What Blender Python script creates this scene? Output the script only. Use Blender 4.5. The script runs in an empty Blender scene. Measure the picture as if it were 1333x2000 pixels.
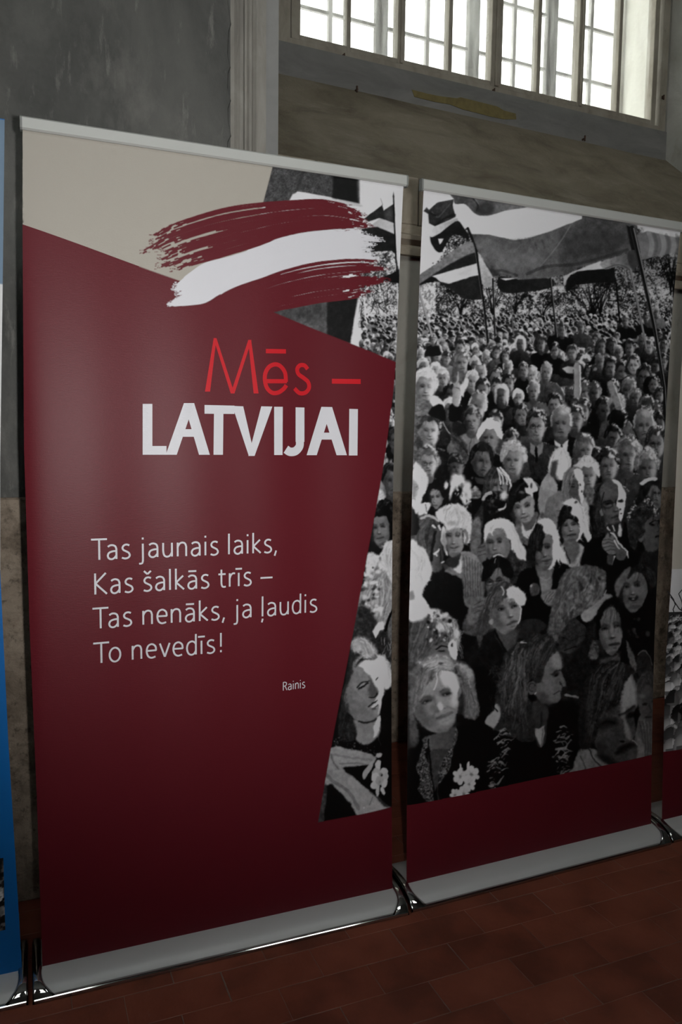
# Exhibition hall with roll-up banners standing in front of a plastered niche window.
import bpy, bmesh, math, random
import numpy as np
from mathutils import Vector, Matrix

SC = bpy.context.scene
COL = SC.collection
PI = math.pi

# ------------------------------------------------------------------ camera
F_PX = 1520.0
CAM = np.array([-0.00328, -2.04471, 1.41213])
YAW, PITCH, ROLL = 0.38161, 0.09057, 0.01248
_F = np.array([math.sin(YAW) * math.cos(PITCH), math.cos(YAW) * math.cos(PITCH), -math.sin(PITCH)])
_R0 = np.array([math.cos(YAW), -math.sin(YAW), 0.0])
_U0 = np.cross(_R0, _F)
_R = _R0 * math.cos(ROLL) + _U0 * math.sin(ROLL)
_U = -_R0 * math.sin(ROLL) + _U0 * math.cos(ROLL)


def project(P):
    d = np.asarray(P, float) - CAM
    z = d @ _F
    return np.stack([666.5 + F_PX * (d @ _R) / z, 1000.0 - F_PX * (d @ _U) / z], -1)


def ray(px, py):
    return _F + _R * (px - 666.5) / F_PX + _U * (1000.0 - py) / F_PX


def on_plane(px, py, o, n):
    d = ray(px, py)
    o = np.asarray(o, float)
    n = np.asarray(n, float)
    t = ((o - CAM) @ n) / (d @ n)
    return CAM + t * d


cam_d = bpy.data.cameras.new('camera')
cam = bpy.data.objects.new('camera', cam_d)
COL.objects.link(cam)
cam_d.sensor_fit = 'VERTICAL'
cam_d.sensor_height = 36.0
cam_d.lens = F_PX / 2000.0 * 36.0
cam_d.clip_start = 0.02
M = Matrix(((_R[0], _U[0], -_F[0]), (_R[1], _U[1], -_F[1]), (_R[2], _U[2], -_F[2])))
cam.matrix_world = Matrix.Translation(Vector(CAM)) @ M.to_4x4()
SC.camera = cam

# ------------------------------------------------------------------ view, sky, lights
SC.view_settings.view_transform = 'Standard'
SC.view_settings.look = 'None'
SC.view_settings.gamma = 1.0
SC.view_settings.use_curve_mapping = False
SC.view_settings.exposure = 0.0

world = bpy.data.worlds.new('overcast_sky')
SC.world = world
world.use_nodes = True
wb = world.node_tree.nodes['Background']
wb.inputs['Color'].default_value = (0.96, 1.0, 0.985, 1)
wb.inputs['Strength'].default_value = 6.8

# the camera's own flash: the hard shadows left of every banner come from it
fl_d = bpy.data.lights.new('camera_flash_offscreen', 'SPOT')
fl_d.energy = 128.0
fl_d.color = (1.0, 0.985, 0.97)
fl_d.shadow_soft_size = 0.018
fl_d.spot_size = math.radians(92)
fl_d.spot_blend = 1.0
flash = bpy.data.objects.new('camera_flash_offscreen', fl_d)
COL.objects.link(flash)
flash.location = Vector(CAM + _R * 0.095 + _U * 0.01 + _F * 0.02)
_aim = ray(560, 640)
flash.rotation_euler = Vector(_aim).to_track_quat('-Z', 'Y').to_euler()

# all daylight is the overcast sky itself, coming in through the window openings of the hall


# ------------------------------------------------------------------ helpers
def tag(o, label=None, cat=None, group=None, kind=None):
    if label: o['label'] = label
    if cat: o['category'] = cat
    if group: o['group'] = group
    if kind: o['kind'] = kind
    return o


def empty(name, loc=(0, 0, 0)):
    o = bpy.data.objects.new(name, None)
    o.empty_display_size = 0.1
    COL.objects.link(o)
    o.location = loc
    return o


def link_mesh(name, me, mat, parent=None):
    o = bpy.data.objects.new(name, me)
    COL.objects.link(o)
    if mat is not None and len(me.materials) == 0:
        me.materials.append(mat)
    if parent is not None:
        o.parent = parent
        if parent.type == 'EMPTY':
            o.matrix_parent_inverse = Matrix.Translation(-Vector(parent.location))
    return o


def mesh(name, verts, faces, mat, parent=None, smooth=False):
    me = bpy.data.meshes.new(name)
    me.from_pydata([tuple(map(float, v)) for v in verts], [], faces)
    me.update()
    if smooth:
        me.polygons.foreach_set('use_smooth', [True] * len(me.polygons))
    return link_mesh(name, me, mat, parent)


def from_bm(name, bm, mat, parent=None, smooth=False):
    me = bpy.data.meshes.new(name)
    bmesh.ops.recalc_face_normals(bm, faces=bm.faces)
    bm.to_mesh(me)
    bm.free()
    if smooth:
        me.polygons.foreach_set('use_smooth', [True] * len(me.polygons))
    return link_mesh(name, me, mat, parent)


def bm_box(bm, x0, x1, y0, y1, z0, z1, tf=None, bevel=0.0):
    r = bmesh.ops.create_cube(bm, size=1.0)
    vs = r['verts']
    for v in vs:
        v.co = Vector((x0 + (v.co.x + .5) * (x1 - x0), y0 + (v.co.y + .5) * (y1 - y0), z0 + (v.co.z + .5) * (z1 - z0)))
    if bevel > 0:
        es = list({e for v in vs for e in v.link_edges})
        rb = bmesh.ops.bevel(bm, geom=es, offset=bevel, segments=1, affect='EDGES')
        vs = list({v for f in rb['faces'] for v in f.verts} | {v for v in vs if v.is_valid})
    if tf is not None:
        for v in vs:
            v.co = Vector(tf(v.co))
    return vs


def box(name, x0, x1, y0, y1, z0, z1, mat, parent=None, tf=None, bevel=0.0):
    bm = bmesh.new()
    bm_box(bm, x0, x1, y0, y1, z0, z1, tf, bevel)
    return from_bm(name, bm, mat, parent)


def extrude_profile(name, prof, p0, p1, mat, parent=None, smooth=False, closed=True, caps=True):
    """prof: list of (y,z) swept along x from p0 to p1 with a callable placing (x,y,z)."""
    n = len(prof)
    vs, fs = [], []
    for x in (p0, p1):
        for (y, z) in prof:
            vs.append((x, y, z))
    for i in range(n if closed else n - 1):
        j = (i + 1) % n
        fs.append((i, j, n + j, n + i))
    if caps and closed:
        fs.append(tuple(range(n))[::-1])
        fs.append(tuple(range(n, 2 * n)))
    return vs, fs


# ------------------------------------------------------------------ materials
def new_mat(name):
    m = bpy.data.materials.new(name)
    m.use_nodes = True
    nt = m.node_tree
    b = nt.nodes['Principled BSDF']
    return m, nt, b


def nd(nt, t, **kw):
    n = nt.nodes.new(t)
    for k, v in kw.items():
        setattr(n, k, v)
    return n


def simple(name, col, rough=0.6, metal=0.0, spec=0.5):
    m, nt, b = new_mat(name)
    b.inputs['Base Color'].default_value = (*col, 1)
    b.inputs['Roughness'].default_value = rough
    b.inputs['Metallic'].default_value = metal
    b.inputs['Specular IOR Level'].default_value = spec
    return m


def noisy(name, stops, scale=4.0, detail=8.0, rough=0.85, stretch=(1, 1, 1), bump=0.25, bump_scale=40.0, spots=None, distort=0.6,
          bump_dist=0.01, spec=0.3, mid=None):
    """Weathered surface: colour ramp over fractal noise, optional blotches, fine relief."""
    m, nt, b = new_mat(name)
    L = nt.links.new
    tc = nd(nt, 'ShaderNodeTexCoord')
    mp = nd(nt, 'ShaderNodeMapping')
    mp.inputs['Scale'].default_value = stretch
    L(tc.outputs['Object'], mp.inputs['Vector'])
    n1 = nd(nt, 'ShaderNodeTexNoise')
    n1.inputs['Scale'].default_value = scale
    n1.inputs['Detail'].default_value = detail
    n1.inputs['Roughness'].default_value = 0.62
    n1.inputs['Distortion'].default_value = distort
    L(mp.outputs[0], n1.inputs['Vector'])
    cr = nd(nt, 'ShaderNodeValToRGB')
    e = cr.color_ramp.elements
    while len(e) < len(stops):
        e.new(0.5)
    for i, (p, c) in enumerate(stops):
        e[i].position = p
        e[i].color = (*c, 1)
    L(n1.outputs['Fac'], cr.inputs['Fac'])
    out = cr.outputs['Color']
    if spots:
        for (sc, lo, hi, c, amt, st) in spots:
            mp2 = nd(nt, 'ShaderNodeMapping')
            mp2.inputs['Scale'].default_value = st
            mp2.inputs['Location'].default_value = (sc * 1.7, 3.1, sc)
            L(tc.outputs['Object'], mp2.inputs['Vector'])
            n2 = nd(nt, 'ShaderNodeTexNoise')
            n2.inputs['Scale'].default_value = sc
            n2.inputs['Detail'].default_value = 9
            n2.inputs['Roughness'].default_value = 0.7
            L(mp2.outputs[0], n2.inputs['Vector'])
            r2 = nd(nt, 'ShaderNodeMapRange')
            r2.inputs['From Min'].default_value = lo
            r2.inputs['From Max'].default_value = hi
            r2.inputs['To Max'].default_value = amt
            L(n2.outputs['Fac'], r2.inputs['Value'])
            mx = nd(nt, 'ShaderNodeMix', data_type='RGBA')
            L(r2.outputs[0], mx.inputs['Factor'])
            L(out, mx.inputs['A'])
            mx.inputs['B'].default_value = (*c, 1)
            out = mx.outputs['Result']
    L(out, b.inputs['Base Color'])
    b.inputs['Roughness'].default_value = rough
    b.inputs['Specular IOR Level'].default_value = spec
    if bump > 0:
        n3 = nd(nt, 'ShaderNodeTexNoise')
        n3.inputs['Scale'].default_value = bump_scale
        n3.inputs['Detail'].default_value = 6
        L(tc.outputs['Object'], n3.inputs['Vector'])
        bp = nd(nt, 'ShaderNodeBump')
        bp.inputs['Strength'].default_value = bump
        bp.inputs['Distance'].default_value = bump_dist
        L(n3.outputs['Fac'], bp.inputs['Height'])
        L(bp.outputs[0], b.inputs['Normal'])
    return m


def fabric_mat(name, col=None, attr=None, rough=0.46, spec=0.26):
    """Woven polyester banner cloth: plain colour or printed (colour attribute), with fine horizontal weave."""
    m, nt, b = new_mat(name)
    L = nt.links.new
    if attr:
        a = nd(nt, 'ShaderNodeVertexColor', layer_name=attr)
        L(a.outputs['Color'], b.inputs['Base Color'])
    else:
        b.inputs['Base Color'].default_value = (*col, 1)
    b.inputs['Roughness'].default_value = rough
    b.inputs['Specular IOR Level'].default_value = spec
    tc = nd(nt, 'ShaderNodeTexCoord')
    mp = nd(nt, 'ShaderNodeMapping')
    mp.inputs['Scale'].default_value = (60, 60, 420)
    L(tc.outputs['Object'], mp.inputs['Vector'])
    n = nd(nt, 'ShaderNodeTexNoise')
    n.inputs['Scale'].default_value = 1.0
    n.inputs['Detail'].default_value = 3
    L(mp.outputs[0], n.inputs['Vector'])
    n2 = nd(nt, 'ShaderNodeTexNoise')
    n2.inputs['Scale'].default_value = 700
    n2.inputs['Detail'].default_value = 2
    L(tc.outputs['Object'], n2.inputs['Vector'])
    ad = nd(nt, 'ShaderNodeMath', operation='ADD')
    L(n.outputs['Fac'], ad.inputs[0])
    L(n2.outputs['Fac'], ad.inputs[1])
    bp = nd(nt, 'ShaderNodeBump')
    bp.inputs['Strength'].default_value = 0.35
    bp.inputs['Distance'].default_value = 0.0006
    L(ad.outputs[0], bp.inputs['Height'])
    L(bp.outputs[0], b.inputs['Normal'])
    return m


RED = (0.110, 0.0080, 0.0145)
RED_INK = (0.55, 0.010, 0.018)
BEIGE = (0.395, 0.37, 0.325)
M_RED = fabric_mat('dark_red_banner_cloth', RED)
M_PRINT = fabric_mat('printed_banner_cloth', attr='ink')
M_WHITE_INK = fabric_mat('white_ink', (0.66, 0.66, 0.70))
M_RED_INK = fabric_mat('bright_red_ink', RED_INK)
M_BLUE = fabric_mat('blue_banner_cloth', (0.004, 0.13, 0.42))
M_ALU = simple('satin_aluminium', (0.50, 0.51, 0.49), 0.42, 0.25)
M_SILVER = simple('silver_base_cover', (0.60, 0.60, 0.61), 0.52, 0.25)
M_CHROME = simple('polished_chrome', (0.42, 0.42, 0.42), 0.06, 1.0)
M_CAP = simple('grey_plastic_cap', (0.20, 0.21, 0.20), 0.5)
M_DARK = simple('dark_slot', (0.02, 0.02, 0.02), 0.6)
M_PLASTER_DARK = noisy('grey_plaster', [(0.30, (0.070, 0.071, 0.067)), (0.50, (0.122, 0.122, 0.114)), (0.72, (0.185, 0.181, 0.168))], scale=2.2,
                       stretch=(1.0, 1.0, 0.45), spots=[(3.5, 0.52, 0.76, (0.27, 0.26, 0.24), 0.65, (1, 1, .5)), (2.6, 0.52, 0.70, (0.045, 0.048, 0.045), 0.6, (1, 1, .6)), (14.0, 0.58, 0.72, (0.32, 0.31, 0.29), 0.5, (1.6, 1, .35))], bump=0.5)
M_TRIM = noisy('worn_painted_plaster', [(0.3, (0.20, 0.19, 0.17)), (0.55, (0.275, 0.262, 0.235)), (0.75, (0.33, 0.318, 0.29))], scale=9, stretch=(2.2, 1, .5), bump=0.3,
               spots=[(18, .6, .75, (.16, .14, .12), .5, (3, 1, .2))])
M_TRIM_GREY = noisy('grey_painted_plaster', [(0.3, (0.225, 0.225, 0.22)), (0.7, (0.29, 0.288, 0.28))], scale=6, bump=0.1)
M_STONE = noisy('brown_rough_plaster', [(0.28, (0.16, 0.125, 0.092)), (0.5, (0.29, 0.235, 0.18)), (0.75, (0.40, 0.335, 0.26))], scale=7, bump=0.9, bump_scale=22, bump_dist=0.02,
                spots=[(9, .50, .66, (.07, .05, .035), .75, (1, 1, 1)), (38, .55, .66, (.05, .038, .028), .7, (1, 1, 1)), (20, .62, .7, (.36, .30, .24), .5, (1, 1, 1)), (5, .6, .75, (.20, .09, .06), .5, (1, 1, 1))])
M_NICHE = noisy('niche_wall_plaster', [(0.28, (0.235, 0.215, 0.185)), (0.5, (0.315, 0.30, 0.268)), (0.75, (0.38, 0.36, 0.325))], scale=3, bump=0.2,
                spots=[(5, .58, .75, (.17, .13, .10), .5, (1, 1, .7)), (8, .66, .75, (.30, .17, .12), .4, (1, 1, 1))])
M_SILL = noisy('sill_plaster', [(0.28, (0.095, 0.078, 0.054)), (0.5, (0.165, 0.142, 0.104)), (0.75, (0.225, 0.198, 0.152))], scale=3.0, stretch=(1, 1, 2.2), bump=0.6, bump_scale=45,
               spots=[(4.5, .56, .76, (.30, .27, .225), .6, (.5, 1, 1.8)), (2.2, .55, .75, (.08, .062, .042), .6, (.6, 1, 1)), (60, .60, .72, (.24, .215, .17), .5, (1, 1, 1)), (30, .68, .76, (.06, .05, .04), .7, (1, 1, 1))])
M_BAND = noisy('grey_sill_concrete', [(0.3, (0.13, 0.128, 0.122)), (0.7, (0.205, 0.20, 0.19))], scale=5, stretch=(.6, 1, 2), bump=0.2,
               spots=[(26, .68, .74, (.05, .05, .05), .7, (1, 1, 1))])
M_CORNICE = noisy('cornice_stone', [(0.3, (0.26, 0.22, 0.17)), (0.7, (0.40, 0.35, 0.28))], scale=8, bump=0.3, spots=[(12, .55, .7, (.20, .15, .10), .5, (1, 1, 1))])
M_FRAME = noisy('old_window_paint', [(0.3, (0.20, 0.175, 0.14)), (0.55, (0.27, 0.245, 0.20)), (0.8, (0.33, 0.30, 0.255))], scale=12, stretch=(1, 1, .5), bump=0.15,
                spots=[(25, .62, .7, (.10, .08, .06), .6, (1, 1, .5))], rough=0.6)
M_OUTER = noisy('weathered_outer_sash', [(0.3, (0.07, 0.065, 0.06)), (0.6, (0.16, 0.15, 0.14)), (0.75, (0.40, 0.40, 0.40))], scale=16, stretch=(3, 1, .3), bump=0.2)
M_MUNTIN = noisy('white_outer_muntin', [(0.3, (0.22, 0.21, 0.20)), (0.7, (0.42, 0.41, 0.40))], scale=20, bump=0.1)
M_REVEAL = noisy('whitewashed_reveal', [(0.3, (0.50, 0.49, 0.43)), (0.6, (0.62, 0.61, 0.56)), (0.8, (0.68, 0.67, 0.63))], scale=4, stretch=(1, 1, .4), bump=0.2,
                 spots=[(6, .58, .75, (.30, .30, .22), .6, (1, 1, .3))])
M_SIDE = noisy('pale_side_plaster', [(0.3, (0.22, 0.215, 0.19)), (0.6, (0.32, 0.315, 0.29)), (0.8, (0.40, 0.395, 0.37))], scale=3, stretch=(1, 1, .6), bump=0.3,
               spots=[(6, .58, .75, (.14, .13, .10), .6, (1, 1, .5))])
M_WALL = noisy('hall_wall_plaster', [(0.3, (0.14, 0.14, 0.135)), (0.7, (0.20, 0.195, 0.185))], scale=1.5, bump=0.15)
M_CEIL = noisy('ceiling_plaster', [(0.3, (0.16, 0.16, 0.155)), (0.7, (0.22, 0.22, 0.21))], scale=1.2, bump=0.1)
M_YELLOW = noisy('old_yellow_paint', [(0.3, (0.12, 0.098, 0.042)), (0.7, (0.18, 0.145, 0.058))], scale=20, bump=0.2)
M_IRON = noisy('rusty_iron', [(0.3, (0.03, 0.025, 0.02)), (0.7, (0.10, 0.05, 0.03))], scale=60, bump=0.3)
M_GROUT = noisy('floor_mortar', [(0.3, (0.14, 0.10, 0.085)), (0.7, (0.30, 0.22, 0.19))], scale=18, bump=0.3)


def tile_mat():
    m, nt, b = new_mat('terracotta_tile')
    L = nt.links.new
    oi = nd(nt, 'ShaderNodeObjectInfo')
    tc = nd(nt, 'ShaderNodeTexCoord')
    ge = nd(nt, 'ShaderNodeNewGeometry')
    n1 = nd(nt, 'ShaderNodeTexNoise')
    n1.inputs['Scale'].default_value = 7
    n1.inputs['Detail'].default_value = 8
    L(ge.outputs['Position'], n1.inputs['Vector'])
    cr = nd(nt, 'ShaderNodeValToRGB')
    e = cr.color_ramp.elements
    e.new(0.5)
    for i, (p, c) in enumerate([(0.28, (0.155, 0.043, 0.025)), (0.5, (0.235, 0.065, 0.037)), (0.75, (0.295, 0.085, 0.050))]):
        e[i].position = p
        e[i].color = (*c, 1)
    mrr = nd(nt, 'ShaderNodeMapRange')
    mrr.inputs['To Min'].default_value = -0.10
    mrr.inputs['To Max'].default_value = 0.10
    L(oi.outputs['Random'], mrr.inputs['Value'])
    ad = nd(nt, 'ShaderNodeMath', operation='ADD')
    L(n1.outputs['Fac'], ad.inputs[0])
    L(mrr.outputs[0], ad.inputs[1])
    L(ad.outputs[0], cr.inputs['Fac'])
    # scuffs
    mp = nd(nt, 'ShaderNodeMapping')
    mp.inputs['Scale'].default_value = (60, 14, 1)
    L(ge.outputs['Position'], mp.inputs['Vector'])
    n2 = nd(nt, 'ShaderNodeTexNoise')
    n2.inputs['Scale'].default_value = 1.5
    n2.inputs['Detail'].default_value = 6
    L(mp.outputs[0], n2.inputs['Vector'])
    mr = nd(nt, 'ShaderNodeMapRange')
    mr.inputs['From Min'].default_value = 0.66
    mr.inputs['From Max'].default_value = 0.80
    mr.inputs['To Max'].default_value = 0.35
    L(n2.outputs['Fac'], mr.inputs['Value'])
    mx = nd(nt, 'ShaderNodeMix', data_type='RGBA')
    L(mr.outputs[0], mx.inputs['Factor'])
    L(cr.outputs['Color'], mx.inputs['A'])
    mx.inputs['B'].default_value = (0.26, 0.16, 0.13, 1)
    # black scuff marks worn into the tiles
    n4 = nd(nt, 'ShaderNodeTexNoise')
    n4.inputs['Scale'].default_value = 5.5
    n4.inputs['Detail'].default_value = 5
    L(ge.outputs['Position'], n4.inputs['Vector'])
    mr4 = nd(nt, 'ShaderNodeMapRange')
    mr4.inputs['From Min'].default_value = 0.64
    mr4.inputs['From Max'].default_value = 0.76
    mr4.inputs['To Max'].default_value = 0.30
    L(n4.outputs['Fac'], mr4.inputs['Value'])
    mx4 = nd(nt, 'ShaderNodeMix', data_type='RGBA')
    L(mr4.outputs[0], mx4.inputs['Factor'])
    L(mx.outputs['Result'], mx4.inputs['A'])
    mx4.inputs['B'].default_value = (0.035, 0.026, 0.022, 1)
    L(mx4.outputs['Result'], b.inputs['Base Color'])
    b.inputs['Roughness'].default_value = 0.55
    b.inputs['Specular IOR Level'].default_value = 0.35
    n3 = nd(nt, 'ShaderNodeTexNoise')
    n3.inputs['Scale'].default_value = 90
    n3.inputs['Detail'].default_value = 4
    L(ge.outputs['Position'], n3.inputs['Vector'])
    bp = nd(nt, 'ShaderNodeBump')
    bp.inputs['Strength'].default_value = 0.25
    bp.inputs['Distance'].default_value = 0.003
    L(n3.outputs['Fac'], bp.inputs['Height'])
    L(bp.outputs[0], b.inputs['Normal'])
    return m


M_TILE = tile_mat()


def glass_mat():
    m, nt, b = new_mat('dusty_window_glass')
    L = nt.links.new
    nt.nodes.remove(b)
    out = nt.nodes['Material Output']
    tr = nd(nt, 'ShaderNodeBsdfTransparent')
    tr.inputs['Color'].default_value = (0.95, 0.95, 0.94, 1)
    gl = nd(nt, 'ShaderNodeBsdfGlossy')
    gl.inputs['Roughness'].default_value = 0.05
    tl = nd(nt, 'ShaderNodeBsdfTranslucent')
    tl.inputs['Color'].default_value = (0.80, 0.80, 0.77, 1)
    tc = nd(nt, 'ShaderNodeTexCoord')
    mp = nd(nt, 'ShaderNodeMapping')
    mp.inputs['Scale'].default_value = (22, 22, 3)
    L(tc.outputs['Object'], mp.inputs['Vector'])
    n = nd(nt, 'ShaderNodeTexNoise')
    n.inputs['Scale'].default_value = 1.0
    n.inputs['Detail'].default_value = 7
    L(mp.outputs[0], n.inputs['Vector'])
    mr = nd(nt, 'ShaderNodeMapRange')
    mr.inputs['From Min'].default_value = 0.35
    mr.inputs['From Max'].default_value = 0.8
    mr.inputs['To Min'].default_value = 0.02
    mr.inputs['To Max'].default_value = 0.13
    L(n.outputs['Fac'], mr.inputs['Value'])
    m1 = nd(nt, 'ShaderNodeMixShader')
    L(mr.outputs[0], m1.inputs[0])
    L(tr.outputs[0], m1.inputs[1])
    L(tl.outputs[0], m1.inputs[2])
    m2 = nd(nt, 'ShaderNodeMixShader')
    m2.inputs[0].default_value = 0.05
    L(m1.outputs[0], m2.inputs[1])
    L(gl.outputs[0], m2.inputs[2])
    L(m2.outputs[0], out.inputs['Surface'])
    return m


M_GLASS = glass_mat()
# ------------------------------------------------------------------ the room
# floor: mortar bed with terracotta tiles laid in running bond
TL, TW = 0.2505, 0.1185
floor = box('floor', -6, 8, -5, 3.0, -0.08, -0.0014, M_GROUT)
tag(floor, kind='structure')


def tile_mesh():
    bm = bmesh.new()
    bm_box(bm, -TL / 2 + .0010, TL / 2 - .0010, -TW / 2 + .0010, TW / 2 - .0010, -0.012, 0.0, None, 0.0008)
    me = bpy.data.meshes.new('tile')
    bmesh.ops.recalc_face_normals(bm, faces=bm.faces)
    bm.to_mesh(me)
    bm.free()
    me.materials.append(M_TILE)
    return me


rng = random.Random(4)
tme = tile_mesh()
ROW0 = -0.1125
stuff_v, stuff_f = [], []
for r in range(-40, 25):
    y1 = ROW0 - r * TW * 1.0
    yc = y1 - TW / 2
    off = 0.692 if r % 2 == 0 else 0.692 + TL / 2
    for k in range(-22, 30):
        yc = y1 - TW / 2
        xc = off + k * TL + TL / 2 + rng.uniform(-.0008, .0008)
        zc = rng.uniform(-.0006, .0004)
        yt = yc + 0.012 * (xc - 0.7)
        ry = rng.uniform(-.002, .002)
        near = (-0.20 < xc < 2.75 and -0.95 < yc < 1.35)
        pp = project([(xc, yc, 0)])[0]
        seen = near and -60 < pp[0] < 1400 and pp[1] < 2090
        if seen and yc > 0.02:
            # behind the banners only the slots between them show the floor
            seen = any(abs(pp[0] - c) < 110 for c in (50, 785, 1290))
        if seen:
            o = bpy.data.objects.new('tile', tme)
            COL.objects.link(o)
            o.location = (xc, yt, zc)
            o.rotation_euler = (rng.uniform(-.002, .002), ry, 0.012 + rng.uniform(-.003, .003))
            o.parent = floor
        elif -5 < xc < 7 and -3.2 < yc < 1.9:
            a, c = TL / 2 - .0010, TW / 2 - .0010
            b0 = len(stuff_v)
            yc = yt
            stuff_v += [(xc - a, yc - c, zc), (xc + a, yc - c, zc), (xc + a, yc + c, zc), (xc - a, yc + c, zc),
                        (xc - a, yc - c, -.012), (xc + a, yc - c, -.012), (xc + a, yc + c, -.012), (xc - a, yc + c, -.012)]
            stuff_f += [(b0, b0 + 1, b0 + 2, b0 + 3), (b0, b0 + 4, b0 + 5, b0 + 1), (b0 + 1, b0 + 5, b0 + 6, b0 + 2), (b0 + 2, b0 + 6, b0 + 7, b0 + 3), (b0 + 3, b0 + 7, b0 + 4, b0)]
so = mesh('outlying_tiles', stuff_v, stuff_f, M_TILE, floor)
tag(so, kind='stuff')

# hall shell behind the camera
tag(box('ceiling', -6, 8, -5, 3.0, 8.4, 8.6, M_CEIL), kind='structure')
tag(box('wall_west', -6.2, -6, -5, 3.0, 0, 8.4, M_WALL), kind='structure')
tag(box('wall_east', 8, 8.2, -5, 3.0, 0, 8.4, M_WALL), kind='structure')
# opposite wall with three tall window openings
bm = bmesh.new()
xs = [-6, -4.4, -2.8, -1.0, 0.6, 2.4, 4.0, 8]
for i in range(7):
    if i % 2 == 0:
        bm_box(bm, xs[i], xs[i + 1], -5.2, -5, 0, 8.4)
    else:
        bm_box(bm, xs[i], xs[i + 1], -5.2, -5, 0, 4.9)
        bm_box(bm, xs[i], xs[i + 1], -5.2, -5, 7.6, 8.4)
tag(from_bm('wall_south', bm, M_WALL), kind='structure')
for n, i in enumerate((1, 3, 5)):
    bm = bmesh.new()
    a, b_ = xs[i], xs[i + 1]
    for (x0, x1, z0, z1) in ((a, a + .07, 4.9, 7.6), (b_ - .07, b_, 4.9, 7.6), (a, b_, 4.9, 4.98), (a, b_, 7.52, 7.6), ((a + b_) / 2 - .03, (a + b_) / 2 + .03, 4.9, 7.6), (a, b_, 6.2, 6.25)):
        bm_box(bm, x0, x1, -5.13, -5.06, z0, z1)
    w = from_bm('window_%d' % (n + 2), bm, M_FRAME)
    tag(w, kind='structure')
    box('pane', a + .05, b_ - .05, -5.10, -5.092, 4.95, 7.55, M_GLASS, w)

# pier on the left (grey plaster over a rough brown dado)
PY = 0.42
bm = bmesh.new()
bm_box(bm, -6, 0.60, PY, 2.6, 0, 8.4)
wall_left = from_bm('wall_left', bm, M_PLASTER_DARK)
tag(wall_left, kind='structure')
# flaking upper skim coat whose broken edge runs down beside the moulding
edge = []
zz = 1.26
r3 = random.Random(11)
xw = 0.585
while zz < 8.38:
    xw = 0.588 + 0.006 * math.sin(zz * 3.1) + r3.uniform(-.007, .006)
    edge.append((xw, zz))
    zz += r3.uniform(.012, .045)
vs, fs = [], []
for (x, z) in edge:
    vs += [(-5.99, PY - .007, z), (x, PY - .007, z), (x + .004, PY + .001, z)]
for i in range(len(edge) - 1):
    a = i * 3
    fs += [(a, a + 1, a + 4, a + 3), (a + 1, a + 2, a + 5, a + 4)]
mesh('skim_coat', vs, fs, M_PLASTER_DARK, wall_left)
bm = bmesh.new()
bm_box(bm, -5.98, 0.70, PY - .018, PY + .05, 0.001, 1.237, None, 0.006)
from_bm('dado', bm, M_STONE, wall_left)

# moulded corner of the pier: swept vertical profile
prof = [(0.598, .006), (0.612, .004), (0.622, .010), (0.630, .002), (0.640, .002), (0.648, .014), (0.654, .014), (0.660, .004), (0.668, .004), (0.674, .010), (0.682, .001),
        (0.713, .0), (0.716, .012), (0.757, .012), (0.757, 2.1), (0.598, 2.1)]
vs, fs = [], []
n = len(prof)
for z in (0.0, 8.4):
    for (x, y) in prof:
        vs.append((x, PY - .004 + y, z))
for i in range(n):
    j = (i + 1) % n
    fs.append((i, j, n + j, n + i))
t1 = mesh('trim_1', vs, fs, M_TRIM)
tag(t1, kind='structure')
t1.data.materials.append(M_TRIM_GREY)
for p in t1.data.polygons:
    if p.index in (11, 12, 13):
        p.material_index = 1

# the niche: a frame turned a few degrees against the banners
TH = 0.045
NO = np.array([1.17, 1.70, 0.0])
cT, sT = math.cos(TH), math.sin(TH)


def nich(v):
    a, b, z = v
    return (NO[0] + a * cT - b * sT, NO[1] + a * sT + b * cT, z)


NN = np.array([sT, -cT, 0.0])


def npx(px, py, b=0.0):
    """local (a, z) of the niche plane at depth b seen at a photo pixel"""
    o = NO + b * np.array([-sT, cT, 0])
    p = on_plane(px, py, o, NN)
    return (p - NO) @ np.array([cT, sT, 0]), p[2]


BW = -0.545           # recess wall face
bm = bmesh.new()
bm_box(bm, -0.62, 6.5, BW, BW + .25, 0, 2.34, nich)
wall_back = from_bm('wall_back', bm, M_NICHE)
tag(wall_back, kind='structure')
bm = bmesh.new()
bm_box(bm, -0.62, 6.5, BW - .022, BW + .05, 0.001, 1.185, nich, 0.008)
from_bm('dado', bm, M_STONE, wall_back)
# string course
zc = 2.242
prof = [(BW + .02, zc), (BW - .030, zc), (BW - .034, zc + .030), (BW - .020, zc + .045), (BW - .050, zc + .062), (BW - .055, zc + .080), (BW - .012, zc + .098), (BW - .012, zc + .135), (BW + .02, zc + .135)]
vs, fs = extrude_profile('', prof, -0.62, 6.5, None)
tc_ = mesh('trim_2', [nich(v) for v in vs], fs, M_CORNICE)
tag(tc_, kind='structure')
# parapet blocks above the string course
pb = 2.585
a0 = -0.62
ri = random.Random(5)
par = empty('trim_3', nich((0, BW, zc + .135)))
tag(par, kind='structure')
first = True
edges_a = [-0.62, -0.05, 0.447, 0.95, 1.45, 2.0, 2.5, 3.1, 6.5]
for i in range(len(edges_a) - 1):
    box('stone_block', edges_a[i] + .0025, edges_a[i + 1] - .0025, BW - .006 - ri.uniform(0, .010), BW + .24, zc + .135, pb, M_CORNICE, par, nich, 0.005)

# sloping sill up to the window: lightly uneven surface
SB1 = -0.045
_za, _zb = npx(560, 143, -.05), npx(1290, 308, -.05)


def SZ(a):
    return _za[1] + (_zb[1] - _za[1]) * (a - _za[0]) / (_zb[0] - _za[0])


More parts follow.
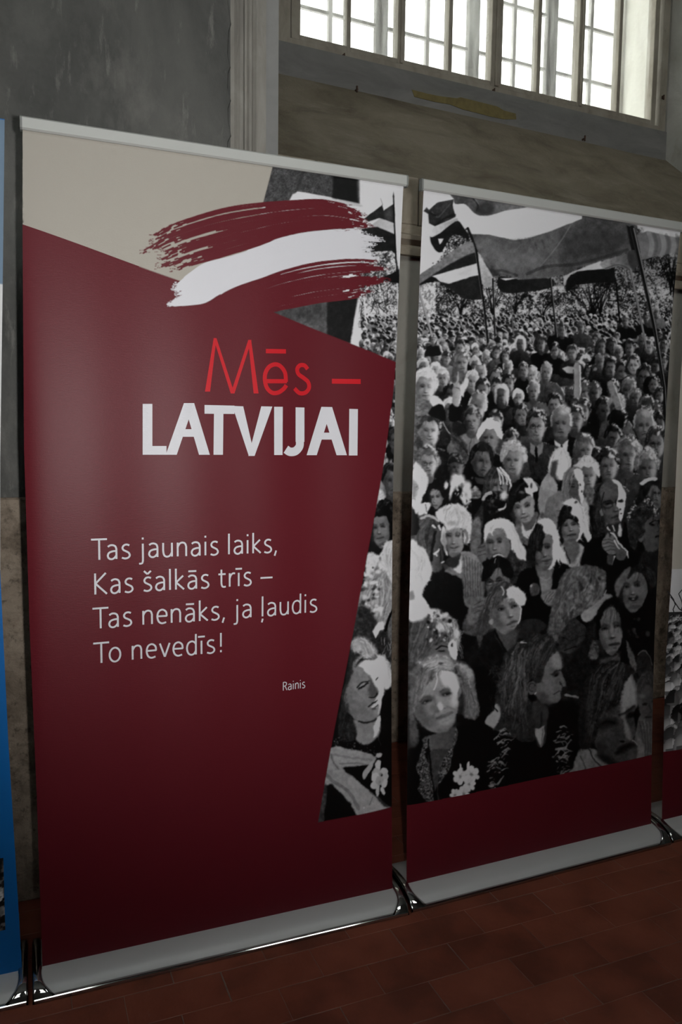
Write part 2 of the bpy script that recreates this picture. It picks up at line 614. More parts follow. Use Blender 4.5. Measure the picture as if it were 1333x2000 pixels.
na, nb = 90, 24
vs, fs = [], []
rs = np.random.RandomState(3)
wob = rs.rand(6) * 6
for j in range(nb + 1):
    t = j / nb
    for i in range(na + 1):
        s = i / na
        a_l = -0.30 + 0.24 * t
        a_r = 2.70 - 0.26 * t
        a = a_l + (a_r - a_l) * s
        b = BW + (SB1 - BW) * t
        z = pb - .002 + (SZ(a) - pb) * t
        w = 0.006 * math.sin(5 * a + wob[0] + 3 * t) + 0.005 * math.sin(9 * a - 7 * t + wob[1]) + 0.004 * math.sin(17 * a + 11 * t + wob[2])
        w *= math.sin(PI * min(1, max(0, t)))
        vs.append(nich((a, b - w * .7, z + w * .6)))
for j in range(nb):
    for i in range(na):
        k = j * (na + 1) + i
        fs.append((k, k + 1, k + na + 2, k + na + 1))
sill = mesh('wall_sill', vs, fs, M_SILL, None, True)
tag(sill, kind='structure')
# wall body either side of the niche and above the window
AL, AR = -0.06, 2.44
for nm, pts in (('wall_reveal_left', [(-0.42, BW), (-0.30, BW), (-0.06, 0.02), (-0.06, 0.5), (-0.42, 0.5)]),
                ('wall_right', [(6.5, BW), (2.70, BW), (2.44, -0.045), (2.44, 0.5), (6.5, 0.5)])):
    n = len(pts)
    vs = [nich((p[0], p[1], 2.36)) for p in pts] + [nich((p[0], p[1], 8.4)) for p in pts]
    fs = [(i, (i + 1) % n, n + (i + 1) % n, n + i) for i in range(n)] + [tuple(range(n)), tuple(range(n, 2 * n))]
    tag(mesh(nm, vs, fs, M_SIDE if 'right' in nm else M_TRIM_GREY), kind='structure')
tag(box('wall_lintel', -0.42, 2.72, -0.3, 0.5, 4.75, 8.4, M_NICHE, None, nich), kind='structure')
tag(box('wall_under_window', -0.10, 2.5, -0.02, 0.5, 2.34, 3.10, M_NICHE, None, nich), kind='structure')
# concrete band below the frame
FZ = 3.290
bm = bmesh.new()
bm_box(bm, AL, AR, -0.052, 0.05, 0, 1, lambda v: nich((v[0], v[1], (SZ(v[0]) - .03) * (1 - v[2]) + FZ * v[2])), 0.004)
band = from_bm('trim_4', bm, M_BAND)
tag(band, kind='structure')
# smeared yellow paint on it
ypts = [(805, 175), (835, 183), (860, 188), (893, 192), (900, 190), (940, 200), (972, 208), (985, 216), (1008, 222), (1009, 233), (985, 233), (960, 228), (930, 220), (905, 214), (880, 204), (850, 199), (830, 194), (810, 189)]
yv = []
for (px, py) in ypts:
    a, z = npx(px, py, -0.0535)
    yv.append((a, z))
vs = [nich((a, -0.0545, min(z, FZ - .01))) for a, z in yv] + [nich((a, -0.050, min(z, FZ - .01))) for a, z in yv]
n = len(yv)
mesh('paint_smear', vs, [tuple(range(n))] + [(i, (i + 1) % n, n + (i + 1) % n, n + i) for i in range(n)], M_YELLOW, band)
# iron stubs left in the plaster
for (px, py) in ((695, 172), (1139, 268)):
    a, z = npx(px, py, -0.055)
    bm = bmesh.new()
    bm_box(bm, a - .004, a + .005, -0.078, -0.03, z - .018, z - .008, nich, .002)
    bm_box(bm, a - .006, a + .002, -0.080, -0.072, z - .028, z + .002, nich, .001)
    from_bm('iron_stub', bm, M_IRON, band)

# ------------------------------------------------------------------ the window (inner casements and outer sash)
win = empty('window_1', nich((0, 0, FZ)))
tag(win, kind='structure')
WT = 4.75
G0 = FZ + .058


def wbar(name, a0, a1, b0, b1, z0, z1, mat, parent=win, bev=.003):
    return box(name, a0, a1, b0, b1, z0, z1, mat, parent, nich, bev)


aL = npx(565, 60)[0]
aR = npx(1276, 200)[0]
wbar('outer_frame', AL, aL - .004, -.035, .06, FZ, WT, M_FRAME)
wbar('outer_frame', aR + .022, AR, -.035, .06, FZ, WT, M_FRAME)
wbar('bottom_rail', AL + .002, AR - .002, -.034, .06, FZ - .003, FZ + .034, M_FRAME)
wbar('top_rail', AL + .002, AR - .002, -.034, .06, WT - .05, WT, M_FRAME)
bars = [(npx(x, 110)[0], w) for x, w in ((574, .046), (678, .022), (779, .042), (876, .024), (965, .070), (1049, .025), (1130, .040), (1207, .024), (1275, .036))]
for i, (a, w) in enumerate(bars):
    nm = 'mullion' if w > .035 else 'glazing_bar'
    wbar(nm, a - w / 2, a + w / 2, -.03 if w > .035 else -.022, .03, FZ + .033, WT - .05, M_FRAME)
    if w > .035 and 0 < i < 8:
        wbar('cover_strip', a - w * .18, a + w * .18, -.042, -.029, FZ + .036, WT - .05, M_FRAME)
for i in range(len(bars) - 1):
    a, w = bars[i]
    b, w2 = bars[i + 1]
    wbar('sash_rail', a + w / 2 - .002, b - w2 / 2 + .002, -.024, .026, FZ + .034, G0 + .004, M_FRAME)
    wbar('pane', a + w / 2 - .002, b - w2 / 2 + .002, .000, .004, G0, WT - .05, M_GLASS, win, 0)
# small hinges and catches on the bottom rail
for (px, py) in ((672, 110), (965, 178), (1213, 246), (1296, 190)):
    a, z = npx(px, py, -.04)
    bm = bmesh.new()
    bm_box(bm, a - .007, a + .007, -.044, -.030, z - .009, z + .009, nich, .002)
    bm_box(bm, a - .003, a + .003, -.050, -.042, z - .016, z + .012, nich, .001)
    from_bm('catch', bm, M_IRON, win)
# outer sash
OB = 0.30
oz0 = 3.2
vb = [(npx(x, y, OB)[0], w, m) for x, y, w, m in ((645, 40, .022, 0), (744, 60, .072, 1), (835, 60, .022, 0), (924, 60, .074, 1), (1005, 60, .022, 0), (1077, 60, .076, 1), (1155, 60, .024, 0))]
oL = npx(560, 40, OB)[0] - .08
oR = npx(1210, 60, OB)[0]
for a, w, k in vb:
    wbar('outer_stile' if k else 'outer_muntin', a - w / 2, a + w / 2, OB - (.02 if k else .012), OB + .02, oz0, WT, M_OUTER if k else M_MUNTIN)
wbar('outer_stile', oR - .01, oR + .03, OB - .03, OB + .03, oz0, WT, M_REVEAL)
hz = [npx(1000, 120, OB)[1], npx(1000, 11, OB)[1]]
dz = hz[1] - hz[0]
levels = [hz[0] + dz * k for k in range(-1, 4)]
cols = [oL] + [v[0] for v in vb] + [oR]
for z in levels[1:]:
    for i in range(len(cols) - 1):
        wbar('outer_muntin', cols[i] + .006, cols[i + 1] - .006, OB - .010, OB + .010, z - .009, z + .009, M_MUNTIN, win, .002)
for j in range(len(levels)):
    z0 = max(levels[j], oz0)
    z1 = levels[j] + dz
    for i in range(len(cols) - 1):
        wbar('outer_pane', cols[i] + .004, cols[i + 1] - .004, OB + .004, OB + .007, z0, min(z1, WT), M_GLASS, win, 0)
# whitewashed reveal between the two windows
tag(box('wall_reveal', oR + .02, AR + .1, .05, OB + .25, 3.15, WT, M_REVEAL, None, nich), kind='structure')
# ------------------------------------------------------------------ the printed photograph, drawn as tones of ink
# A drawing surface in the photograph's pixel frame; the cloth meshes look their ink colour up here.
CX0, CY0, CX1, CY1 = 270, 310, 1345, 1620
CW, CH = CX1 - CX0, CY1 - CY0
INK = np.full((CH, CW), 0.5, np.float32)
RS = np.random.RandomState(21)
RR = random.Random(8)


def _noise(scale, seed):
    r = np.random.RandomState(seed)
    gh, gw = int(CH / scale) + 3, int(CW / scale) + 3
    g = r.rand(gh, gw).astype(np.float32)
    ys = np.arange(CH) / scale
    xs = np.arange(CW) / scale
    y0 = ys.astype(int)
    x0 = xs.astype(int)
    fy = (ys - y0)[:, None]
    fx = (xs - x0)[None, :]
    fy = fy * fy * (3 - 2 * fy)
    fx = fx * fx * (3 - 2 * fx)
    a = g[y0][:, x0]
    b = g[y0][:, x0 + 1]
    c = g[y0 + 1][:, x0]
    d = g[y0 + 1][:, x0 + 1]
    return ((a * (1 - fx) + b * fx) * (1 - fy) + (c * (1 - fx) + d * fx) * fy).astype(np.float32)


N1, N2, N4, N9, N25 = _noise(1.3, 1), _noise(2.2, 2), _noise(4.2, 3), _noise(9, 4), _noise(25, 5)
NF = (N2 * .4 + N4 * .35 + N9 * .25)
TARGET = [INK]


def spline(pts, k=4, closed=True):
    p = np.asarray(pts, float)
    n = len(p)
    out = []
    rng_ = range(n) if closed else range(n - 1)
    for i in rng_:
        if closed:
            p0, p1, p2, p3 = p[i - 1], p[i], p[(i + 1) % n], p[(i + 2) % n]
        else:
            p0, p1, p2, p3 = p[max(i - 1, 0)], p[i], p[i + 1], p[min(i + 2, n - 1)]
        for t in np.arange(k) / k:
            out.append(.5 * ((2 * p1) + (-p0 + p2) * t + (2 * p0 - 5 * p1 + 4 * p2 - p3) * t * t + (-p0 + 3 * p1 - 3 * p2 + p3) * t ** 3))
    if not closed:
        out.append(p[-1])
    return np.array(out)


def _box(x0, y0, x1, y1):
    x0 = max(int(math.floor(x0)) - CX0, 0)
    y0 = max(int(math.floor(y0)) - CY0, 0)
    x1 = min(int(math.ceil(x1)) - CX0 + 1, CW)
    y1 = min(int(math.ceil(y1)) - CY0 + 1, CH)
    if x1 <= x0 or y1 <= y0:
        return None
    return x0, y0, x1, y1


def _put(bx, m, val):
    x0, y0, x1, y1 = bx
    T = TARGET[0]
    T[y0:y1, x0:x1] = T[y0:y1, x0:x1] * (1 - m) + val * m


def _segdist(X, Y, pts, closed):
    d2 = np.full(X.shape, 1e9, np.float32)
    n = len(pts)
    for i in range(n if closed else n - 1):
        ax, ay = pts[i]
        bx, by = pts[(i + 1) % n]
        vx, vy = bx - ax, by - ay
        l2 = vx * vx + vy * vy + 1e-9
        t = np.clip(((X - ax) * vx + (Y - ay) * vy) / l2, 0, 1)
        dx = X - ax - t * vx
        dy = Y - ay - t * vy
        np.minimum(d2, dx * dx + dy * dy, out=d2)
    return np.sqrt(d2)


def poly(pts, val, soft=1.0, a=1.0, sm=True, n=0.0, v2=None, dr=(1, 0), tex=None, fray=0):
    """filled shape; v2/dr give a tone gradient, n adds grain"""
    p = spline(pts, 3) if sm else np.asarray(pts, float)
    bx = _box(p[:, 0].min() - soft - 1, p[:, 1].min() - soft - 1, p[:, 0].max() + soft + 1, p[:, 1].max() + soft + 1)
    if bx is None:
        return
    x0, y0, x1, y1 = bx
    X, Y = np.meshgrid(np.arange(x0, x1, dtype=np.float32) + CX0, np.arange(y0, y1, dtype=np.float32) + CY0)
    ins = np.zeros(X.shape, bool)
    k = len(p)
    for i in range(k):
        ax, ay = p[i]
        bx_, by = p[(i + 1) % k]
        if ay == by:
            continue
        c = ((ay > Y) != (by > Y)) & (X < (bx_ - ax) * (Y - ay) / (by - ay) + ax)
        ins ^= c
    d = _segdist(X, Y, p, True)
    sd = np.where(ins, d, -d)
    m = np.clip(sd / (soft + 1e-6) * .5 + .5, 0, 1) * a
    V = np.full(X.shape, val, np.float32)
    if v2 is not None:
        pr = X * dr[0] + Y * dr[1]
        lo, hi = (p @ np.array(dr)).min(), (p @ np.array(dr)).max()
        t = (pr - lo) / (hi - lo + 1e-6)
        V = val + (v2 - val) * t
    if n:
        V = V + (NF[y0:y1, x0:x1] - .5) * n * 2
    if tex is not None:
        V = V + tex[y0:y1, x0:x1]
    _put(bx, m, V)
    if fray:
        # loose hairs along the outline
        q = np.asarray(p)
        area = np.sum(q[:, 0] * np.roll(q[:, 1], -1) - np.roll(q[:, 0], -1) * q[:, 1])
        sg = 1.0 if area > 0 else -1.0
        per = np.hypot(*(np.roll(q, -1, 0) - q).T).sum()
        for i in range(int(per * .32 * fray)):
            j = RR.randrange(len(q))
            t = q[(j + 1) % len(q)] - q[j]
            t = t / (np.hypot(*t) + 1e-6)
            nrm = np.array([t[1], -t[0]]) * sg
            a0 = q[j] + t * RR.uniform(-2, 2) - nrm * 2.0
            dirr = t * RR.choice((-1, 1)) * RR.uniform(.5, 1.0) + nrm * RR.uniform(.3, .8)
            L_ = RR.uniform(3, 8)
            stroke([a0, a0 + dirr * L_ * .5, a0 + dirr * L_ + nrm * RR.uniform(-1.5, 1)], RR.uniform(.8, 1.8), min(1, max(.04, val + RR.uniform(-.12, .15))), RR.uniform(.35, .8), w2=.5, sm=False, soft=.8)


def stroke(pts, w, val, a=1.0, w2=None, sm=True, soft=.6, tx=False):
    p = spline(pts, 3, False) if (sm and len(pts) > 2) else np.asarray(pts, float)
    w2 = w if w2 is None else w2
    mw = max(w, w2)
    bx = _box(p[:, 0].min() - mw - 1, p[:, 1].min() - mw - 1, p[:, 0].max() + mw + 1, p[:, 1].max() + mw + 1)
    if bx is None:
        return
    x0, y0, x1, y1 = bx
    X, Y = np.meshgrid(np.arange(x0, x1, dtype=np.float32) + CX0, np.arange(y0, y1, dtype=np.float32) + CY0)
    m = np.zeros(X.shape, np.float32)
    k = len(p) - 1
    for i in range(k):
        ax, ay = p[i]
        vx, vy = p[i + 1] - p[i]
        l2 = vx * vx + vy * vy + 1e-9
        t = np.clip(((X - ax) * vx + (Y - ay) * vy) / l2, 0, 1)
        d = np.sqrt((X - ax - t * vx) ** 2 + (Y - ay - t * vy) ** 2)
        ww = w + (w2 - w) * (i + t) / k
        np.maximum(m, np.clip((ww / 2 - d) / soft * .5 + .5, 0, 1), out=m)
    if tx:
        m = m * np.clip((NF[y0:y1, x0:x1] - .36) * 4.5, 0, 1)
    _put(bx, m * a, val)


def blob(x, y, rx, ry, val, a=1.0, ang=0.0, hard=1.0):
    """soft ellipse; hard>1 sharpens its rim"""
    e = max(rx, ry) * (1.6 if hard < 2 else 1.15) + 1
    bx = _box(x - e, y - e, x + e, y + e)
    if bx is None:
        return
    x0, y0, x1, y1 = bx
    X, Y = np.meshgrid(np.arange(x0, x1, dtype=np.float32) + CX0 - x, np.arange(y0, y1, dtype=np.float32) + CY0 - y)
    c, s = math.cos(ang), math.sin(ang)
    u = (X * c + Y * s) / rx
    v = (-X * s + Y * c) / ry
    r = np.sqrt(u * u + v * v)
    if hard >= 2:
        m = np.clip((1 - r) * min(rx, ry) * .9 + .5, 0, 1)
    else:
        m = np.clip(1.35 - r, 0, 1)
        m = m * m * (3 - 2 * m)
    _put(bx, m * a, val)


def resample(p, k):
    p = np.asarray(p, float)
    if len(p) > 2:
        p = spline(p, 4, False)
    s = np.r_[0, np.cumsum(np.hypot(*np.diff(p, axis=0).T))]
    t = np.linspace(0, s[-1], k)
    return np.stack([np.interp(t, s, p[:, 0]), np.interp(t, s, p[:, 1])], 1)


def strands(guides, n, v0, v1, w=1.0, a=.7, jit=1.5, k=9, wave=1.0):
    """hair: n fine strokes running between neighbouring guide curves"""
    G = [resample(g, k) for g in guides]
    for i in range(n):
        f = RR.random() * (len(G) - 1)
        j = min(int(f), len(G) - 2)
        t = f - j
        p = G[j] * (1 - t) + G[j + 1] * t
        s0 = int(RR.random() * 4)
        s1 = k - int(RR.random() * 4)
        tg = np.gradient(p, axis=0)
        ln = np.hypot(tg[:, 0], tg[:, 1]) + 1e-6
        nn = np.stack([-tg[:, 1] / ln, tg[:, 0] / ln], 1)
        size = ln.sum()
        ph = f * 2.3 + RR.uniform(-.6, .6)
        wv = np.sin(np.linspace(0, 1, k) * (5.5 + size / 40) + ph * 2) * min(2.6, size * .022) * wave * RR.uniform(.5, 1.3)
        p = p + nn * wv[:, None] + RS.randn(2) * jit
        p = p[s0:s1]
        if len(p) < 3:
            continue
        vv = v0 + (v1 - v0) * RR.random()
        stroke(p, w * RR.uniform(.5, 1.5), vv, a * RR.uniform(.35, .9), w2=w * .4, sm=False, soft=.9, tx=RR.random() < .6)


def ell(x, y, rx, ry, ang=0, n=14, a0=0, a1=360):
    t = np.radians(np.linspace(a0, a1, n, endpoint=(a1 - a0) < 360))
    c, s = math.cos(ang), math.sin(ang)
    return [(x + rx * math.cos(q) * c - ry * math.sin(q) * s, y + rx * math.cos(q) * s + ry * math.sin(q) * c) for q in t]


def features(x, y, w, h, yaw=0.0, roll=0.0, tone=.5, dk=.12, smile=0.0, openm=0.0, glasses=False, eyes=1.0, lit=None, brow=1.0, gaze=0.0):
    """brows, eyes, nose and mouth of a face centred at x,y (w wide, h from hairline to chin)"""
    c, s = math.cos(roll), math.sin(roll)

    def L(p, q):
        p *= w
        q *= h
        return (x + p * c - q * s, y + p * s + q * c)
    k = h / 60.0
    sf = max(.7, 1.25 * k)
    # modelling of the face: dark side left, lighter cheek, brow and jaw shadows
    blob(*L(-.40, .08), .17 * w, .36 * h, tone * .55, .55, roll)
    blob(*L(.20 + yaw * .1, .08), .20 * w, .22 * h, min(1, tone * 1.22), .45, roll)
    blob(*L(.06, -.30), .26 * w, .10 * h, min(1, tone * 1.18), .45, roll)
    blob(*L(-.18 + yaw * .1, .10), .12 * w, .09 * h, min(1, tone * 1.10), .4, roll)
    blob(*L(yaw * .1, .50), .30 * w, .07 * h, tone * .55, .5, roll)
    blob(*L(-.28, .30), .14 * w, .12 * h, tone * .68, .45, roll)
    blob(*L(yaw * .15, .40), .09 * w, .05 * h, min(1, tone * 1.12), .4, roll)
    for sg in (-1, 1):
        ex = sg * .205 * (1 - .25 * abs(yaw) * (1 if sg * yaw > 0 else -.1)) + yaw * .16
        if abs(ex) > .47:
            continue
        blob(*L(ex - sg * .02, -.07), .13 * w, .065 * h, tone * .42, .62 * eyes, roll)
        stroke([L(ex - .10, -.120 + .02 * (sg < 0)), L(ex, -.142), L(ex + .10, -.120 + .02 * (sg > 0))], 1.9 * k * brow, tone * .30, .62, w2=1.3 * k, soft=sf * 1.2)
        if h > 26:
            blob(*L(ex, -.046), .075 * w, .018 * h, tone * .95, .55, roll)
            stroke([L(ex - .08, -.045), L(ex, -.064), L(ex + .08, -.045)], 1.3 * k, dk * .8, .8, soft=sf)
            blob(*L(ex + gaze * .03, -.048), .032 * w, .020 * h, dk * .6, .95, roll)
            stroke([L(ex - .07, -.028), L(ex, -.020), L(ex + .07, -.028)], .9 * k, tone * .55, .5, soft=sf)
            if h > 44:
                blob(*L(ex - .045 + gaze * .02, -.044), .014 * w, .009 * h, min(tone * 1.5, .95), .6, roll)
        else:
            blob(*L(ex, -.05), .07 * w, .032 * h, dk * 1.3, .8, roll)
    nx = yaw * .23
    sh = -1 if yaw <= 0 else 1
    stroke([L(nx * .45 - .05, -.06), L(nx * .8 - .055, .07), L(nx - .07, .15)], 2.6 * k, tone * .60, .55, w2=4.2 * k, soft=sf * 2)
    stroke([L(nx * .5 + .01, -.04), L(nx * .8 + .015, .06), L(nx + .015, .13)], 2.4 * k, min(1, tone * 1.3), .5, w2=4.0 * k, soft=sf * 2)
    blob(*L(nx - .005, .172), .085 * w, .022 * h, tone * .34, .75, roll)
    blob(*L(nx + .012, .135), .032 * w, .030 * h, min(1, tone * 1.5), .6)
    mq = .305
    mp = yaw * .17
    blob(*L(mp, mq - .03), .12 * w, .020 * h, tone * .66, .6, roll)
    stroke([L(mp - .145, mq - .03 * smile), L(mp - .05, mq - .002), L(mp + .05, mq - .002), L(mp + .145, mq - .03 * smile)], (1.5 + 3.2 * openm) * k, dk, .78, soft=sf)
    blob(*L(mp, mq + .034 + .02 * openm), .09 * w, .018 * h, tone * .86, .6, roll)
    blob(*L(mp, mq + .075), .10 * w, .020 * h, tone * .56, .55, roll)
    if smile > .3:
        for sg in (-1, 1):
            stroke([L(mp + sg * .13, .17), L(mp + sg * .20, .24), L(mp + sg * .20, .30)], 1.6 * k, tone * .6, .45, soft=sf * 1.4)
    if openm > .5:
        blob(*L(mp, mq - .012), .075 * w, .013 * h, .85, .85, roll)
    if glasses:
        for sg in (-1, 1):
            ex = sg * .215 + yaw * .16
            q = [L(ex + .15 * math.cos(t), -.035 + .095 * math.sin(t)) for t in np.linspace(0, 2 * PI, 11)]
            stroke(q, 1.1 * k, dk, .6, soft=sf)
            blob(*L(ex + .05, -.0), .06 * w, .02 * h, min(1, tone * 1.5), .5, roll)
        stroke([L(yaw * .16 - .07, -.06), L(yaw * .16 + .07, -.06)], 1.1 * k, dk, .6, soft=sf)


def feat(eL, eR, mo, tone=.5, yaw=0.0, **kw):
    """features fitted to given eye and mouth positions"""
    eL, eR, mo = np.array(eL, float), np.array(eR, float), np.array(mo, float)
    d = eR - eL
    roll = math.atan2(d[1], d[0])
    w = np.hypot(*d) / (.41 * (1 - .11 * abs(yaw)))
    mid = (eL + eR) / 2
    dn = np.array([-math.sin(roll), math.cos(roll)])
    rt = np.array([math.cos(roll), math.sin(roll)])
    h = abs((mo - mid) @ dn) / .36
    c = mid + dn * .05 * h - rt * (yaw * .16) * w
    features(c[0], c[1], w, h, yaw, roll, tone, **kw)


def head(x, y, h, yaw=0.0, roll=0.0, f=.5, hair=.15, st='short', rim=.9, body=.2, bw=1.0, smile=0., gl=False, lit=.8, col=None, w=None, openm=0, litw=.35):
    """a person of the crowd: x,y face centre, h overall head height; sun from behind on the right"""
    w = w or h * .66
    fh = h * .78
    c, s = math.cos(roll), math.sin(roll)

    def L(p, q):
        return (x + p * w * c - q * h * s, y + p * w * s + q * h * c)
    if body is not None:
        sw = w * 1.15 * bw
        poly([(x - sw * 1.05, y + h * 1.7), (x - sw, y + h * .95), (x - sw * .72, y + h * .66), (x - w * .25, y + h * .50), (x + w * .25, y + h * .50), (x + sw * .72, y + h * .66), (x + sw, y + h * .95), (x + sw * 1.05, y + h * 1.7)],
             body, 1.2, n=.06, v2=body * .5, dr=(-.6, .8))
        stroke([(x + sw * .3, y + h * .53), (x + sw * .74, y + h * .66), (x + sw * 1.0, y + h * .95)], max(1, h * .05), min(1, body + .5 * rim), .6, tx=True)
        stroke([(x, y + h * .6), (x - sw * .1, y + h * 1.1), (x - sw * .05, y + h * 1.6)], max(.8, h * .03), body * .4, .7)
    poly([L(-.24, .2), L(.24, .2), (x + w * .30, y + h * .62), (x, y + h * .72), (x - w * .30, y + h * .62)], f * .55, 1.2, v2=f * .8, dr=(1, 0))
    if col is not None:
        poly([(x - w * .36, y + h * .5), (x, y + h * .70), (x + w * .36, y + h * .5), (x + w * .30, y + h * .85), (x, y + h * 1.1), (x - w * .30, y + h * .85)], col, 1.0, sm=False)
        stroke([(x, y + h * .72), (x, y + h * 1.15)], h * .09, .1)
    if st in ('long', 'bob'):
        b = .95 if st == 'long' else .5
        poly([L(-.62, -.1), L(-.40, -.50), L(0, -.62), L(.42, -.50), L(.64, -.05), L(.72, b * .7), L(.45, b), L(-.45, b), L(-.72, b * .7)], hair, 1.5, n=.08, v2=min(1, hair + .18 * rim), dr=(1, -.2))
    fx = yaw * .07
    poly([L(-.44 + fx, -.25), L(-.30 + fx, -.42), L(.30 + fx, -.42), L(.44 + fx, -.25), L(.45 + fx, .05), L(.36 + fx, .30), L(.16 + fx, .46), L(-.12 + fx, .46), L(-.36 + fx, .30), L(-.45 + fx, .05)], f * .72, 1.1, n=.04, v2=f * 1.18, dr=(1, -.15))
    if h > 20:
        for sg in (-1, 1):
            if yaw * sg < .5:
                blob(*L(sg * .47 + fx, .03), w * .07, h * .09, f * .85, .9, roll, 2)
    if st == 'bald':
        poly([L(-.45 + fx, .05), L(-.47, -.28), L(-.32, -.50), L(0, -.58), L(.32, -.50), L(.47, -.28), L(.45 + fx, .05), L(0, .1)], f * .82, 2.0, n=.03, v2=f * 1.15, dr=(1, -.25))
        blob(*L(.14, -.40), w * .28, h * .13, min(1, f * 1.7), .7, .3)
    features(x + fx * w * c, y + fx * w * s + .03 * h, w * .92, fh, yaw, roll, f, .08, smile, openm, gl)
    if lit:
        poly([L(.30 + fx, -.30), L(.46 + fx, -.2), L(.46 + fx, .06), L(.37 + fx, .30), L(.2 + fx, .45), L(.44 - litw + fx + .1, .3), L(.52 - litw + fx, .1)], lit, max(1.6, h * .07), a=.7)
    # hair on top
    if st == 'bald':
        stroke([L(-.47, .05), L(-.49, -.15), L(-.42, -.32)], h * .07, hair, .9)
        stroke([L(.47, .05), L(.49, -.15), L(.42, -.32)], h * .06, min(1, hair + .4), .8)
    elif st == 'cap':
        poly([L(-.50, -.18), L(-.52, -.45), L(-.25, -.66), L(.25, -.66), L(.52, -.45), L(.5, -.18), L(0, -.26)], hair, 1.0, n=.05, v2=min(1, hair + .12), dr=(1, -.5))
    elif st == 'scarf':
        poly([L(-.60, .2), L(-.60, -.3), L(-.3, -.62), L(.2, -.64), L(.58, -.35), L(.62, .2), L(.4, .55), L(.42, -.05), L(.28, -.36), L(-.26, -.36), L(-.42, -.05), L(-.4, .5)], hair, 1.2, n=.06, v2=min(1, hair + .35), dr=(1, -.3))
    else:
        lo = .05 if st != 'bangs' else -.02
        top = -.62 if st != 'curly' else -.70
        sd = .52 if st != 'curly' else .62
        pts = [L(-sd, lo), L(-sd - .04, -.25), L(-.40, -.52), L(-.05, top), L(.34, -.54), L(sd + .02, -.25), L(sd, lo), L(.40, -.14), L(.24, -.33), L(0, -.30 if st != 'bangs' else -.16), L(-.22, -.34 if st != 'bangs' else -.16), L(-.40, -.12)]
        poly(pts, hair, 1.1, n=.09, v2=min(1, hair + .15), dr=(1, -.5))
        if h > 16:
            nn = int(10 + h * .5)
            if st == 'curly':
                for i in range(nn):
                    t = RR.uniform(-2.9, -.2)
                    r = RR.uniform(.75, 1.05)
                    p = L(sd * r * math.cos(t), -.12 + .55 * r * math.sin(t))
                    blob(p[0], p[1], h * RR.uniform(.035, .08), h * RR.uniform(.03, .06), min(1, max(.03, hair + RR.uniform(-.2, .35) * (1 if math.cos(t) > -.3 else .4))), .8)
            else:
                strands([[L(-.02, -.6), L(-.42, -.42), L(-.52, .02)], [L(.0, -.58), L(-.25, -.42), L(-.34, -.2)], [L(.02, -.58), L(.22, -.45), L(.36, -.2)], [L(.05, -.6), L(.45, -.40), L(.53, 0)]],
                        nn, hair * .5, min(1, hair + .3), max(.7, h * .025), .6, h * .012)
    if rim:
        tp = -.60 if st != 'curly' else -.66
        stroke([L(-.05, tp), L(.33, -.52), L(.50, -.26), L(.52, .02)], max(1.2, h * .15), min(1, rim), .75, w2=max(1.0, h * .06), soft=max(.7, h * .04), tx=True)
        stroke([L(.06, tp), L(.35, -.52), L(.53, -.26)], max(1.0, h * .05), min(1, rim), .8, w2=max(.8, h * .03), tx=h > 20)
        if RR.random() < .6 and h > 14:
            for q in range(4):
                blob(*L(.22 + RR.uniform(-.14, .14), -.42 + RR.uniform(-.08, .1)), w * RR.uniform(.05, .12), h * RR.uniform(.03, .08), min(1, rim), .7, RR.uniform(.2, 1))
        stroke([L(-.5, -.1), L(-.42, -.42), L(-.05, -.6)], max(.8, h * .03), min(1, hair + .35), .5, tx=True)


# ---- backdrop: sky, park trees, far crowd
def mottled(x0, y0, x1, y1, lo, hi, seed=0, thr=.5, cn=7.0):
    bx = _box(x0, y0, x1, y1)
    a, b, c, d = bx
    t = (N1[b:d, a:c] * .30 + N2[b:d, a:c] * .45 + N4[b:d, a:c] * .25 + (N9[b:d, a:c] - .5) * .25 + (N25[b:d, a:c] - .5) * .3 - thr) * cn
    m = 1 / (1 + np.exp(-t * 1.6))
    TARGET[0][b:d, a:c] = lo + (hi - lo) * m


mottled(800, 340, 1344, 700, .10, .62, thr=.50)
mottled(800, 560, 1344, 640, .10, .80, thr=.50)
poly([(800, 340), (1344, 340), (1344, 455), (1250, 470), (1240, 440), (1000, 470), (930, 470), (915, 452), (893, 462), (884, 480), (868, 496), (858, 512), (848, 530), (835, 545), (800, 560)], .93, 6, tex=(N25 - .5) * .04)
blob(896, 474, 26, 20, .35, .8)
for i in range(420):
    x, y = 893 + RS.randn() * 15, 476 + RS.randn() * 11
    blob(x, y, RR.uniform(.8, 2.2), RR.uniform(.8, 2), RR.choice((.08, .1, .15, .7, .85)), .8, 0, 2)
for i in range(120):
    x = RR.uniform(838, 880)
    y = 540 - (x - 838) * 1.1 + RS.randn() * 8
    blob(x, y, RR.uniform(.8, 2), RR.uniform(.8, 2), RR.choice((.1, .2, .2)), .7, 0, 2)
# pale buildings/leaves left, below the flags
mottled(800, 552, 852, 640, .45, .93, thr=.44)
# trunks and branches
for (x, y0, ln, ww) in ((962, 625, 70, 4.5), (1160, 632, 80, 5.5), (1172, 630, 80, 4), (1150, 628, 60, 3.4), (1322, 630, 140, 5), (1006, 615, 50, 2.6), (1312, 575, 70, 3), (900, 620, 60, 3), (1060, 625, 40, 3)):
    for i in range(7):
        dx = RR.uniform(-34, 34)
        stroke([(x, y0), (x + dx * .15, y0 - ln * .35), (x + dx * .6, y0 - ln * .7), (x + dx, y0 - ln * RR.uniform(.9, 1.1))], ww * RR.uniform(.5, 1), .06, .85, w2=.8)
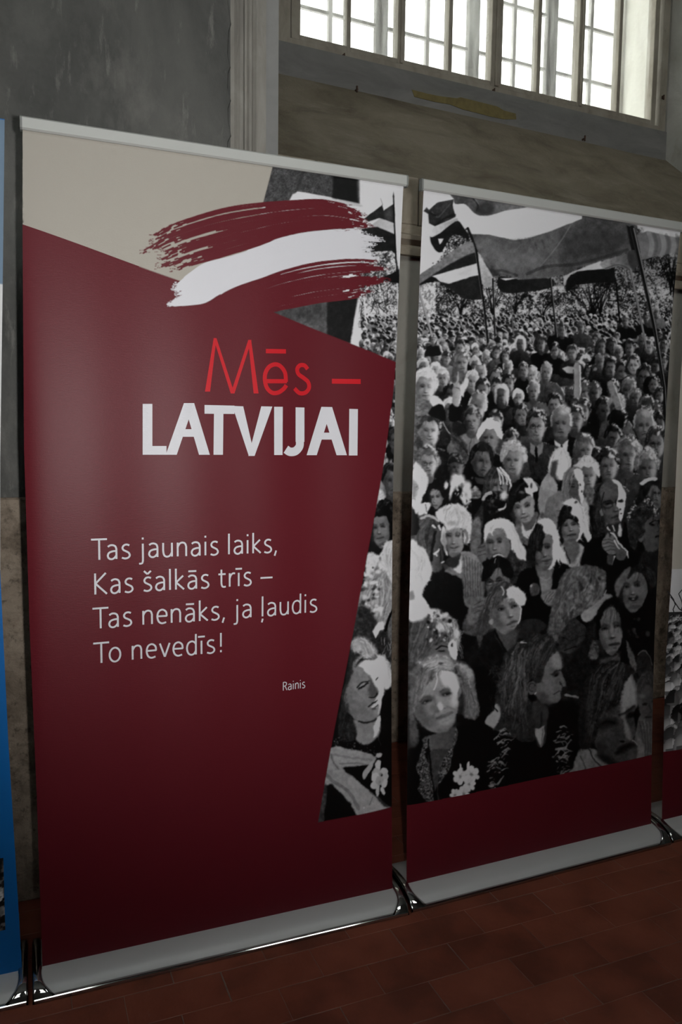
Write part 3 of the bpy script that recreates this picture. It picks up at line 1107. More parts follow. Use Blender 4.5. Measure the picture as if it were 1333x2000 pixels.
# ---- flags
poly([(891, 376), (887, 389), (890, 399), (906, 398), (916, 405), (925, 415), (937, 421), (960, 420), (988, 412), (1025, 406), (1040, 398), (1040, 380)], .30, 1, n=.05, v2=.50, dr=(1, 0))
stroke([(918, 378), (934, 400), (930, 412)], 5, .16, .8, w2=2)
stroke([(926, 385), (937, 401)], 3, .6, .7, w2=1)
poly([(948, 395), (965, 400), (962, 418), (938, 420), (925, 412), (930, 402)], .22, 4, .7)
poly([(828, 412), (834, 404), (839, 409), (855, 395), (887, 389), (885, 401), (891, 424), (878, 430), (851, 442), (839, 436), (837, 418)], .27, 1, n=.06, v2=.20, dr=(0, 1), sm=False)
stroke([(845, 414), (856, 424), (868, 412), (880, 398)], 3, .42, .6)
stroke([(840, 415), (852, 421)], 3, .1, .8)
stroke([(853, 439), (872, 425), (889, 420)], 5, .12, .7)
poly([(891, 426), (895, 430), (875, 444), (859, 456), (843, 464), (844, 454), (848, 444), (878, 431)], .80, 1, n=.04, v2=.62, dr=(1, 0))
poly([(895, 431), (906, 444), (917, 462), (912, 467), (894, 458), (880, 464), (867, 487), (861, 493), (852, 489), (843, 473), (841, 461), (845, 463), (859, 456), (878, 441)], .13, 1, n=.04)
poly([(857, 466), (867, 466), (864, 472), (860, 477)], .93, .8, sm=False)
GF = (N25 - .5) * .10 + (N9 - .5) * .05 + (N1 - .5) * .05
poly([(913, 444), (917, 454), (921, 457), (956, 458), (986, 465), (1005, 469), (1031, 466), (1080, 450), (1110, 438), (1137, 427), (1137, 415), (1245, 440), (1247, 489), (1242, 490), (1224, 494), (1196, 503), (1165, 513), (1129, 524), (1106, 536), (1070, 543),
      (1035, 547), (1015, 545), (986, 537), (974, 537), (964, 542), (955, 536), (950, 526), (945, 506), (929, 483), (921, 466)], .36, 1, sm=False, tex=GF)
poly([(930, 470), (990, 480), (1040, 500), (1010, 535), (985, 530), (955, 500)], .47, 16, .8)
poly([(1040, 470), (1110, 445), (1085, 500), (1035, 530)], .46, 14, .5)
poly([(1115, 445), (1220, 450), (1215, 490), (1130, 510), (1090, 500)], .27, 16, .8)
stroke([(1115, 440), (1090, 480), (1048, 530)], 2.5, .52, .6)
stroke([(1060, 470), (1064, 484)], 4, .28, .5)
stroke([(1045, 474), (1049, 486)], 3, .28, .5)
stroke([(1030, 535), (1070, 520), (1120, 517), (1170, 505), (1225, 488)], 6, .22, .6)
stroke([(945, 512), (960, 530), (980, 528), (1010, 538)], 5, .24, .6)
poly([(1224, 440), (1238, 446), (1246, 489), (1234, 491)], .14, 1.2, sm=False)
poly([(960, 520), (975, 535), (1000, 540), (975, 540), (958, 538)], .2, 3, .7)
stroke([(914, 446), (921, 462), (930, 488)], 5, .12)
# flag below, left of the pole
poly([(918, 471), (878, 495), (855, 514), (832, 528), (821, 538), (818, 556), (832, 552), (849, 538), (929, 513), (935, 513), (930, 491)], .42, 1, n=.08, v2=.52, dr=(1, -.6))
poly([(930, 493), (890, 510), (860, 528), (835, 545), (820, 556), (832, 553), (849, 540), (898, 525), (934, 514)], .17, 1.5, n=.03)
poly([(846, 539), (898, 524), (933, 514), (937, 537), (921, 540), (878, 554), (861, 550)], .84, 1, sm=False, tex=(N9 - .5) * .08)
poly([(846, 540), (861, 551), (852, 549), (836, 552), (822, 555)], .1, 1)
poly([(861, 551), (878, 555), (921, 541), (937, 538), (946, 584), (929, 586), (906, 584), (884, 567)], .17, 1, sm=False, n=.03)
poly([(935, 495), (947, 514), (963, 542), (962, 559), (945, 559), (938, 536)], .62, 1, n=.08, v2=.78, dr=(0, -1))
poly([(973, 543), (986, 540), (1015, 546), (1078, 544), (1078, 562), (1015, 572), (986, 572), (974, 563)], .13, 1, n=.03, v2=.20, dr=(1, 0))
poly([(978, 544), (1011, 543), (988, 548)], .85, .8, sm=False)
poly([(1102, 544), (1106, 537), (1165, 513), (1175, 512), (1180, 526), (1129, 530), (1111, 542), (1104, 558)], .86, 1, v2=.7, dr=(-1, 0))
poly([(1111, 542), (1129, 530), (1200, 523), (1204, 552), (1165, 553), (1127, 556), (1113, 568), (1105, 564)], .13, 1, sm=False, n=.03)
poly([(1174, 512), (1224, 495), (1242, 490), (1248, 516), (1232, 528), (1208, 520), (1183, 526)], .60, 1, n=.06, v2=.36, dr=(1, 0))
stroke([(1183, 524), (1208, 517), (1228, 525)], 2, .25, .7)
poly([(1225, 494), (1242, 490), (1249, 514), (1234, 527)], .28, 1.5)
poly([(1244, 459), (1265, 451), (1326, 465), (1330, 470), (1330, 492), (1293, 498), (1254, 508)], .50, 1, sm=False, tex=(N25 - .5) * .12)
for fx in (1268, 1292, 1312):
    stroke([(fx, 455), (fx + 6, 478), (fx + 2, 498)], 9, .66, .5)
    stroke([(fx + 10, 458), (fx + 16, 478), (fx + 12, 496)], 6, .36, .5)

# ---- the far crowd
def sz(y):
    return float(np.interp(y, [612, 640, 680, 720, 760, 800], [7.5, 10.5, 17, 24, 30, 36]))


def far_crowd(x0, x1, y0, y1, dens=1.0):
    y = y0
    while y < y1:
        s_ = sz(y)
        x = x0 + RR.uniform(0, s_)
        while x < x1:
            yy = y + RR.uniform(-.30, .30) * s_
            hh = s_ * RR.uniform(.85, 1.2)
            hr = RR.choice((.07, .08, .10, .12, .16, .22, .5, .8))
            fc = RR.uniform(.28, .55)
            st = RR.choice(('short', 'short', 'short', 'bob', 'curly', 'long', 'cap', 'bald', 'scarf'))
            if hh < 15:
                blob(x, yy + hh * .9, hh * .62, hh * .55, RR.choice((.08, .12, .2, .35, .6, .85)), .95, 0, 2)
                blob(x, yy, hh * .34, hh * .48, fc, 1, 0, 2)
                blob(x - hh * .02, yy - hh * .24, hh * .36, hh * .28, hr, 1, 0, 2)
                blob(x, yy, hh * .22, hh * .07, fc * .4, .8)
                if RR.random() < .75:
                    stroke([(x + hh * .05, yy - hh * .48), (x + hh * .33, yy - hh * .25), (x + hh * .36, yy + hh * .2)], 1.6, RR.uniform(.7, .97), .9)
                if RR.random() < .3:
                    stroke([(x + hh * .3, yy + hh * .5), (x + hh * .6, yy + hh * .8)], 2, .9, .8)
            else:
                head(x, yy, hh, RR.uniform(-.6, .6), RR.uniform(-.15, .15), fc, hr, st, RR.choice((0, .75, .9, .95)), RR.choice((.08, .12, .16, .22, .34, .5, .75)), lit=RR.choice((0, .6, .8, .92)), litw=RR.uniform(.15, .35))
            x += s_ * RR.uniform(.72, 1.15) / dens
        y += s_ * .46


far_crowd(800, 1330, 618, 800)
# a few taller figures in the far rows
for (x, y, h, hr, bd) in ((1091, 643, 20, .12, .10), (1222, 628, 20, .25, .1), (1263, 622, 20, .10, .08), (1283, 610, 18, .5, .5), (1136, 640, 22, .2, .3), (1100, 645, 24, .15, .12), (1205, 660, 18, .12, .1)):
    head(x, y, h, 0, 0, .4, hr, 'short', .9, bd, 1.25)
# ---- middle of the crowd, back to front:
# x, y, h, yaw, roll, face, hair, style, rim, body, options
MID = [
    (825, 692, 20, .1, 0, .5, .5, 'curly', .9, .3, {}), (856, 692, 26, .2, 0, .5, .45, 'short', .92, .3, {}), (848, 664, 18, 0, 0, .5, .12, 'short', .8, .1, {}),
    (899, 680, 28, .2, 0, .5, .10, 'short', .9, .35, dict(bw=1.2)), (873, 700, 26, .4, .2, .5, .12, 'bangs', .95, .5, {}), (903, 710, 40, 0, 0, .5, .3, 'long', .95, .5, {}),
    (930, 690, 20, .2, 0, .5, .3, 'short', .9, .1, {}), (951, 702, 30, .3, 0, .5, .55, 'bald', .95, .12, {}), (970, 690, 24, .6, .2, .5, .15, 'bob', .95, .35, {}), (988, 697, 22, -.2, 0, .5, .08, 'bob', .8, .1, {}),
    (1005, 690, 30, .1, 0, .35, .75, 'short', .95, .3, {}), (1058, 672, 30, 0, 0, .35, .12, 'bob', .9, .12, {}), (1016, 672, 26, .2, 0, .35, .7, 'scarf', .95, .2, {}),
    (1095, 702, 30, .1, 0, .35, .5, 'bald', .9, .3, {}), (1085, 684, 26, .1, 0, .45, .10, 'short', .9, .1, dict(gl=True)), (1118, 690, 28, .1, 0, .42, .12, 'short', .9, .2, {}),
    (1176, 678, 30, .1, 0, .38, .14, 'long', .92, .1, {}), (1196, 676, 28, .2, 0, .3, .06, 'bob', .9, .5, {}), (1229, 680, 28, 0, 0, .36, .08, 'short', .92, .15, {}), (1255, 668, 28, .2, 0, .36, .3, 'bald', .92, .2, {}),
    (1268, 680, 26, 0, 0, .5, .14, 'long', .9, .12, {}), (1300, 680, 26, .2, 0, .36, .1, 'short', .9, .2, {}), (1208, 690, 24, .2, 0, .36, .4, 'short', .94, .3, {}),
    (992, 720, 28, .2, 0, .42, .75, 'bald', .92, .3, {}), (1022, 724, 28, .2, 0, .42, .10, 'short', .9, .12, dict(smile=.6)), (1039, 733, 30, .2, 0, .55, .65, 'bald', .95, .14, {}), (1068, 728, 34, .3, 0, .45, .5, 'bald', .92, .35, dict(bw=1.2)),
    (1150, 726, 24, 0, 0, .40, .10, 'bob', .85, .1, {}), (1165, 727, 28, 0, 0, .55, .06, 'bob', .8, .12, dict(smile=1)), (1172, 708, 28, .3, 0, .36, .3, 'bald', .95, .2, {}), (1193, 718, 36, .1, 0, .38, .10, 'long', .92, .12, dict(gl=True)),
    (1216, 726, 36, 0, 0, .40, .07, 'short', .93, .2, {}), (1237, 714, 36, .2, 0, .6, .12, 'bob', .94, .2, {}), (1258, 738, 44, -.2, .1, .34, .08, 'short', .92, .14, dict(gl=True)), (1282, 716, 30, 0, 0, .3, .1, 'cap', .85, .12, {}),
    (1298, 708, 30, .1, 0, .4, .1, 'short', .92, .2, {}), (1278, 752, 34, 0, 0, .44, .07, 'bob', .85, .14, dict(smile=1)), (1291, 773, 30, .1, 0, .4, .08, 'bob', .9, .2, {}),
    (830, 716, 28, .1, 0, .4, .6, 'curly', .9, .5, {}), (853, 722, 26, .3, 0, .6, .8, 'short', .95, .6, {}), (865, 740, 34, .1, 0, .45, .62, 'curly', .94, .2, {}), (928, 712, 26, .1, 0, .4, .6, 'curly', .92, .35, {}),
    (938, 731, 36, .25, 0, .42, .7, 'bald', .95, .3, dict(gl=True)), (968, 738, 34, .3, .1, .5, .10, 'short', .9, .16, {}), (994, 750, 34, 0, 0, .42, .07, 'short', .85, .1, {}), (922, 745, 36, .4, .1, .55, .7, 'short', .95, .12, {}),
    (1144, 766, 36, .05, 0, .42, .25, 'short', .94, .30, dict(col=.7)), (1162, 768, 38, .1, 0, .3, .25, 'short', .9, .10, {}), (1198, 762, 34, -.3, 0, .35, .08, 'curly', .93, .3, {}), (1228, 762, 40, -.3, 0, .34, .35, 'short', .95, .22, {}),
    (1042, 765, 38, .15, 0, .42, .6, 'bald', .95, .42, dict(bw=1.45)), (882, 770, 34, -.1, 0, .3, .07, 'curly', .8, .1, {}), (943, 763, 40, .2, 0, .40, .10, 'short', .95, .10, {}), (968, 755, 28, .2, .2, .5, .1, 'short', .9, .12, {}),
    (980, 773, 36, .1, 0, .32, .55, 'scarf', .95, .14, {}), (1012, 778, 30, .1, 0, .5, .9, 'short', .97, .3, {}), (1284, 805, 34, .1, 0, .35, .3, 'curly', .92, .12, {}), (1240, 778, 36, .3, 0, .32, .4, 'short', .93, .2, {}),
    (1084, 792, 40, .05, 0, .46, .07, 'short', .8, .26, dict(bw=1.35, lit=.62)), (1140, 803, 40, .3, .1, .36, .10, 'short', .92, .14, {}), (1262, 800, 46, .3, .1, .28, .2, 'short', .95, .12, {}), (1180, 803, 46, .5, 0, .28, .05, 'short', .93, .10, dict(bw=1.3)),
    (1204, 795, 40, -.2, .2, .35, .5, 'curly', .94, .4, {}), (1292, 830, 38, .1, 0, .34, .08, 'curly', .93, .12, {}), (1018, 812, 42, .2, -.1, .46, .10, 'long', .85, .35, dict(lit=.6)), (1124, 820, 48, .15, 0, .36, .12, 'short', .94, .10, dict(gl=True)),
    (833, 756, 62, .3, .12, .56, .72, 'short', .97, None, dict(lit=.95)), (932, 796, 54, .35, .15, .40, .62, 'bald', .97, .2, dict(lit=.92)), (880, 800, 40, .2, 0, .4, .75, 'short', .95, .25, {}),
    (968, 826, 40, .3, 0, .52, .10, 'short', .85, .35, dict(lit=.9)), (1205, 826, 46, .5, .3, .10, .04, 'curly', .92, .30, dict(lit=0, bw=1.4)), (1258, 832, 62, .15, 0, .46, .55, 'bald', .95, .10, dict(col=.7, lit=.62)),
    (1098, 828, 60, -.1, 0, .44, .5, 'bald', .80, .07, dict(col=.82, lit=.55, bw=1.2)), (1048, 834, 58, .1, 0, .50, .10, 'short', .90, .26, dict(gl=True, col=.5, lit=.8, bw=1.35)), (921, 823, 46, .15, 0, .48, .14, 'curly', .75, .60, dict(bw=1.2, lit=.62)),
    (998, 862, 42, -.3, 0, .42, .10, 'bangs', .85, .3, dict(lit=.8)), (1198, 856, 42, .5, .1, .34, .06, 'curly', .85, .32, dict(gl=True, lit=.9)), (1284, 868, 60, .05, 0, .42, .14, 'long', .94, .25, dict(gl=True)),
    (841, 842, 60, .1, .02, .58, .10, 'short', .85, .14, dict(lit=.9, smile=.6)), (956, 856, 56, -.15, 0, .46, .95, 'curly', .98, .10, dict(lit=.55)), (1143, 880, 54, .2, -.1, .44, .25, 'bob', .96, .08, dict(lit=.9)),
    (890, 914, 44, .5, 0, .3, .10, 'cap', .5, .10, dict(lit=.6)), (1224, 890, 64, .6, .1, .42, .30, 'short', .95, .30, dict(lit=.85)), (839, 906, 54, .05, 0, .52, .25, 'curly', .85, .12, dict(gl=True, lit=.85)),
    (1003, 900, 60, -.25, 0, .50, .58, 'curly', .93, .12, dict(lit=.8, bw=1.2)), (1167, 895, 34, .5, 0, .3, .08, 'short', .8, .12, {}), (1188, 912, 58, .2, 0, .42, .10, 'curly', .95, .3, {}), (1266, 916, 62, .0, 0, .40, .42, 'curly', .95, .3, {}),
    (940, 902, 62, .8, .1, .38, .06, 'bob', .15, .08, dict(lit=.5)), (1147, 930, 58, .5, 0, .45, .72, 'curly', .96, .5, {}),
]
# the deep shade between the heads
poly([(790, 800), (1340, 800), (1340, 1640), (790, 1640)], .09, 30, sm=False, n=.05)
for (x, y, h, yw, rl, fc, hr, st, rm, bd, op) in MID:
    head(x, y, h, yw, rl, fc, hr, st, rm, bd, **op)
# the child's pale hood and coat, the raised arms of the middle rows
poly([(842, 782), (852, 772), (866, 784), (868, 800), (852, 797), (846, 792)], .9, 1, n=.04)
poly([(820, 790), (836, 780), (846, 795), (838, 806), (820, 812)], .42, 2, n=.12)
poly([(846, 795), (864, 790), (872, 815), (866, 822), (838, 808)], .08, 1.5)
poly([(880, 822), (879, 792), (897, 788), (898, 818)], .06, 1.2)
poly([(886, 790), (884, 768), (888, 752), (894, 746), (900, 750), (902, 760), (897, 792)], .52, 1.2, v2=.75, dr=(1, 0))
stroke([(893, 752), (895, 740), (895, 728)], 4, .6, w2=2.5)
stroke([(897, 788), (902, 768), (905, 757)], 2.2, .95)
for q in range(3):
    stroke([(888 + q * 3, 756), (898 + q, 760 + q * 3)], 1, .3, .6)
poly([(898, 760), (906, 745), (914, 738), (916, 748), (908, 765), (905, 775)], .85, 1.2)
poly([(1100, 720), (1110, 714), (1122, 716), (1124, 708), (1132, 708), (1134, 716), (1136, 776), (1122, 778), (1121, 730), (1108, 728)], .50, 1, sm=False, v2=.75, dr=(-1, 0))
stroke([(1133, 714), (1135, 772)], 1.8, .9)
stroke([(1121, 722), (1122, 776)], 1.4, .25)
# woman's coat sleeves and the dark shoulders between
poly([(1196, 742), (1206, 770), (1214, 796), (1204, 800), (1196, 776), (1186, 752)], .5, 1.2, n=.1)
stroke([(1198, 745), (1209, 775), (1216, 798)], 1.6, .9, .8)
stroke([(866, 824), (876, 842), (884, 850)], 2, .8, .8)
poly([(880, 848), (894, 846), (912, 870), (914, 900), (900, 890), (888, 872)], .30, 1.5, n=.12)
for q in range(5):
    stroke([(884 + q * 5, 852 + q * 6), (904 + q * 3, 866 + q * 6)], 1.2, .12, .7)
poly([(888, 816), (900, 812), (920, 830), (904, 850), (886, 846)], .1, 2, .5)
# grainy bleached strip along the left margin
poly([(800, 770), (830, 790), (828, 830), (826, 900), (812, 1000), (800, 1000)], .5, 12, .55, n=.25)

# ---- large heads of the front rows -------------------------------------------------
# bright profile at the left margin
poly([(808, 1000), (812, 908), (828, 915), (838, 935), (836, 955), (828, 975), (825, 992), (818, 1004)], .90, 2, n=.05, v2=.97, dr=(1, 0))
poly([(808, 935), (818, 945), (818, 965), (810, 975)], .45, 4, .8, fray=1)
strands([[(812, 912), (826, 930), (828, 960)], [(816, 908), (836, 930), (836, 955)]], 26, .55, 1, 1.2, .7)
poly([(826, 985), (846, 985), (838, 1012), (822, 1010)], .92, 1.5)
stroke([(834, 986), (836, 1000)], 1.4, .3)
# child with dark bob and a white ribbon
poly([(845, 985), (860, 975), (880, 1000), (860, 1012), (838, 1008)], .07, 2)
poly([(843, 960), (848, 952), (860, 955), (868, 968), (864, 985), (856, 994), (848, 988), (845, 975)], .58, 1.2, v2=.42, dr=(1, 0))
feat((847, 971.5), (857, 971), (853, 986.5), .5, -.4)
poly([(842, 962), (846, 945), (862, 930), (880, 926), (900, 934), (906, 955), (898, 975), (882, 978), (866, 972), (858, 958), (848, 955)], .11, 1.3, n=.05, fray=1)
strands([[(876, 928), (858, 936), (846, 956)], [(884, 928), (880, 950), (866, 972)], [(890, 930), (900, 950), (890, 975)]], 30, .04, .3, 1.1, .7)
for (x, y, rx, ry) in ((884, 955, 4, 22), (888, 944, 9, 14), (900, 940, 10, 12), (912, 952, 9, 14), (918, 965, 7, 11), (910, 978, 8, 10), (894, 932, 12, 7), (905, 968, 6, 10), (872, 948, 4, 9)):
    blob(x, y, rx, ry, .92, .95, RR.uniform(-.4, .4))
for i in range(26):
    x, y = RR.uniform(886, 922), RR.uniform(934, 992)
    blob(x, y, RR.uniform(1, 3), RR.uniform(2, 5), RR.choice((.25, .4, .98, .99)), .7)
poly([(920, 966), (926, 950), (932, 952), (940, 962), (936, 972), (924, 974)], .5, 1.5, n=.35)
# woman with streaked fringe, and dark curls before her
poly([(944, 990), (944, 940), (952, 922), (966, 912), (982, 914), (994, 935), (996, 965), (985, 985)], .22, 1.5, n=.06)
poly([(958, 940), (972, 936), (988, 942), (990, 960), (980, 972), (962, 975)], .46, 1.5)
features(972, 950, 28, 44, .3, .1, .48, .1)
strands([[(968, 913), (950, 935), (946, 985)], [(972, 913), (962, 935), (956, 960)], [(976, 914), (984, 930), (988, 945)]], 46, .08, .5, 1.3, .7)
for q in (978, 984, 990):
    stroke([(972, 916), (q - 2, 930), (q, 946)], 2.4, .93, .9)
stroke([(978, 914), (992, 930), (997, 955), (994, 978)], 4, .95, .9)
poly([(940, 1012), (942, 985), (954, 966), (972, 958), (988, 966), (994, 990), (988, 1014), (960, 1020)], .12, 2, n=.06)
for i in range(60):
    x, y = 968 + RS.randn() * 13, 985 + RS.randn() * 13
    blob(x, y, RR.uniform(1.5, 5), RR.uniform(1.2, 3), RR.choice((.05, .08, .2, .3, .42)), .6, RR.uniform(0, 3))
blob(984, 968, 9, 10, .9, .9)
stroke([(975, 996), (984, 992), (988, 984)], 4, .85, .9, w2=1.5)
stroke([(944, 974), (950, 966), (958, 962)], 7, .75, .8)
poly([(920, 1020), (930, 1000), (942, 985), (944, 1030), (925, 1040)], .22, 2, n=.06)
# blond profile in a ribbed coat (right of centre) and the fair head behind
poly([(1076, 930), (1074, 905), (1084, 882), (1098, 873), (1110, 880), (1118, 905), (1112, 930), (1098, 938)], .86, 1.5, n=.06, fray=1)
strands([[(1096, 874), (1080, 890), (1076, 930)], [(1100, 874), (1100, 900), (1096, 935)], [(1104, 876), (1116, 900), (1112, 930)]], 50, .45, 1, 1.4, .7)
poly([(1074, 935), (1080, 905), (1092, 900), (1088, 925), (1094, 940), (1085, 948)], .16, 3, .8)
poly([(1052, 985), (1054, 955), (1068, 940), (1082, 932), (1092, 960), (1084, 1010), (1060, 1010)], .62, 1.5, n=.04)
poly([(1066, 1020), (1068, 980), (1084, 965), (1098, 958), (1106, 990), (1100, 1030), (1075, 1040)], .48, 1.5, n=.04)
for q in range(12):
    stroke([(1056 + q * 2.6, 950 + q), (1054 + q * 2.7, 990), (1060 + q * 2.6, 1025)], .8, .28, .45)
poly([(1100, 985), (1098, 960), (1102, 930), (1112, 914), (1128, 912), (1140, 922), (1142, 950), (1136, 972), (1122, 985)], .46, 1.5, n=.06)
poly([(1112, 945), (1122, 935), (1134, 945), (1136, 965), (1128, 980), (1116, 975)], .30, 2, v2=.36, dr=(1, 0))
blob(1120, 951, 4, 2, .1, .8)
stroke([(1113, 946), (1122, 945)], 2, .12, .8)
strands([[(1118, 914), (1104, 935), (1100, 985)], [(1122, 914), (1112, 935), (1108, 975)], [(1126, 914), (1124, 930), (1116, 945)]], 60, .2, .75, 1.4, .7)
poly([(1124, 916), (1138, 920), (1141, 945), (1138, 962), (1141, 975), (1137, 984), (1132, 965), (1130, 940), (1123, 928)], .95, 1.2)
for (x, y) in ((1133, 946), (1136, 960), (1122, 930)):
    blob(x, y, 1.6, 3.2, .15, .9)
poly([(1136, 985), (1148, 970), (1158, 975), (1154, 1040), (1146, 1050), (1138, 1010)], .72, 2, n=.05)
poly([(1152, 980), (1162, 975), (1160, 1040), (1152, 1046)], .10, 1.5)
poly([(1142, 960), (1152, 950), (1166, 960), (1164, 985), (1150, 985)], .42, 2, n=.1)
# smiling woman with short dark hair
poly([(1006, 1022), (1018, 1010), (1040, 1040), (1052, 1010), (1062, 1002), (1074, 1020), (1078, 1050), (1040, 1070), (1012, 1052)], .40, 2, n=.08)
poly([(1018, 1020), (1028, 1036), (1044, 1026), (1050, 1006), (1046, 1034), (1032, 1052), (1020, 1040)], .80, 1.2)
poly([(1016, 1006), (1050, 1000), (1046, 1022), (1034, 1034), (1022, 1026)], .38, 1.5)
poly([(1002, 988), (1010, 972), (1028, 966), (1042, 972), (1045, 992), (1042, 1008), (1030, 1022), (1016, 1018), (1006, 1006)], .56, 1.3, v2=.60, dr=(1, -.3), n=.02)
feat((1010, 992), (1030, 987.5), (1022, 1012), .56, -.15, smile=1.0, gaze=-.3)
poly([(993, 985), (994, 960), (1004, 944), (1020, 934), (1038, 936), (1050, 952), (1050, 985), (1046, 1000), (1044, 975), (1034, 966), (1020, 976), (1006, 984), (1000, 1000), (996, 995)], .11, 1.3, n=.05, fray=1)
strands([[(1022, 938), (1002, 955), (996, 990)], [(1026, 938), (1014, 960), (1006, 982)], [(1030, 938), (1032, 955), (1022, 974)]], 50, .04, .34, 1.4, .7)
poly([(1020, 934), (1036, 934), (1048, 946), (1051, 958), (1042, 962), (1041, 972), (1036, 966), (1027, 962), (1026, 952), (1032, 952), (1030, 944)], .90, 1.4)
blob(1039, 948, 3, 6, .2, .9)
blob(1030, 949, 4, 3, .12, .9)
blob(1019, 962, 6, 3, .5, .7)
poly([(1060, 940), (1072, 925), (1078, 935), (1066, 955), (1058, 952)], .62, 1.2, n=.08)
# woman with dark fringe, pale side hair
poly([(1092, 1090), (1098, 1068), (1110, 1060), (1134, 1062), (1146, 1080), (1142, 1100), (1120, 1110)], .62, 1.5, n=.06)
poly([(1104, 1055), (1130, 1055), (1130, 1085), (1118, 1100), (1106, 1085)], .40, 2, n=.03)
stroke([(1104, 1070), (1108, 1085), (1116, 1100)], 1.6, .08)
poly([(1096, 1028), (1100, 1015), (1116, 1012), (1130, 1020), (1132, 1042), (1126, 1056), (1114, 1062), (1104, 1054), (1098, 1042)], .50, 1.3, v2=.44, dr=(1, 0))
feat((1106, 1026.5), (1123, 1024), (1115.5, 1045), .48, .1, openm=.35)
poly([(1091, 1062), (1091, 1015), (1098, 994), (1112, 982), (1126, 996), (1132, 1024), (1124, 1018), (1110, 1014), (1100, 1026), (1097, 1050), (1096, 1064)], .12, 1.2, n=.05, fray=1)
strands([[(1110, 986), (1096, 1005), (1092, 1060)], [(1114, 986), (1106, 1005), (1100, 1022)], [(1118, 988), (1120, 1005), (1122, 1020)]], 46, .05, .35, 1.2, .7)
poly([(1102, 984), (1118, 974), (1132, 982), (1144, 1005), (1150, 1035), (1156, 1052), (1148, 1058), (1140, 1040), (1134, 1052), (1130, 1050), (1133, 1030), (1128, 1012), (1119, 1004), (1117, 990)], .90, 1.2, n=.12, fray=1)
strands([[(1122, 978), (1134, 1000), (1138, 1045)], [(1128, 980), (1146, 1010), (1154, 1052)]], 30, .6, 1, 1.2, .7)
blob(1126, 982, 3.5, 3, .25, .9)
stroke([(1132, 1042), (1129, 1056)], 1.6, .9)
# old bald man with glasses, clasped hands
poly([(1136, 1110), (1142, 1070), (1158, 1050), (1186, 1038), (1215, 1020), (1228, 1030), (1240, 1070), (1232, 1100), (1215, 1115), (1180, 1120)], .055, 2)
poly([(1160, 1045), (1158, 985), (1166, 955), (1180, 945), (1176, 985), (1182, 1010), (1180, 1040), (1170, 1050)], .16, 2, n=.08, fray=1)
strands([[(1168, 955), (1160, 1000), (1162, 1045)], [(1176, 950), (1172, 1000), (1178, 1040)]], 34, .06, .42, 1.4, .7)
poly([(1182, 1028), (1214, 1018), (1216, 1040), (1196, 1060), (1184, 1050)], .22, 2)
poly([(1174, 975), (1172, 955), (1180, 942), (1198, 937), (1212, 945), (1219, 965), (1220, 990), (1214, 1008), (1212, 1019), (1198, 1026), (1184, 1018), (1178, 1000)], .38, 1.3, v2=.33, dr=(1, 0), n=.03)
feat((1188, 984), (1211, 980), (1202, 1010), .36, .3, dk=.07, glasses=True)
poly([(1196, 938), (1208, 940), (1219, 956), (1222, 968), (1219, 1000), (1214, 1019), (1209, 1010), (1210, 995), (1205, 985), (1208, 965), (1206, 950)], .93, 1.0)
for (x, y, rx, ry) in ((1213, 978, 6, 3.4), (1212, 994, 2, 3), (1214, 1003, 2.4, 2)):
    blob(x, y, rx, ry, .10, .95)
blob(1176, 1000, 5, 8, .48, .9, 0, 2)
stroke([(1180, 962), (1176, 985), (1180, 1005)], 2, .12, .7)
poly([(1176, 1068), (1180, 1050), (1188, 1040), (1192, 1050), (1197, 1036), (1201, 1044), (1206, 1050), (1204, 1078), (1190, 1082)], .46, 1.2, n=.04)
for q in range(4):
    stroke([(1178, 1056 + q * 7), (1190, 1053 + q * 7), (1200, 1056 + q * 6)], 1.2, .16, .8)
poly([(1200, 1050), (1206, 1052), (1216, 1066), (1226, 1076), (1218, 1094), (1204, 1090), (1200, 1070)], .34, 1.2)
for pp in ([(1194, 1040), (1203, 1046), (1208, 1060), (1220, 1072), (1226, 1078)], [(1201, 1056), (1206, 1068), (1210, 1072)], [(1187, 1030), (1192, 1036)], [(1198, 1028), (1200, 1036)], [(1200, 1086), (1195, 1104)], [(1224, 1078), (1227, 1090)]):
    stroke(pp, 3.2, .92, .9, w2=1.6)
poly([(1186, 1084), (1198, 1084), (1196, 1104), (1186, 1100)], .30, 1.5)
poly([(1206, 1040), (1212, 1022), (1214, 1042), (1212, 1048)], .75, 1.2, n=.1)
# curly-haired man at the right margin
poly([(1250, 1110), (1256, 1075), (1285, 1060), (1305, 1060), (1305, 1200), (1270, 1140)], .18, 3, n=.05)
poly([(1256, 1050), (1262, 1030), (1290, 1000), (1300, 1010), (1300, 1060), (1285, 1076), (1262, 1075)], .34, 2, n=.03)
poly([(1258, 1040), (1262, 1015), (1275, 1000), (1296, 995), (1300, 1060), (1284, 1070), (1268, 1068)], .38, 1.5, v2=.30, dr=(1, 0))
stroke([(1272, 1024), (1282, 1017), (1294, 1018)], 2.6, .07)
blob(1278, 1026, 6, 2.6, .08, .9)
blob(1292, 1020, 3, 3, .08, .8)
stroke([(1288, 1022), (1292, 1036), (1288, 1040)], 2, .2, .8)
stroke([(1284, 1050), (1290, 1048), (1296, 1050)], 3.4, .07, .9)
blob(1252, 1050, 6, 9, .40, 1, 0, 2)
poly([(1228, 1060), (1224, 1020), (1230, 995), (1246, 972), (1262, 964), (1282, 976), (1296, 992), (1294, 1004), (1276, 1008), (1262, 1022), (1258, 1045), (1246, 1056), (1240, 1075)], .22, 1.5, n=.10)
for i in range(150):
    t = RR.uniform(-3.0, -.1)
    r = RR.uniform(.55, 1.05)
    x, y = 1258 + 34 * r * math.cos(t), 1022 + 52 * r * math.sin(t)
    v = RR.uniform(.5, .97) if r > .8 else RR.uniform(.06, .42)
    blob(x, y, RR.uniform(1, 3), RR.uniform(1, 2.6), v, .7)
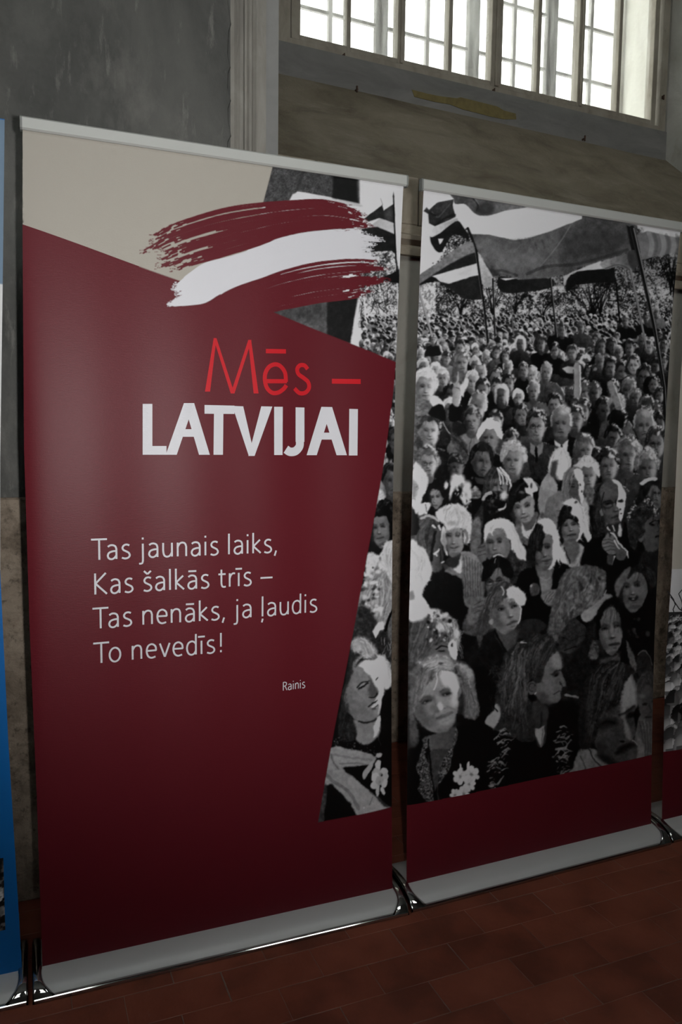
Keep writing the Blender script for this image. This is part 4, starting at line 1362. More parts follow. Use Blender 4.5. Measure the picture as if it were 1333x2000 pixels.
# woman behind him
poly([(1262, 960), (1268, 945), (1280, 938), (1296, 945), (1300, 985), (1284, 992), (1274, 975)], .42, 2)
features(1286, 966, 26, 38, .2, .1, .42, .1, glasses=True)
poly([(1240, 985), (1248, 955), (1262, 938), (1282, 934), (1297, 944), (1299, 965), (1288, 950), (1274, 950), (1264, 968), (1252, 985)], .16, 2, n=.08)
stroke([(1252, 945), (1270, 936), (1284, 936)], 7, .93, .85)
# man at the left margin seen half from behind, in a dark suit
poly([(812, 1190), (822, 1140), (846, 1118), (872, 1108), (898, 1118), (908, 1150), (908, 1205), (880, 1215), (845, 1200)], .13, 1.5, n=.03, v2=.07, dr=(.7, .7))
stroke([(868, 1106), (880, 1140), (868, 1150), (872, 1190)], 1.4, .05, .9)
poly([(866, 1100), (880, 1108), (890, 1112), (874, 1120)], .3, 2)
poly([(806, 1080), (808, 1020), (820, 1008), (840, 1006), (858, 1018), (864, 1040), (862, 1075), (846, 1095), (828, 1090)], .30, 1.5, n=.08, fray=1)
strands([[(838, 1008), (815, 1030), (810, 1085)], [(845, 1010), (832, 1040), (835, 1085)], [(852, 1014), (850, 1040), (846, 1080)]], 90, .12, .62, 1.4, .65)
stroke([(826, 1012), (842, 1008), (858, 1018)], 5, .85, .7)
poly([(846, 1095), (850, 1050), (858, 1030), (866, 1035), (864, 1060), (868, 1085), (864, 1112), (848, 1118)], .40, 2, v2=.28, dr=(1, 0))
stroke([(852, 1040), (848, 1070), (846, 1095)], 5, .10, .8)
poly([(863, 1055), (864, 1035), (868, 1028), (874, 1040), (876, 1058), (873, 1068), (876, 1085), (872, 1082), (868, 1068)], .95, 1.0)
for pp in ([(859, 1028), (861, 1036)], [(847, 1028), (852, 1032)], [(852, 1082), (858, 1076), (862, 1072)], [(854, 1080), (857, 1086)]):
    stroke(pp, 4.5, .92, .9, w2=2)
stroke([(862, 1070), (862, 1098)], 2, .08, .8)
stroke([(864, 1100), (868, 1098)], 3, .85, .9)
# elderly woman with white hair, striped coat
poly([(870, 1118), (884, 1105), (900, 1078), (925, 1080), (942, 1098), (948, 1130), (945, 1165), (925, 1185), (908, 1180), (902, 1130)], .52, 1.5, n=.06, v2=.38, dr=(0, 1))
for q in range(7):
    stroke([(904 + q * 6, 1084 + q * 3), (908 + q * 5, 1120), (910 + q * 5, 1165)], 1.8, .24, .6)
poly([(885, 1110), (896, 1098), (901, 1080), (902, 1115), (896, 1118)], .85, 1.2)
poly([(870, 1098), (880, 1088), (900, 1082), (896, 1104), (884, 1110)], .22, 2)
poly([(873, 1050), (874, 1032), (890, 1028), (902, 1034), (905, 1052), (904, 1072), (892, 1086), (880, 1086), (875, 1070)], .48, 1.3, v2=.55, dr=(1, 0))
feat((877.5, 1047), (895.5, 1046), (885, 1071), .5, -.15, smile=.9)
poly([(1000, 0), (1001, 0), (1000, 1)], .5)
poly([(853, 1008), (860, 994), (876, 986), (892, 984), (908, 992), (920, 1010), (922, 1040), (918, 1058), (908, 1062), (906, 1036), (896, 1030), (876, 1034), (868, 1024)], .86, 2, n=.16, fray=1)
strands([[(888, 988), (866, 1000), (868, 1022)], [(890, 988), (886, 1010), (882, 1032)], [(892, 988), (914, 1010), (912, 1058)]], 110, .45, 1, 1.8, .6, wave=1.8)
blob(884, 1022, 12, 6, .55, .6)
stroke([(908, 1036), (914, 1050), (910, 1062)], 5, .3, .6)
poly([(922, 1020), (938, 1012), (940, 1060), (930, 1080), (920, 1075)], .42, 2, n=.08)
# white curls at the left edge
poly([(802, 1180), (806, 1062), (824, 1068), (838, 1085), (846, 1110), (842, 1132), (830, 1148), (824, 1172), (812, 1196)], .90, 2, n=.16, fray=1)
strands([[(808, 1066), (815, 1100), (808, 1150)], [(818, 1068), (838, 1100), (828, 1145)]], 90, .5, 1, 1.8, .6, wave=1.8)
poly([(800, 1210), (806, 1165), (826, 1165), (844, 1196), (842, 1215)], .94, 1.5, n=.03)
poly([(803, 1160), (812, 1156), (814, 1172), (804, 1175)], .55, 2)
# blond with heavy fringe
poly([(946, 1062), (950, 1042), (966, 1032), (986, 1034), (996, 1055), (994, 1080), (982, 1096), (962, 1096), (950, 1086)], .48, 1.3, v2=.44, dr=(1, 0))
feat((957, 1060), (975.5, 1057.5), (965, 1084), .48, -.3)
poly([(945, 1048), (948, 1026), (960, 1016), (978, 1012), (996, 1018), (1008, 1036), (1018, 1060), (1030, 1080), (1034, 1096), (1022, 1094), (1014, 1098), (1006, 1082), (998, 1074), (998, 1056), (990, 1048), (984, 1034), (970, 1032), (962, 1042), (954, 1040), (948, 1056)], .88, 1.4, n=.14, fray=1)
strands([[(982, 1016), (1000, 1040), (1012, 1092)], [(990, 1018), (1014, 1050), (1030, 1092)]], 40, .55, 1, 1.5, .6)
strands([[(962, 1020), (952, 1036), (950, 1050)], [(970, 1020), (962, 1036), (962, 1046)]], 18, .5, .95, 1.3, .6)
poly([(986, 1100), (998, 1074), (1010, 1090), (1030, 1098), (1034, 1120), (1010, 1140), (985, 1130)], .20, 2.5, n=.10, fray=1)
strands([[(1000, 1080), (1004, 1110), (1000, 1140)], [(1014, 1095), (1018, 1118), (1014, 1140)], [(1030, 1096), (1028, 1118), (1022, 1140)]], 40, .08, .6, 1.4, .6)
poly([(930, 1075), (938, 1064), (950, 1062), (950, 1090), (940, 1098), (932, 1090)], .40, 1.5, n=.06)
for q in range(3):
    stroke([(934, 1070 + q * 8), (948, 1066 + q * 8)], 1.4, .2, .7)
# woman with half-lit long hair, dark jacket, clapping hands
poly([(1012, 1180), (1010, 1130), (1028, 1110), (1060, 1106), (1096, 1100), (1116, 1110), (1110, 1150), (1090, 1200), (1060, 1220), (1030, 1215)], .06, 2)
poly([(1048, 1104), (1080, 1104), (1082, 1122), (1078, 1150), (1060, 1156), (1054, 1130)], .40, 2, n=.04, v2=.55, dr=(0, 1))
stroke([(1056, 1128), (1066, 1134), (1078, 1128)], 1.4, .6, .8)
poly([(1044, 1072), (1048, 1050), (1066, 1042), (1080, 1050), (1084, 1075), (1080, 1098), (1066, 1112), (1054, 1104), (1046, 1090)], .42, 1.3, v2=.46, dr=(1, 0))
feat((1051, 1074), (1071.5, 1068), (1064.5, 1097.5), .42, .1, dk=.08, smile=.6)
poly([(1028, 1076), (1034, 1050), (1046, 1028), (1062, 1018), (1066, 1036), (1064, 1052), (1060, 1076), (1048, 1078), (1044, 1100), (1036, 1110), (1028, 1098)], .15, 1.4, n=.06, fray=1)
strands([[(1058, 1020), (1040, 1045), (1032, 1095)], [(1062, 1022), (1054, 1045), (1052, 1076)]], 60, .05, .42, 1.4, .7)
poly([(1052, 1018), (1068, 1012), (1082, 1020), (1092, 1040), (1096, 1066), (1104, 1084), (1108, 1098), (1098, 1098), (1094, 1090), (1094, 1104), (1088, 1092), (1086, 1104), (1074, 1112), (1080, 1098), (1081, 1074), (1080, 1046), (1066, 1040), (1062, 1028)], .88, 1.4, n=.14, fray=1)
strands([[(1072, 1016), (1086, 1050), (1086, 1100)], [(1078, 1018), (1094, 1055), (1104, 1094)]], 36, .65, 1, 1.3, .6)
poly([(1058, 1160), (1066, 1152), (1088, 1152), (1096, 1160), (1088, 1180), (1074, 1184), (1060, 1172)], .50, 1.5, n=.06)
for q in range(4):
    stroke([(1062 + q * 6, 1178), (1068 + q * 6, 1166), (1076 + q * 6, 1156)], 1.3, .25, .7)
poly([(1034, 1150), (1040, 1138), (1050, 1140), (1056, 1152), (1050, 1162), (1038, 1164)], .30, 1.5, n=.1)
blob(1038, 1144, 3.4, 3.4, .7, .9)
# woman with parted dark hair and glasses
poly([(905, 1235), (912, 1200), (934, 1175), (958, 1165), (975, 1180), (960, 1240)], .32, 2.5, n=.08)
poly([(950, 1140), (958, 1120), (975, 1108), (992, 1118), (996, 1140), (990, 1165), (962, 1170), (952, 1158)], .44, 1.5)
feat((957.5, 1137), (976, 1133.5), (968, 1158), .42, -.05, dk=.08, glasses=True)
poly([(941, 1132), (942, 1114), (952, 1096), (968, 1086), (984, 1088), (998, 1104), (1002, 1124), (992, 1128), (982, 1122), (976, 1108), (968, 1108), (960, 1124), (950, 1134)], .09, 1.4, n=.05, fray=1)
strands([[(970, 1090), (950, 1104), (944, 1130)], [(974, 1090), (966, 1104), (958, 1124)], [(978, 1090), (990, 1104), (998, 1124)]], 40, .03, .28, 1.3, .7)
stroke([(964, 1086), (974, 1083), (984, 1087)], 3, .85, .8, w2=1.5)
stroke([(968, 1090), (966, 1098)], 2, .85, .7)
poly([(912, 1200), (922, 1172), (944, 1164), (952, 1176), (940, 1206), (918, 1220)], .42, 2, n=.06)
for q in range(3):
    stroke([(926, 1180 + q * 9), (944, 1172 + q * 9)], 1.6, .22, .6)
# big woman with brown hair, sunlit crown, dark coat
poly([(905, 1320), (912, 1270), (940, 1245), (970, 1225), (1010, 1215), (1050, 1215), (1075, 1230), (1085, 1260), (1060, 1300), (1000, 1340), (940, 1360)], .13, 3, n=.04)
poly([(1012, 1215), (1050, 1208), (1070, 1222), (1050, 1240), (1022, 1248), (1010, 1240)], .20, 2, n=.03)
poly([(968, 1230), (1008, 1228), (1010, 1250), (1000, 1275), (988, 1272), (972, 1250)], .36, 2.5, v2=.30, dr=(0, 1))
stroke([(966, 1232), (982, 1262), (994, 1278)], 4, .06, .8)
poly([(956, 1205), (958, 1180), (972, 1165), (1000, 1164), (1014, 1178), (1016, 1200), (1010, 1220), (998, 1234), (982, 1238), (968, 1228), (958, 1216)], .50, 1.3, v2=.52, dr=(1, -.2), n=.02)
feat((979, 1190), (1004, 1183.5), (995, 1218), .50, .22, dk=.08, smile=-.2, gaze=.5)
stroke([(1016, 1178), (1017, 1200), (1012, 1218)], 2.2, .95, .9)
poly([(936, 1260), (930, 1225), (944, 1185), (952, 1160), (964, 1142), (982, 1135), (1000, 1140), (1018, 1152), (1028, 1166), (1024, 1180), (1014, 1180), (1008, 1168), (996, 1165), (984, 1170), (972, 1184), (958, 1196), (956, 1212), (946, 1240)], .28, 1.6, n=.07, fray=1)
strands([[(972, 1140), (948, 1180), (936, 1250)], [(978, 1140), (960, 1170), (952, 1215)], [(984, 1140), (976, 1160), (970, 1186)], [(992, 1142), (992, 1156), (996, 1168)]], 120, .10, .55, 1.6, .65)
poly([(990, 1152), (1000, 1146), (1014, 1150), (1026, 1164), (1026, 1180), (1018, 1182), (1008, 1176), (1002, 1168), (992, 1168)], .93, 1.8, fray=1)
strands([[(994, 1148), (992, 1160), (996, 1172)], [(1004, 1148), (1022, 1162), (1022, 1182)]], 26, .4, 1, 1.6, .7)
stroke([(980, 1146), (984, 1154), (982, 1162)], 2.2, .9, .8)
blob(960, 1214, 4, 6, .6, .9, 0, 2)
# thick wavy hair seen from behind
poly([(1072, 1250), (1076, 1200), (1088, 1160), (1098, 1128), (1112, 1112), (1138, 1104), (1165, 1106), (1182, 1116), (1184, 1140), (1176, 1165), (1160, 1190), (1140, 1215), (1120, 1240), (1095, 1252)], .36, 2, n=.08, fray=1)
strands([[(1128, 1108), (1100, 1140), (1078, 1245)], [(1138, 1106), (1122, 1150), (1098, 1245)], [(1150, 1106), (1150, 1150), (1125, 1225)], [(1165, 1108), (1178, 1135), (1160, 1190)]], 170, .14, .66, 2.6, .5, 3.0, wave=2.2)
for i in range(110):
    x, y = RR.uniform(1092, 1180), RR.uniform(1112, 1225)
    if x - 1080 < (y - 1112) * .9 + 95 and x > 1130 - (y - 1100) * .45:
        blob(x, y, RR.uniform(2, 5), RR.uniform(3, 8), RR.choice((.16, .2, .5, .6, .66)), .45, RR.uniform(-.6, .6))
# woman holding a hand to her head
poly([(1092, 1290), (1098, 1240), (1122, 1212), (1150, 1205), (1175, 1240), (1190, 1290), (1240, 1300), (1285, 1300), (1285, 1370), (1100, 1370)], .15, 4, n=.06)
poly([(1092, 1250), (1108, 1222), (1128, 1205), (1146, 1225), (1140, 1250), (1124, 1272), (1100, 1275)], .24, 2, n=.07)
stroke([(1100, 1245), (1118, 1252), (1138, 1240)], 1.4, .12, .8)
stroke([(1104, 1270), (1126, 1262)], 1.6, .06, .8)
poly([(1126, 1206), (1134, 1200), (1150, 1220), (1146, 1228)], .05, 1.2, sm=False)
poly([(1134, 1200), (1156, 1184), (1176, 1166), (1184, 1160), (1198, 1164), (1196, 1172), (1180, 1182), (1164, 1200), (1146, 1217)], .62, 1.3, v2=.52, dr=(1, -.5), n=.03)
stroke([(1180, 1162), (1184, 1153)], 3, .6, .9, w2=2)
poly([(1172, 1290), (1196, 1282), (1214, 1284), (1214, 1305), (1196, 1318), (1178, 1310)], .32, 2.5)
poly([(1171, 1230), (1172, 1205), (1180, 1190), (1196, 1184), (1210, 1192), (1216, 1212), (1215, 1245), (1208, 1268), (1196, 1280), (1184, 1274), (1174, 1256)], .44, 1.3, v2=.48, dr=(1, 0), n=.02)
feat((1181, 1228), (1205, 1223), (1194.5, 1259.5), .46, .08, dk=.08, openm=.3, gaze=.2)
poly([(1164, 1235), (1164, 1205), (1172, 1186), (1184, 1172), (1200, 1164), (1216, 1168), (1224, 1184), (1222, 1200), (1218, 1216), (1224, 1235), (1218, 1250), (1216, 1222), (1210, 1200), (1200, 1186), (1190, 1186), (1178, 1198), (1172, 1220), (1170, 1250)], .09, 1.4, n=.04, fray=1)
strands([[(1196, 1168), (1174, 1190), (1168, 1235)], [(1204, 1166), (1216, 1186), (1220, 1235)]], 40, .04, .36, 1.3, .7)
stroke([(1200, 1186), (1194, 1200), (1192, 1210)], 1, .2, .6)
poly([(1150, 1275), (1160, 1250), (1170, 1262), (1168, 1285), (1155, 1288)], .35, 2, n=.22)
poly([(1223, 1250), (1230, 1262), (1242, 1290), (1246, 1310), (1232, 1316), (1228, 1300)], .40, 1.5, n=.05)
poly([(1212, 1290), (1220, 1260), (1228, 1285), (1230, 1310), (1216, 1318)], .04, 2)
poly([(1244, 1295), (1252, 1270), (1266, 1272), (1276, 1300), (1276, 1325), (1246, 1318)], .22, 2, n=.05)
stroke([(1248, 1280), (1258, 1270), (1272, 1282), (1278, 1300)], 1.8, .5, .8)
# smiling dark-haired woman
poly([(1216, 1240), (1214, 1190), (1224, 1130), (1240, 1106), (1262, 1100), (1284, 1116), (1294, 1150), (1292, 1210), (1284, 1270), (1250, 1262)], .055, 2.5, n=.02)
poly([(1218, 1150), (1222, 1130), (1236, 1118), (1254, 1120), (1266, 1140), (1266, 1160), (1256, 1182), (1240, 1196), (1226, 1192), (1217, 1172)], .46, 1.4, v2=.38, dr=(1, 0), n=.02)
feat((1223, 1145), (1245.5, 1142.5), (1234.5, 1172), .45, -.15, dk=.07, smile=1.3, openm=.9)
poly([(1200, 1145), (1210, 1124), (1226, 1108), (1232, 1112), (1222, 1132), (1214, 1150), (1206, 1165)], .42, 2, n=.05)
poly([(1226, 1130), (1236, 1108), (1254, 1098), (1272, 1106), (1286, 1128), (1280, 1150), (1268, 1136), (1256, 1120), (1242, 1117)], .16, 1.6, n=.07, fray=1)
strands([[(1246, 1102), (1230, 1114), (1222, 1136)], [(1254, 1100), (1266, 1118), (1272, 1150)], [(1262, 1102), (1284, 1124), (1290, 1170)]], 60, .04, .5, 1.3, .6)
for i in range(16):
    blob(RR.uniform(1226, 1250), RR.uniform(1206, 1250), RR.uniform(2, 6), RR.uniform(2, 6), RR.choice((.08, .2, .28, .3)), .7)
blob(1268, 1238, 6, 8, .3, .8)
# girl at the right margin behind the bearded man
poly([(1240, 1440), (1250, 1400), (1262, 1392), (1278, 1400), (1282, 1500), (1240, 1500)], .40, 2, n=.06)
for q in range(4):
    stroke([(1250 + q * 7, 1408), (1256 + q * 6, 1440), (1258 + q * 5, 1480)], 1.6, .22, .6)
poly([(1246, 1370), (1250, 1345), (1264, 1330), (1284, 1334), (1288, 1400), (1276, 1410), (1256, 1400)], .38, 2, v2=.30, dr=(1, 0))
blob(1262, 1376, 6, 3, .1, .9)
blob(1279, 1372, 4, 3, .1, .8)
stroke([(1272, 1378), (1276, 1390), (1272, 1393)], 2, .18, .7)
stroke([(1264, 1402), (1276, 1402)], 2, .12, .8)
poly([(1236, 1372), (1242, 1335), (1256, 1314), (1276, 1314), (1288, 1330), (1286, 1348), (1268, 1338), (1254, 1350), (1246, 1374)], .28, 2, n=.06, fray=1)
strands([[(1262, 1316), (1246, 1334), (1240, 1370)], [(1268, 1316), (1262, 1330), (1252, 1352)], [(1274, 1318), (1280, 1330), (1286, 1346)]], 40, .12, .5, 1.3, .6)
blob(1256, 1360, 8, 5, .5, .6)
# ---- front row
# woman with curls behind the young blonde (left)
poly([(800, 1340), (804, 1250), (812, 1215), (832, 1196), (856, 1192), (876, 1198), (892, 1215), (900, 1245), (896, 1265), (884, 1280), (860, 1275), (840, 1290), (825, 1300)], .32, 2, n=.08, fray=1)
strands([[(840, 1196), (815, 1225), (805, 1300)], [(850, 1196), (840, 1235), (820, 1290)], [(862, 1200), (870, 1235), (850, 1268)]], 140, .10, .62, 1.8, .6, 2.5)
poly([(806, 1215), (820, 1198), (842, 1190), (862, 1192), (850, 1206), (838, 1204), (824, 1214)], .9, 3, .9)
for (x, y, rx, ry) in ((866, 1204, 12, 7), (880, 1216, 9, 8), (892, 1238, 6, 14), (862, 1226, 8, 10), (886, 1256, 7, 11), (848, 1206, 8, 10)):
    blob(x, y, rx, ry, .95, .95)
for (x, y) in ((857, 1206), (839, 1216), (880, 1214), (854, 1234)):
    blob(x, y, 4, 5, .08, .95)
for i in range(60):
    x, y = RR.uniform(836, 894), RR.uniform(1196, 1262)
    blob(x, y, RR.uniform(1.5, 4.5), RR.uniform(1.5, 4), RR.choice((.12, .25, .4, .9, .95)), .6, RR.uniform(0, 3))
strands([[(846, 1198), (862, 1206), (880, 1226)], [(850, 1206), (862, 1222), (870, 1250)], [(866, 1200), (890, 1216), (896, 1262)]], 60, .15, 1, 1.8, .7, wave=2.4)
for i in range(26):
    stroke([(890 + RR.uniform(-4, 4), RR.uniform(1220, 1280)), (900 + RR.uniform(-3, 6), RR.uniform(1230, 1290))], .8, .75, .5)
poly([(838, 1285), (846, 1265), (866, 1256), (880, 1260), (882, 1285), (860, 1296)], .42, 2)
stroke([(854, 1268), (864, 1262), (876, 1264)], 2.6, .1)
blob(864, 1272, 7, 2.6, .10, .9)
poly([(876, 1256), (888, 1252), (893, 1270), (892, 1288), (884, 1286), (878, 1274)], .95, 1.2)
blob(883, 1260, 2.6, 5, .12, .9)
# dark coat folds between
poly([(905, 1420), (910, 1330), (930, 1300), (960, 1320), (970, 1380), (965, 1420), (935, 1440)], .055, 4)
# young woman, fair hair, dark blazer with flower
poly([(796, 1600), (800, 1480), (815, 1460), (850, 1440), (890, 1400), (925, 1398), (950, 1410), (965, 1430), (968, 1500), (960, 1600)], .055, 2)
poly([(880, 1420), (886, 1340), (900, 1300), (922, 1310), (930, 1350), (936, 1385), (930, 1404), (912, 1402), (898, 1395)], .46, 2.5, n=.08, fray=1)
strands([[(892, 1295), (905, 1340), (905, 1395)], [(902, 1300), (925, 1350), (932, 1398)]], 60, .18, .72, 1.8, .6)
poly([(888, 1345), (898, 1340), (908, 1370), (902, 1400), (890, 1405)], .10, 4, .8)
poly([(826, 1445), (850, 1435), (890, 1420), (892, 1445), (876, 1468), (850, 1475), (838, 1462)], .34, 2, v2=.42, dr=(-1, 0))
poly([(840, 1470), (852, 1462), (874, 1464), (882, 1470), (870, 1485), (850, 1550), (842, 1530), (838, 1490)], .30, 1.5, n=.03)
for q in range(9):
    stroke([(852 + q * 3, 1464), (853 + q * 2.7, 1474)], .8, .2, .7)
FL = (N1 - .5) * .5 + (N2 - .5) * .35
poly([(832, 1440), (836, 1455), (834, 1480), (844, 1510), (848, 1545), (852, 1575), (838, 1570), (818, 1545), (822, 1520), (814, 1500), (820, 1480), (826, 1460)], .34, 1.5, sm=False, tex=FL)
poly([(892, 1415), (890, 1445), (884, 1470), (880, 1500), (864, 1525), (856, 1535), (858, 1505), (872, 1475), (882, 1460)], .36, 1.5, sm=False, tex=FL)
stroke([(838, 1446), (841, 1480), (848, 1540), (850, 1570)], 3, .06, .9)
stroke([(856, 1536), (858, 1570)], 2.4, .3, .8)
poly([(812, 1395), (810, 1365), (822, 1335), (850, 1308), (880, 1306), (894, 1330), (895, 1370), (890, 1400), (880, 1422), (862, 1432), (842, 1430), (824, 1416)], .54, 1.5, v2=.60, dr=(1, -.6), n=.02)
feat((835, 1371), (874, 1355), (860.5, 1404), .55, .03, smile=.6, gaze=.4)
poly([(862, 1306), (882, 1304), (894, 1330), (896, 1348), (888, 1356), (876, 1340), (868, 1338), (864, 1326)], .95, 4)
poly([(884, 1352), (894, 1340), (893, 1372), (884, 1380), (882, 1366)], .82, 4, .9)
poly([(857, 1377), (862, 1374), (867, 1384), (861, 1388)], .95, 3.5)
blob(848, 1385, 7, 9, .40, .5)
poly([(862, 1404), (880, 1394), (884, 1412), (868, 1424)], .66, 7, .6)
blob(898, 1352, 3.6, 9, .5, 1, .1, 2)
poly([(803, 1420), (802, 1330), (810, 1308), (830, 1292), (850, 1284), (872, 1284), (884, 1294), (890, 1312), (874, 1310), (862, 1308), (854, 1316), (846, 1330), (832, 1340), (822, 1356), (816, 1376), (812, 1400), (818, 1430), (812, 1445), (804, 1440)], .42, 1.8, n=.07, fray=1)
strands([[(848, 1290), (818, 1312), (806, 1400)], [(852, 1290), (834, 1320), (816, 1380)], [(858, 1290), (854, 1310), (842, 1332)], [(866, 1290), (872, 1300), (882, 1308)]], 130, .18, .78, 1.8, .6)
poly([(820, 1296), (832, 1288), (846, 1284), (862, 1280), (880, 1286), (890, 1300), (878, 1308), (862, 1300), (852, 1304), (840, 1300), (828, 1300)], .80, 7, .5, fray=1)
strands([[(824, 1300), (836, 1290), (850, 1286)], [(840, 1306), (856, 1296), (876, 1294)], [(850, 1312), (868, 1304), (888, 1306)]], 40, .35, 1, 1.6, .8)
stroke([(854, 1316), (856, 1332), (850, 1348)], 2.2, .9, .8)
for (x, y) in ((862, 1296), (898, 1320), (892, 1304)):
    blob(x, y, 5, 3, .25, .8)
poly([(886, 1288), (902, 1294), (918, 1306), (924, 1320), (914, 1326), (902, 1312), (894, 1304)], .68, 6, .8, n=.1)
poly([(804, 1420), (812, 1410), (820, 1440), (812, 1460), (802, 1455)], .34, 4, n=.05)
# daffodils on the lapel
for (cx, cy, s) in ((899, 1516, 13), (922, 1512, 13), (917, 1532, 11), (905, 1550, 12), (889, 1552, 9)):
    for k in range(6):
        t = k * PI / 3 + cx
        blob(cx + s * .6 * math.cos(t), cy + s * .72 * math.sin(t), s * .42, s * .58, .90 - .05 * (k % 3), 1, t + PI / 2, 2)
    blob(cx, cy, s * .26, s * .3, .48, .9)
    for k in range(6):
        t = k * PI / 3 + cx + .5
        stroke([(cx + s * .3 * math.cos(t), cy + s * .36 * math.sin(t)), (cx + s * .95 * math.cos(t), cy + s * 1.05 * math.sin(t))], .9, .62, .5)
poly([(897, 1495), (899, 1492), (902, 1505), (898, 1510)], .9, .8)
poly([(912, 1490), (916, 1488), (918, 1502), (911, 1502)], .9, .8)
# woman in profile, looking right; hair tied back, patterned jacket
poly([(955, 1560), (958, 1450), (975, 1420), (1005, 1420), (1060, 1430), (1090, 1405), (1120, 1420), (1125, 1500), (1110, 1560)], .035, 2)
poly([(1040, 1370), (1072, 1380), (1070, 1420), (1068, 1450), (1052, 1460), (1042, 1425)], .28, 2, v2=.22, dr=(0, 1))
stroke([(1060, 1392), (1058, 1425), (1048, 1440)], 4, .14, .7)
poly([(1041, 1421), (1054, 1424), (1066, 1418), (1064, 1438), (1058, 1460), (1050, 1445)], .62, 1.2, sm=False)
stroke([(1062, 1424), (1058, 1456)], 1.4, .25, .8)
poly([(1040, 1350), (1050, 1310), (1064, 1290), (1086, 1266), (1094, 1276), (1099, 1296), (1098, 1310), (1103, 1322), (1108, 1334), (1107, 1340), (1100, 1342), (1099, 1348), (1097, 1354), (1098, 1364), (1090, 1374), (1074, 1378), (1056, 1372)], .44, 1.3, v2=.42, dr=(1, 0), sm=False)
poly([(1078, 1278), (1088, 1266), (1098, 1290), (1096, 1306), (1082, 1302)], .60, 6, .8)
stroke([(1079, 1318), (1088, 1311), (1096, 1310)], 2.6, .10, .75, soft=1.6)
blob(1087, 1318, 9, 5, .18, .7, -.3)
blob(1088, 1320, 4.5, 2.2, .06, .9, -.25)
blob(1092, 1332, 6, 7, .36, .5)
blob(1070, 1340, 14, 16, .50, .45)
blob(1060, 1362, 14, 10, .26, .55)
stroke([(1096, 1338), (1094, 1332), (1100, 1340)], 2.0, .16, .8)
stroke([(1084, 1355), (1092, 1352), (1098, 1351)], 1.8, .12, .75, soft=1.3)
blob(1078, 1345, 7, 7, .48, .6)
blob(1090, 1362, 5, 3, .5, .5)
poly([(1050, 1368), (1072, 1382), (1088, 1376), (1070, 1372)], .18, 4, .7)
blob(1040, 1343, 10, 13, .36, 1, .2, 2)
stroke(ell(1040, 1342, 6, 8, .2, 10, 60, 330), 1.6, .2, .8)
blob(1046, 1355, 2, 2, .75, .9)
poly([(960, 1420), (970, 1390), (966, 1370), (972, 1340), (976, 1310), (988, 1275), (1008, 1258), (1022, 1252), (1040, 1240), (1060, 1238), (1078, 1244), (1090, 1260), (1090, 1272), (1078, 1284), (1066, 1300), (1060, 1326), (1050, 1334), (1038, 1328), (1028, 1340), (1030, 1360), (1040, 1378), (1046, 1440), (1030, 1450), (1000, 1440), (975, 1430)], .22, 1.8, n=.06, fray=1)
strands([[(1060, 1242), (1034, 1256), (1026, 1300)], [(1068, 1244), (1050, 1270), (1040, 1320)], [(1080, 1250), (1072, 1275), (1056, 1310)], [(1088, 1258), (1082, 1272), (1066, 1296)]], 150, .10, .50, 1.8, .75)
strands([[(1014, 1258), (990, 1290), (975, 1350)], [(1018, 1262), (1000, 1320), (985, 1400)], [(1022, 1266), (1014, 1330), (1005, 1420)], [(1030, 1280), (1028, 1360), (1030, 1440)]], 260, .10, .58, 1.8, .75, 2.2, wave=1.6)
stroke([(1018, 1254), (1028, 1256)], 4, .75, .9, w2=2)
stroke([(1012, 1256), (1024, 1250)], 1.6, .5, .8)
for i in range(40):
    x, y = RR.uniform(958, 990), RR.uniform(1300, 1390)
    stroke([(x, y), (x - RR.uniform(2, 10), y + RR.uniform(-6, 8)), (x - RR.uniform(0, 8), y + RR.uniform(4, 14))], .9, .36, .5)
poly([(947, 1408), (964, 1388), (968, 1374), (978, 1384), (976, 1400), (966, 1422), (958, 1420)], .62, 1.6)
stroke([(964, 1382), (972, 1388)], 2.4, .05)
# zebra pattern of the sleeves
for (x0, y0, x1, y1, wd) in ((985, 1420, 972, 1545, 28), (1108, 1418, 1090, 1545, 24)):
    for i in range(46):
        t = RR.random()
        cx, cy = x0 + (x1 - x0) * t + RR.uniform(-.5, .5) * wd, y0 + (y1 - y0) * t
        an = RR.uniform(-.9, .5)
        ln = RR.uniform(5, 13)
        stroke([(cx - ln * math.cos(an), cy - ln * math.sin(an) + 3), (cx, cy - 1), (cx + ln * math.cos(an) * .7, cy + ln * math.sin(an) + 2)], RR.uniform(2, 4.5), RR.choice((.42, .50, .55)), .95, w2=1.2)
    for i in range(20):
        t = RR.random()
        cx, cy = x0 + (x1 - x0) * t + RR.uniform(-.5, .5) * wd, y0 + (y1 - y0) * t
        stroke([(cx - 6, cy + 3), (cx, cy - 2), (cx + 6, cy + 1)], 2.4, .03, .95)
stroke([(1106, 1358), (1118, 1359), (1130, 1362)], 5, .55, .9, w2=3)
# man with long hair and moustache, looking down right
poly([(1106, 1530), (1118, 1500), (1130, 1470), (1150, 1458), (1200, 1500), (1190, 1530)], .48, 2, n=.05)
stroke([(1150, 1462), (1166, 1490), (1186, 1506)], 2, .12, .8)
stroke([(1134, 1475), (1144, 1500), (1140, 1515)], 1.8, .2, .7)
poly([(1246, 1440), (1256, 1448), (1262, 1470), (1258, 1490), (1244, 1485)], .50, 1.5, n=.05)
poly([(1160, 1430), (1164, 1380), (1180, 1340), (1205, 1310), (1230, 1306), (1240, 1330), (1246, 1365), (1246, 1380), (1238, 1392), (1242, 1430), (1236, 1445), (1246, 1455), (1247, 1470), (1238, 1490), (1215, 1498), (1185, 1492), (1166, 1470)], .28, 2, v2=.34, dr=(1, -.3), n=.03)
poly([(1220, 1325), (1232, 1318), (1242, 1345), (1246, 1366), (1242, 1376), (1226, 1384), (1216, 1400), (1212, 1372), (1216, 1345)], .60, 5)
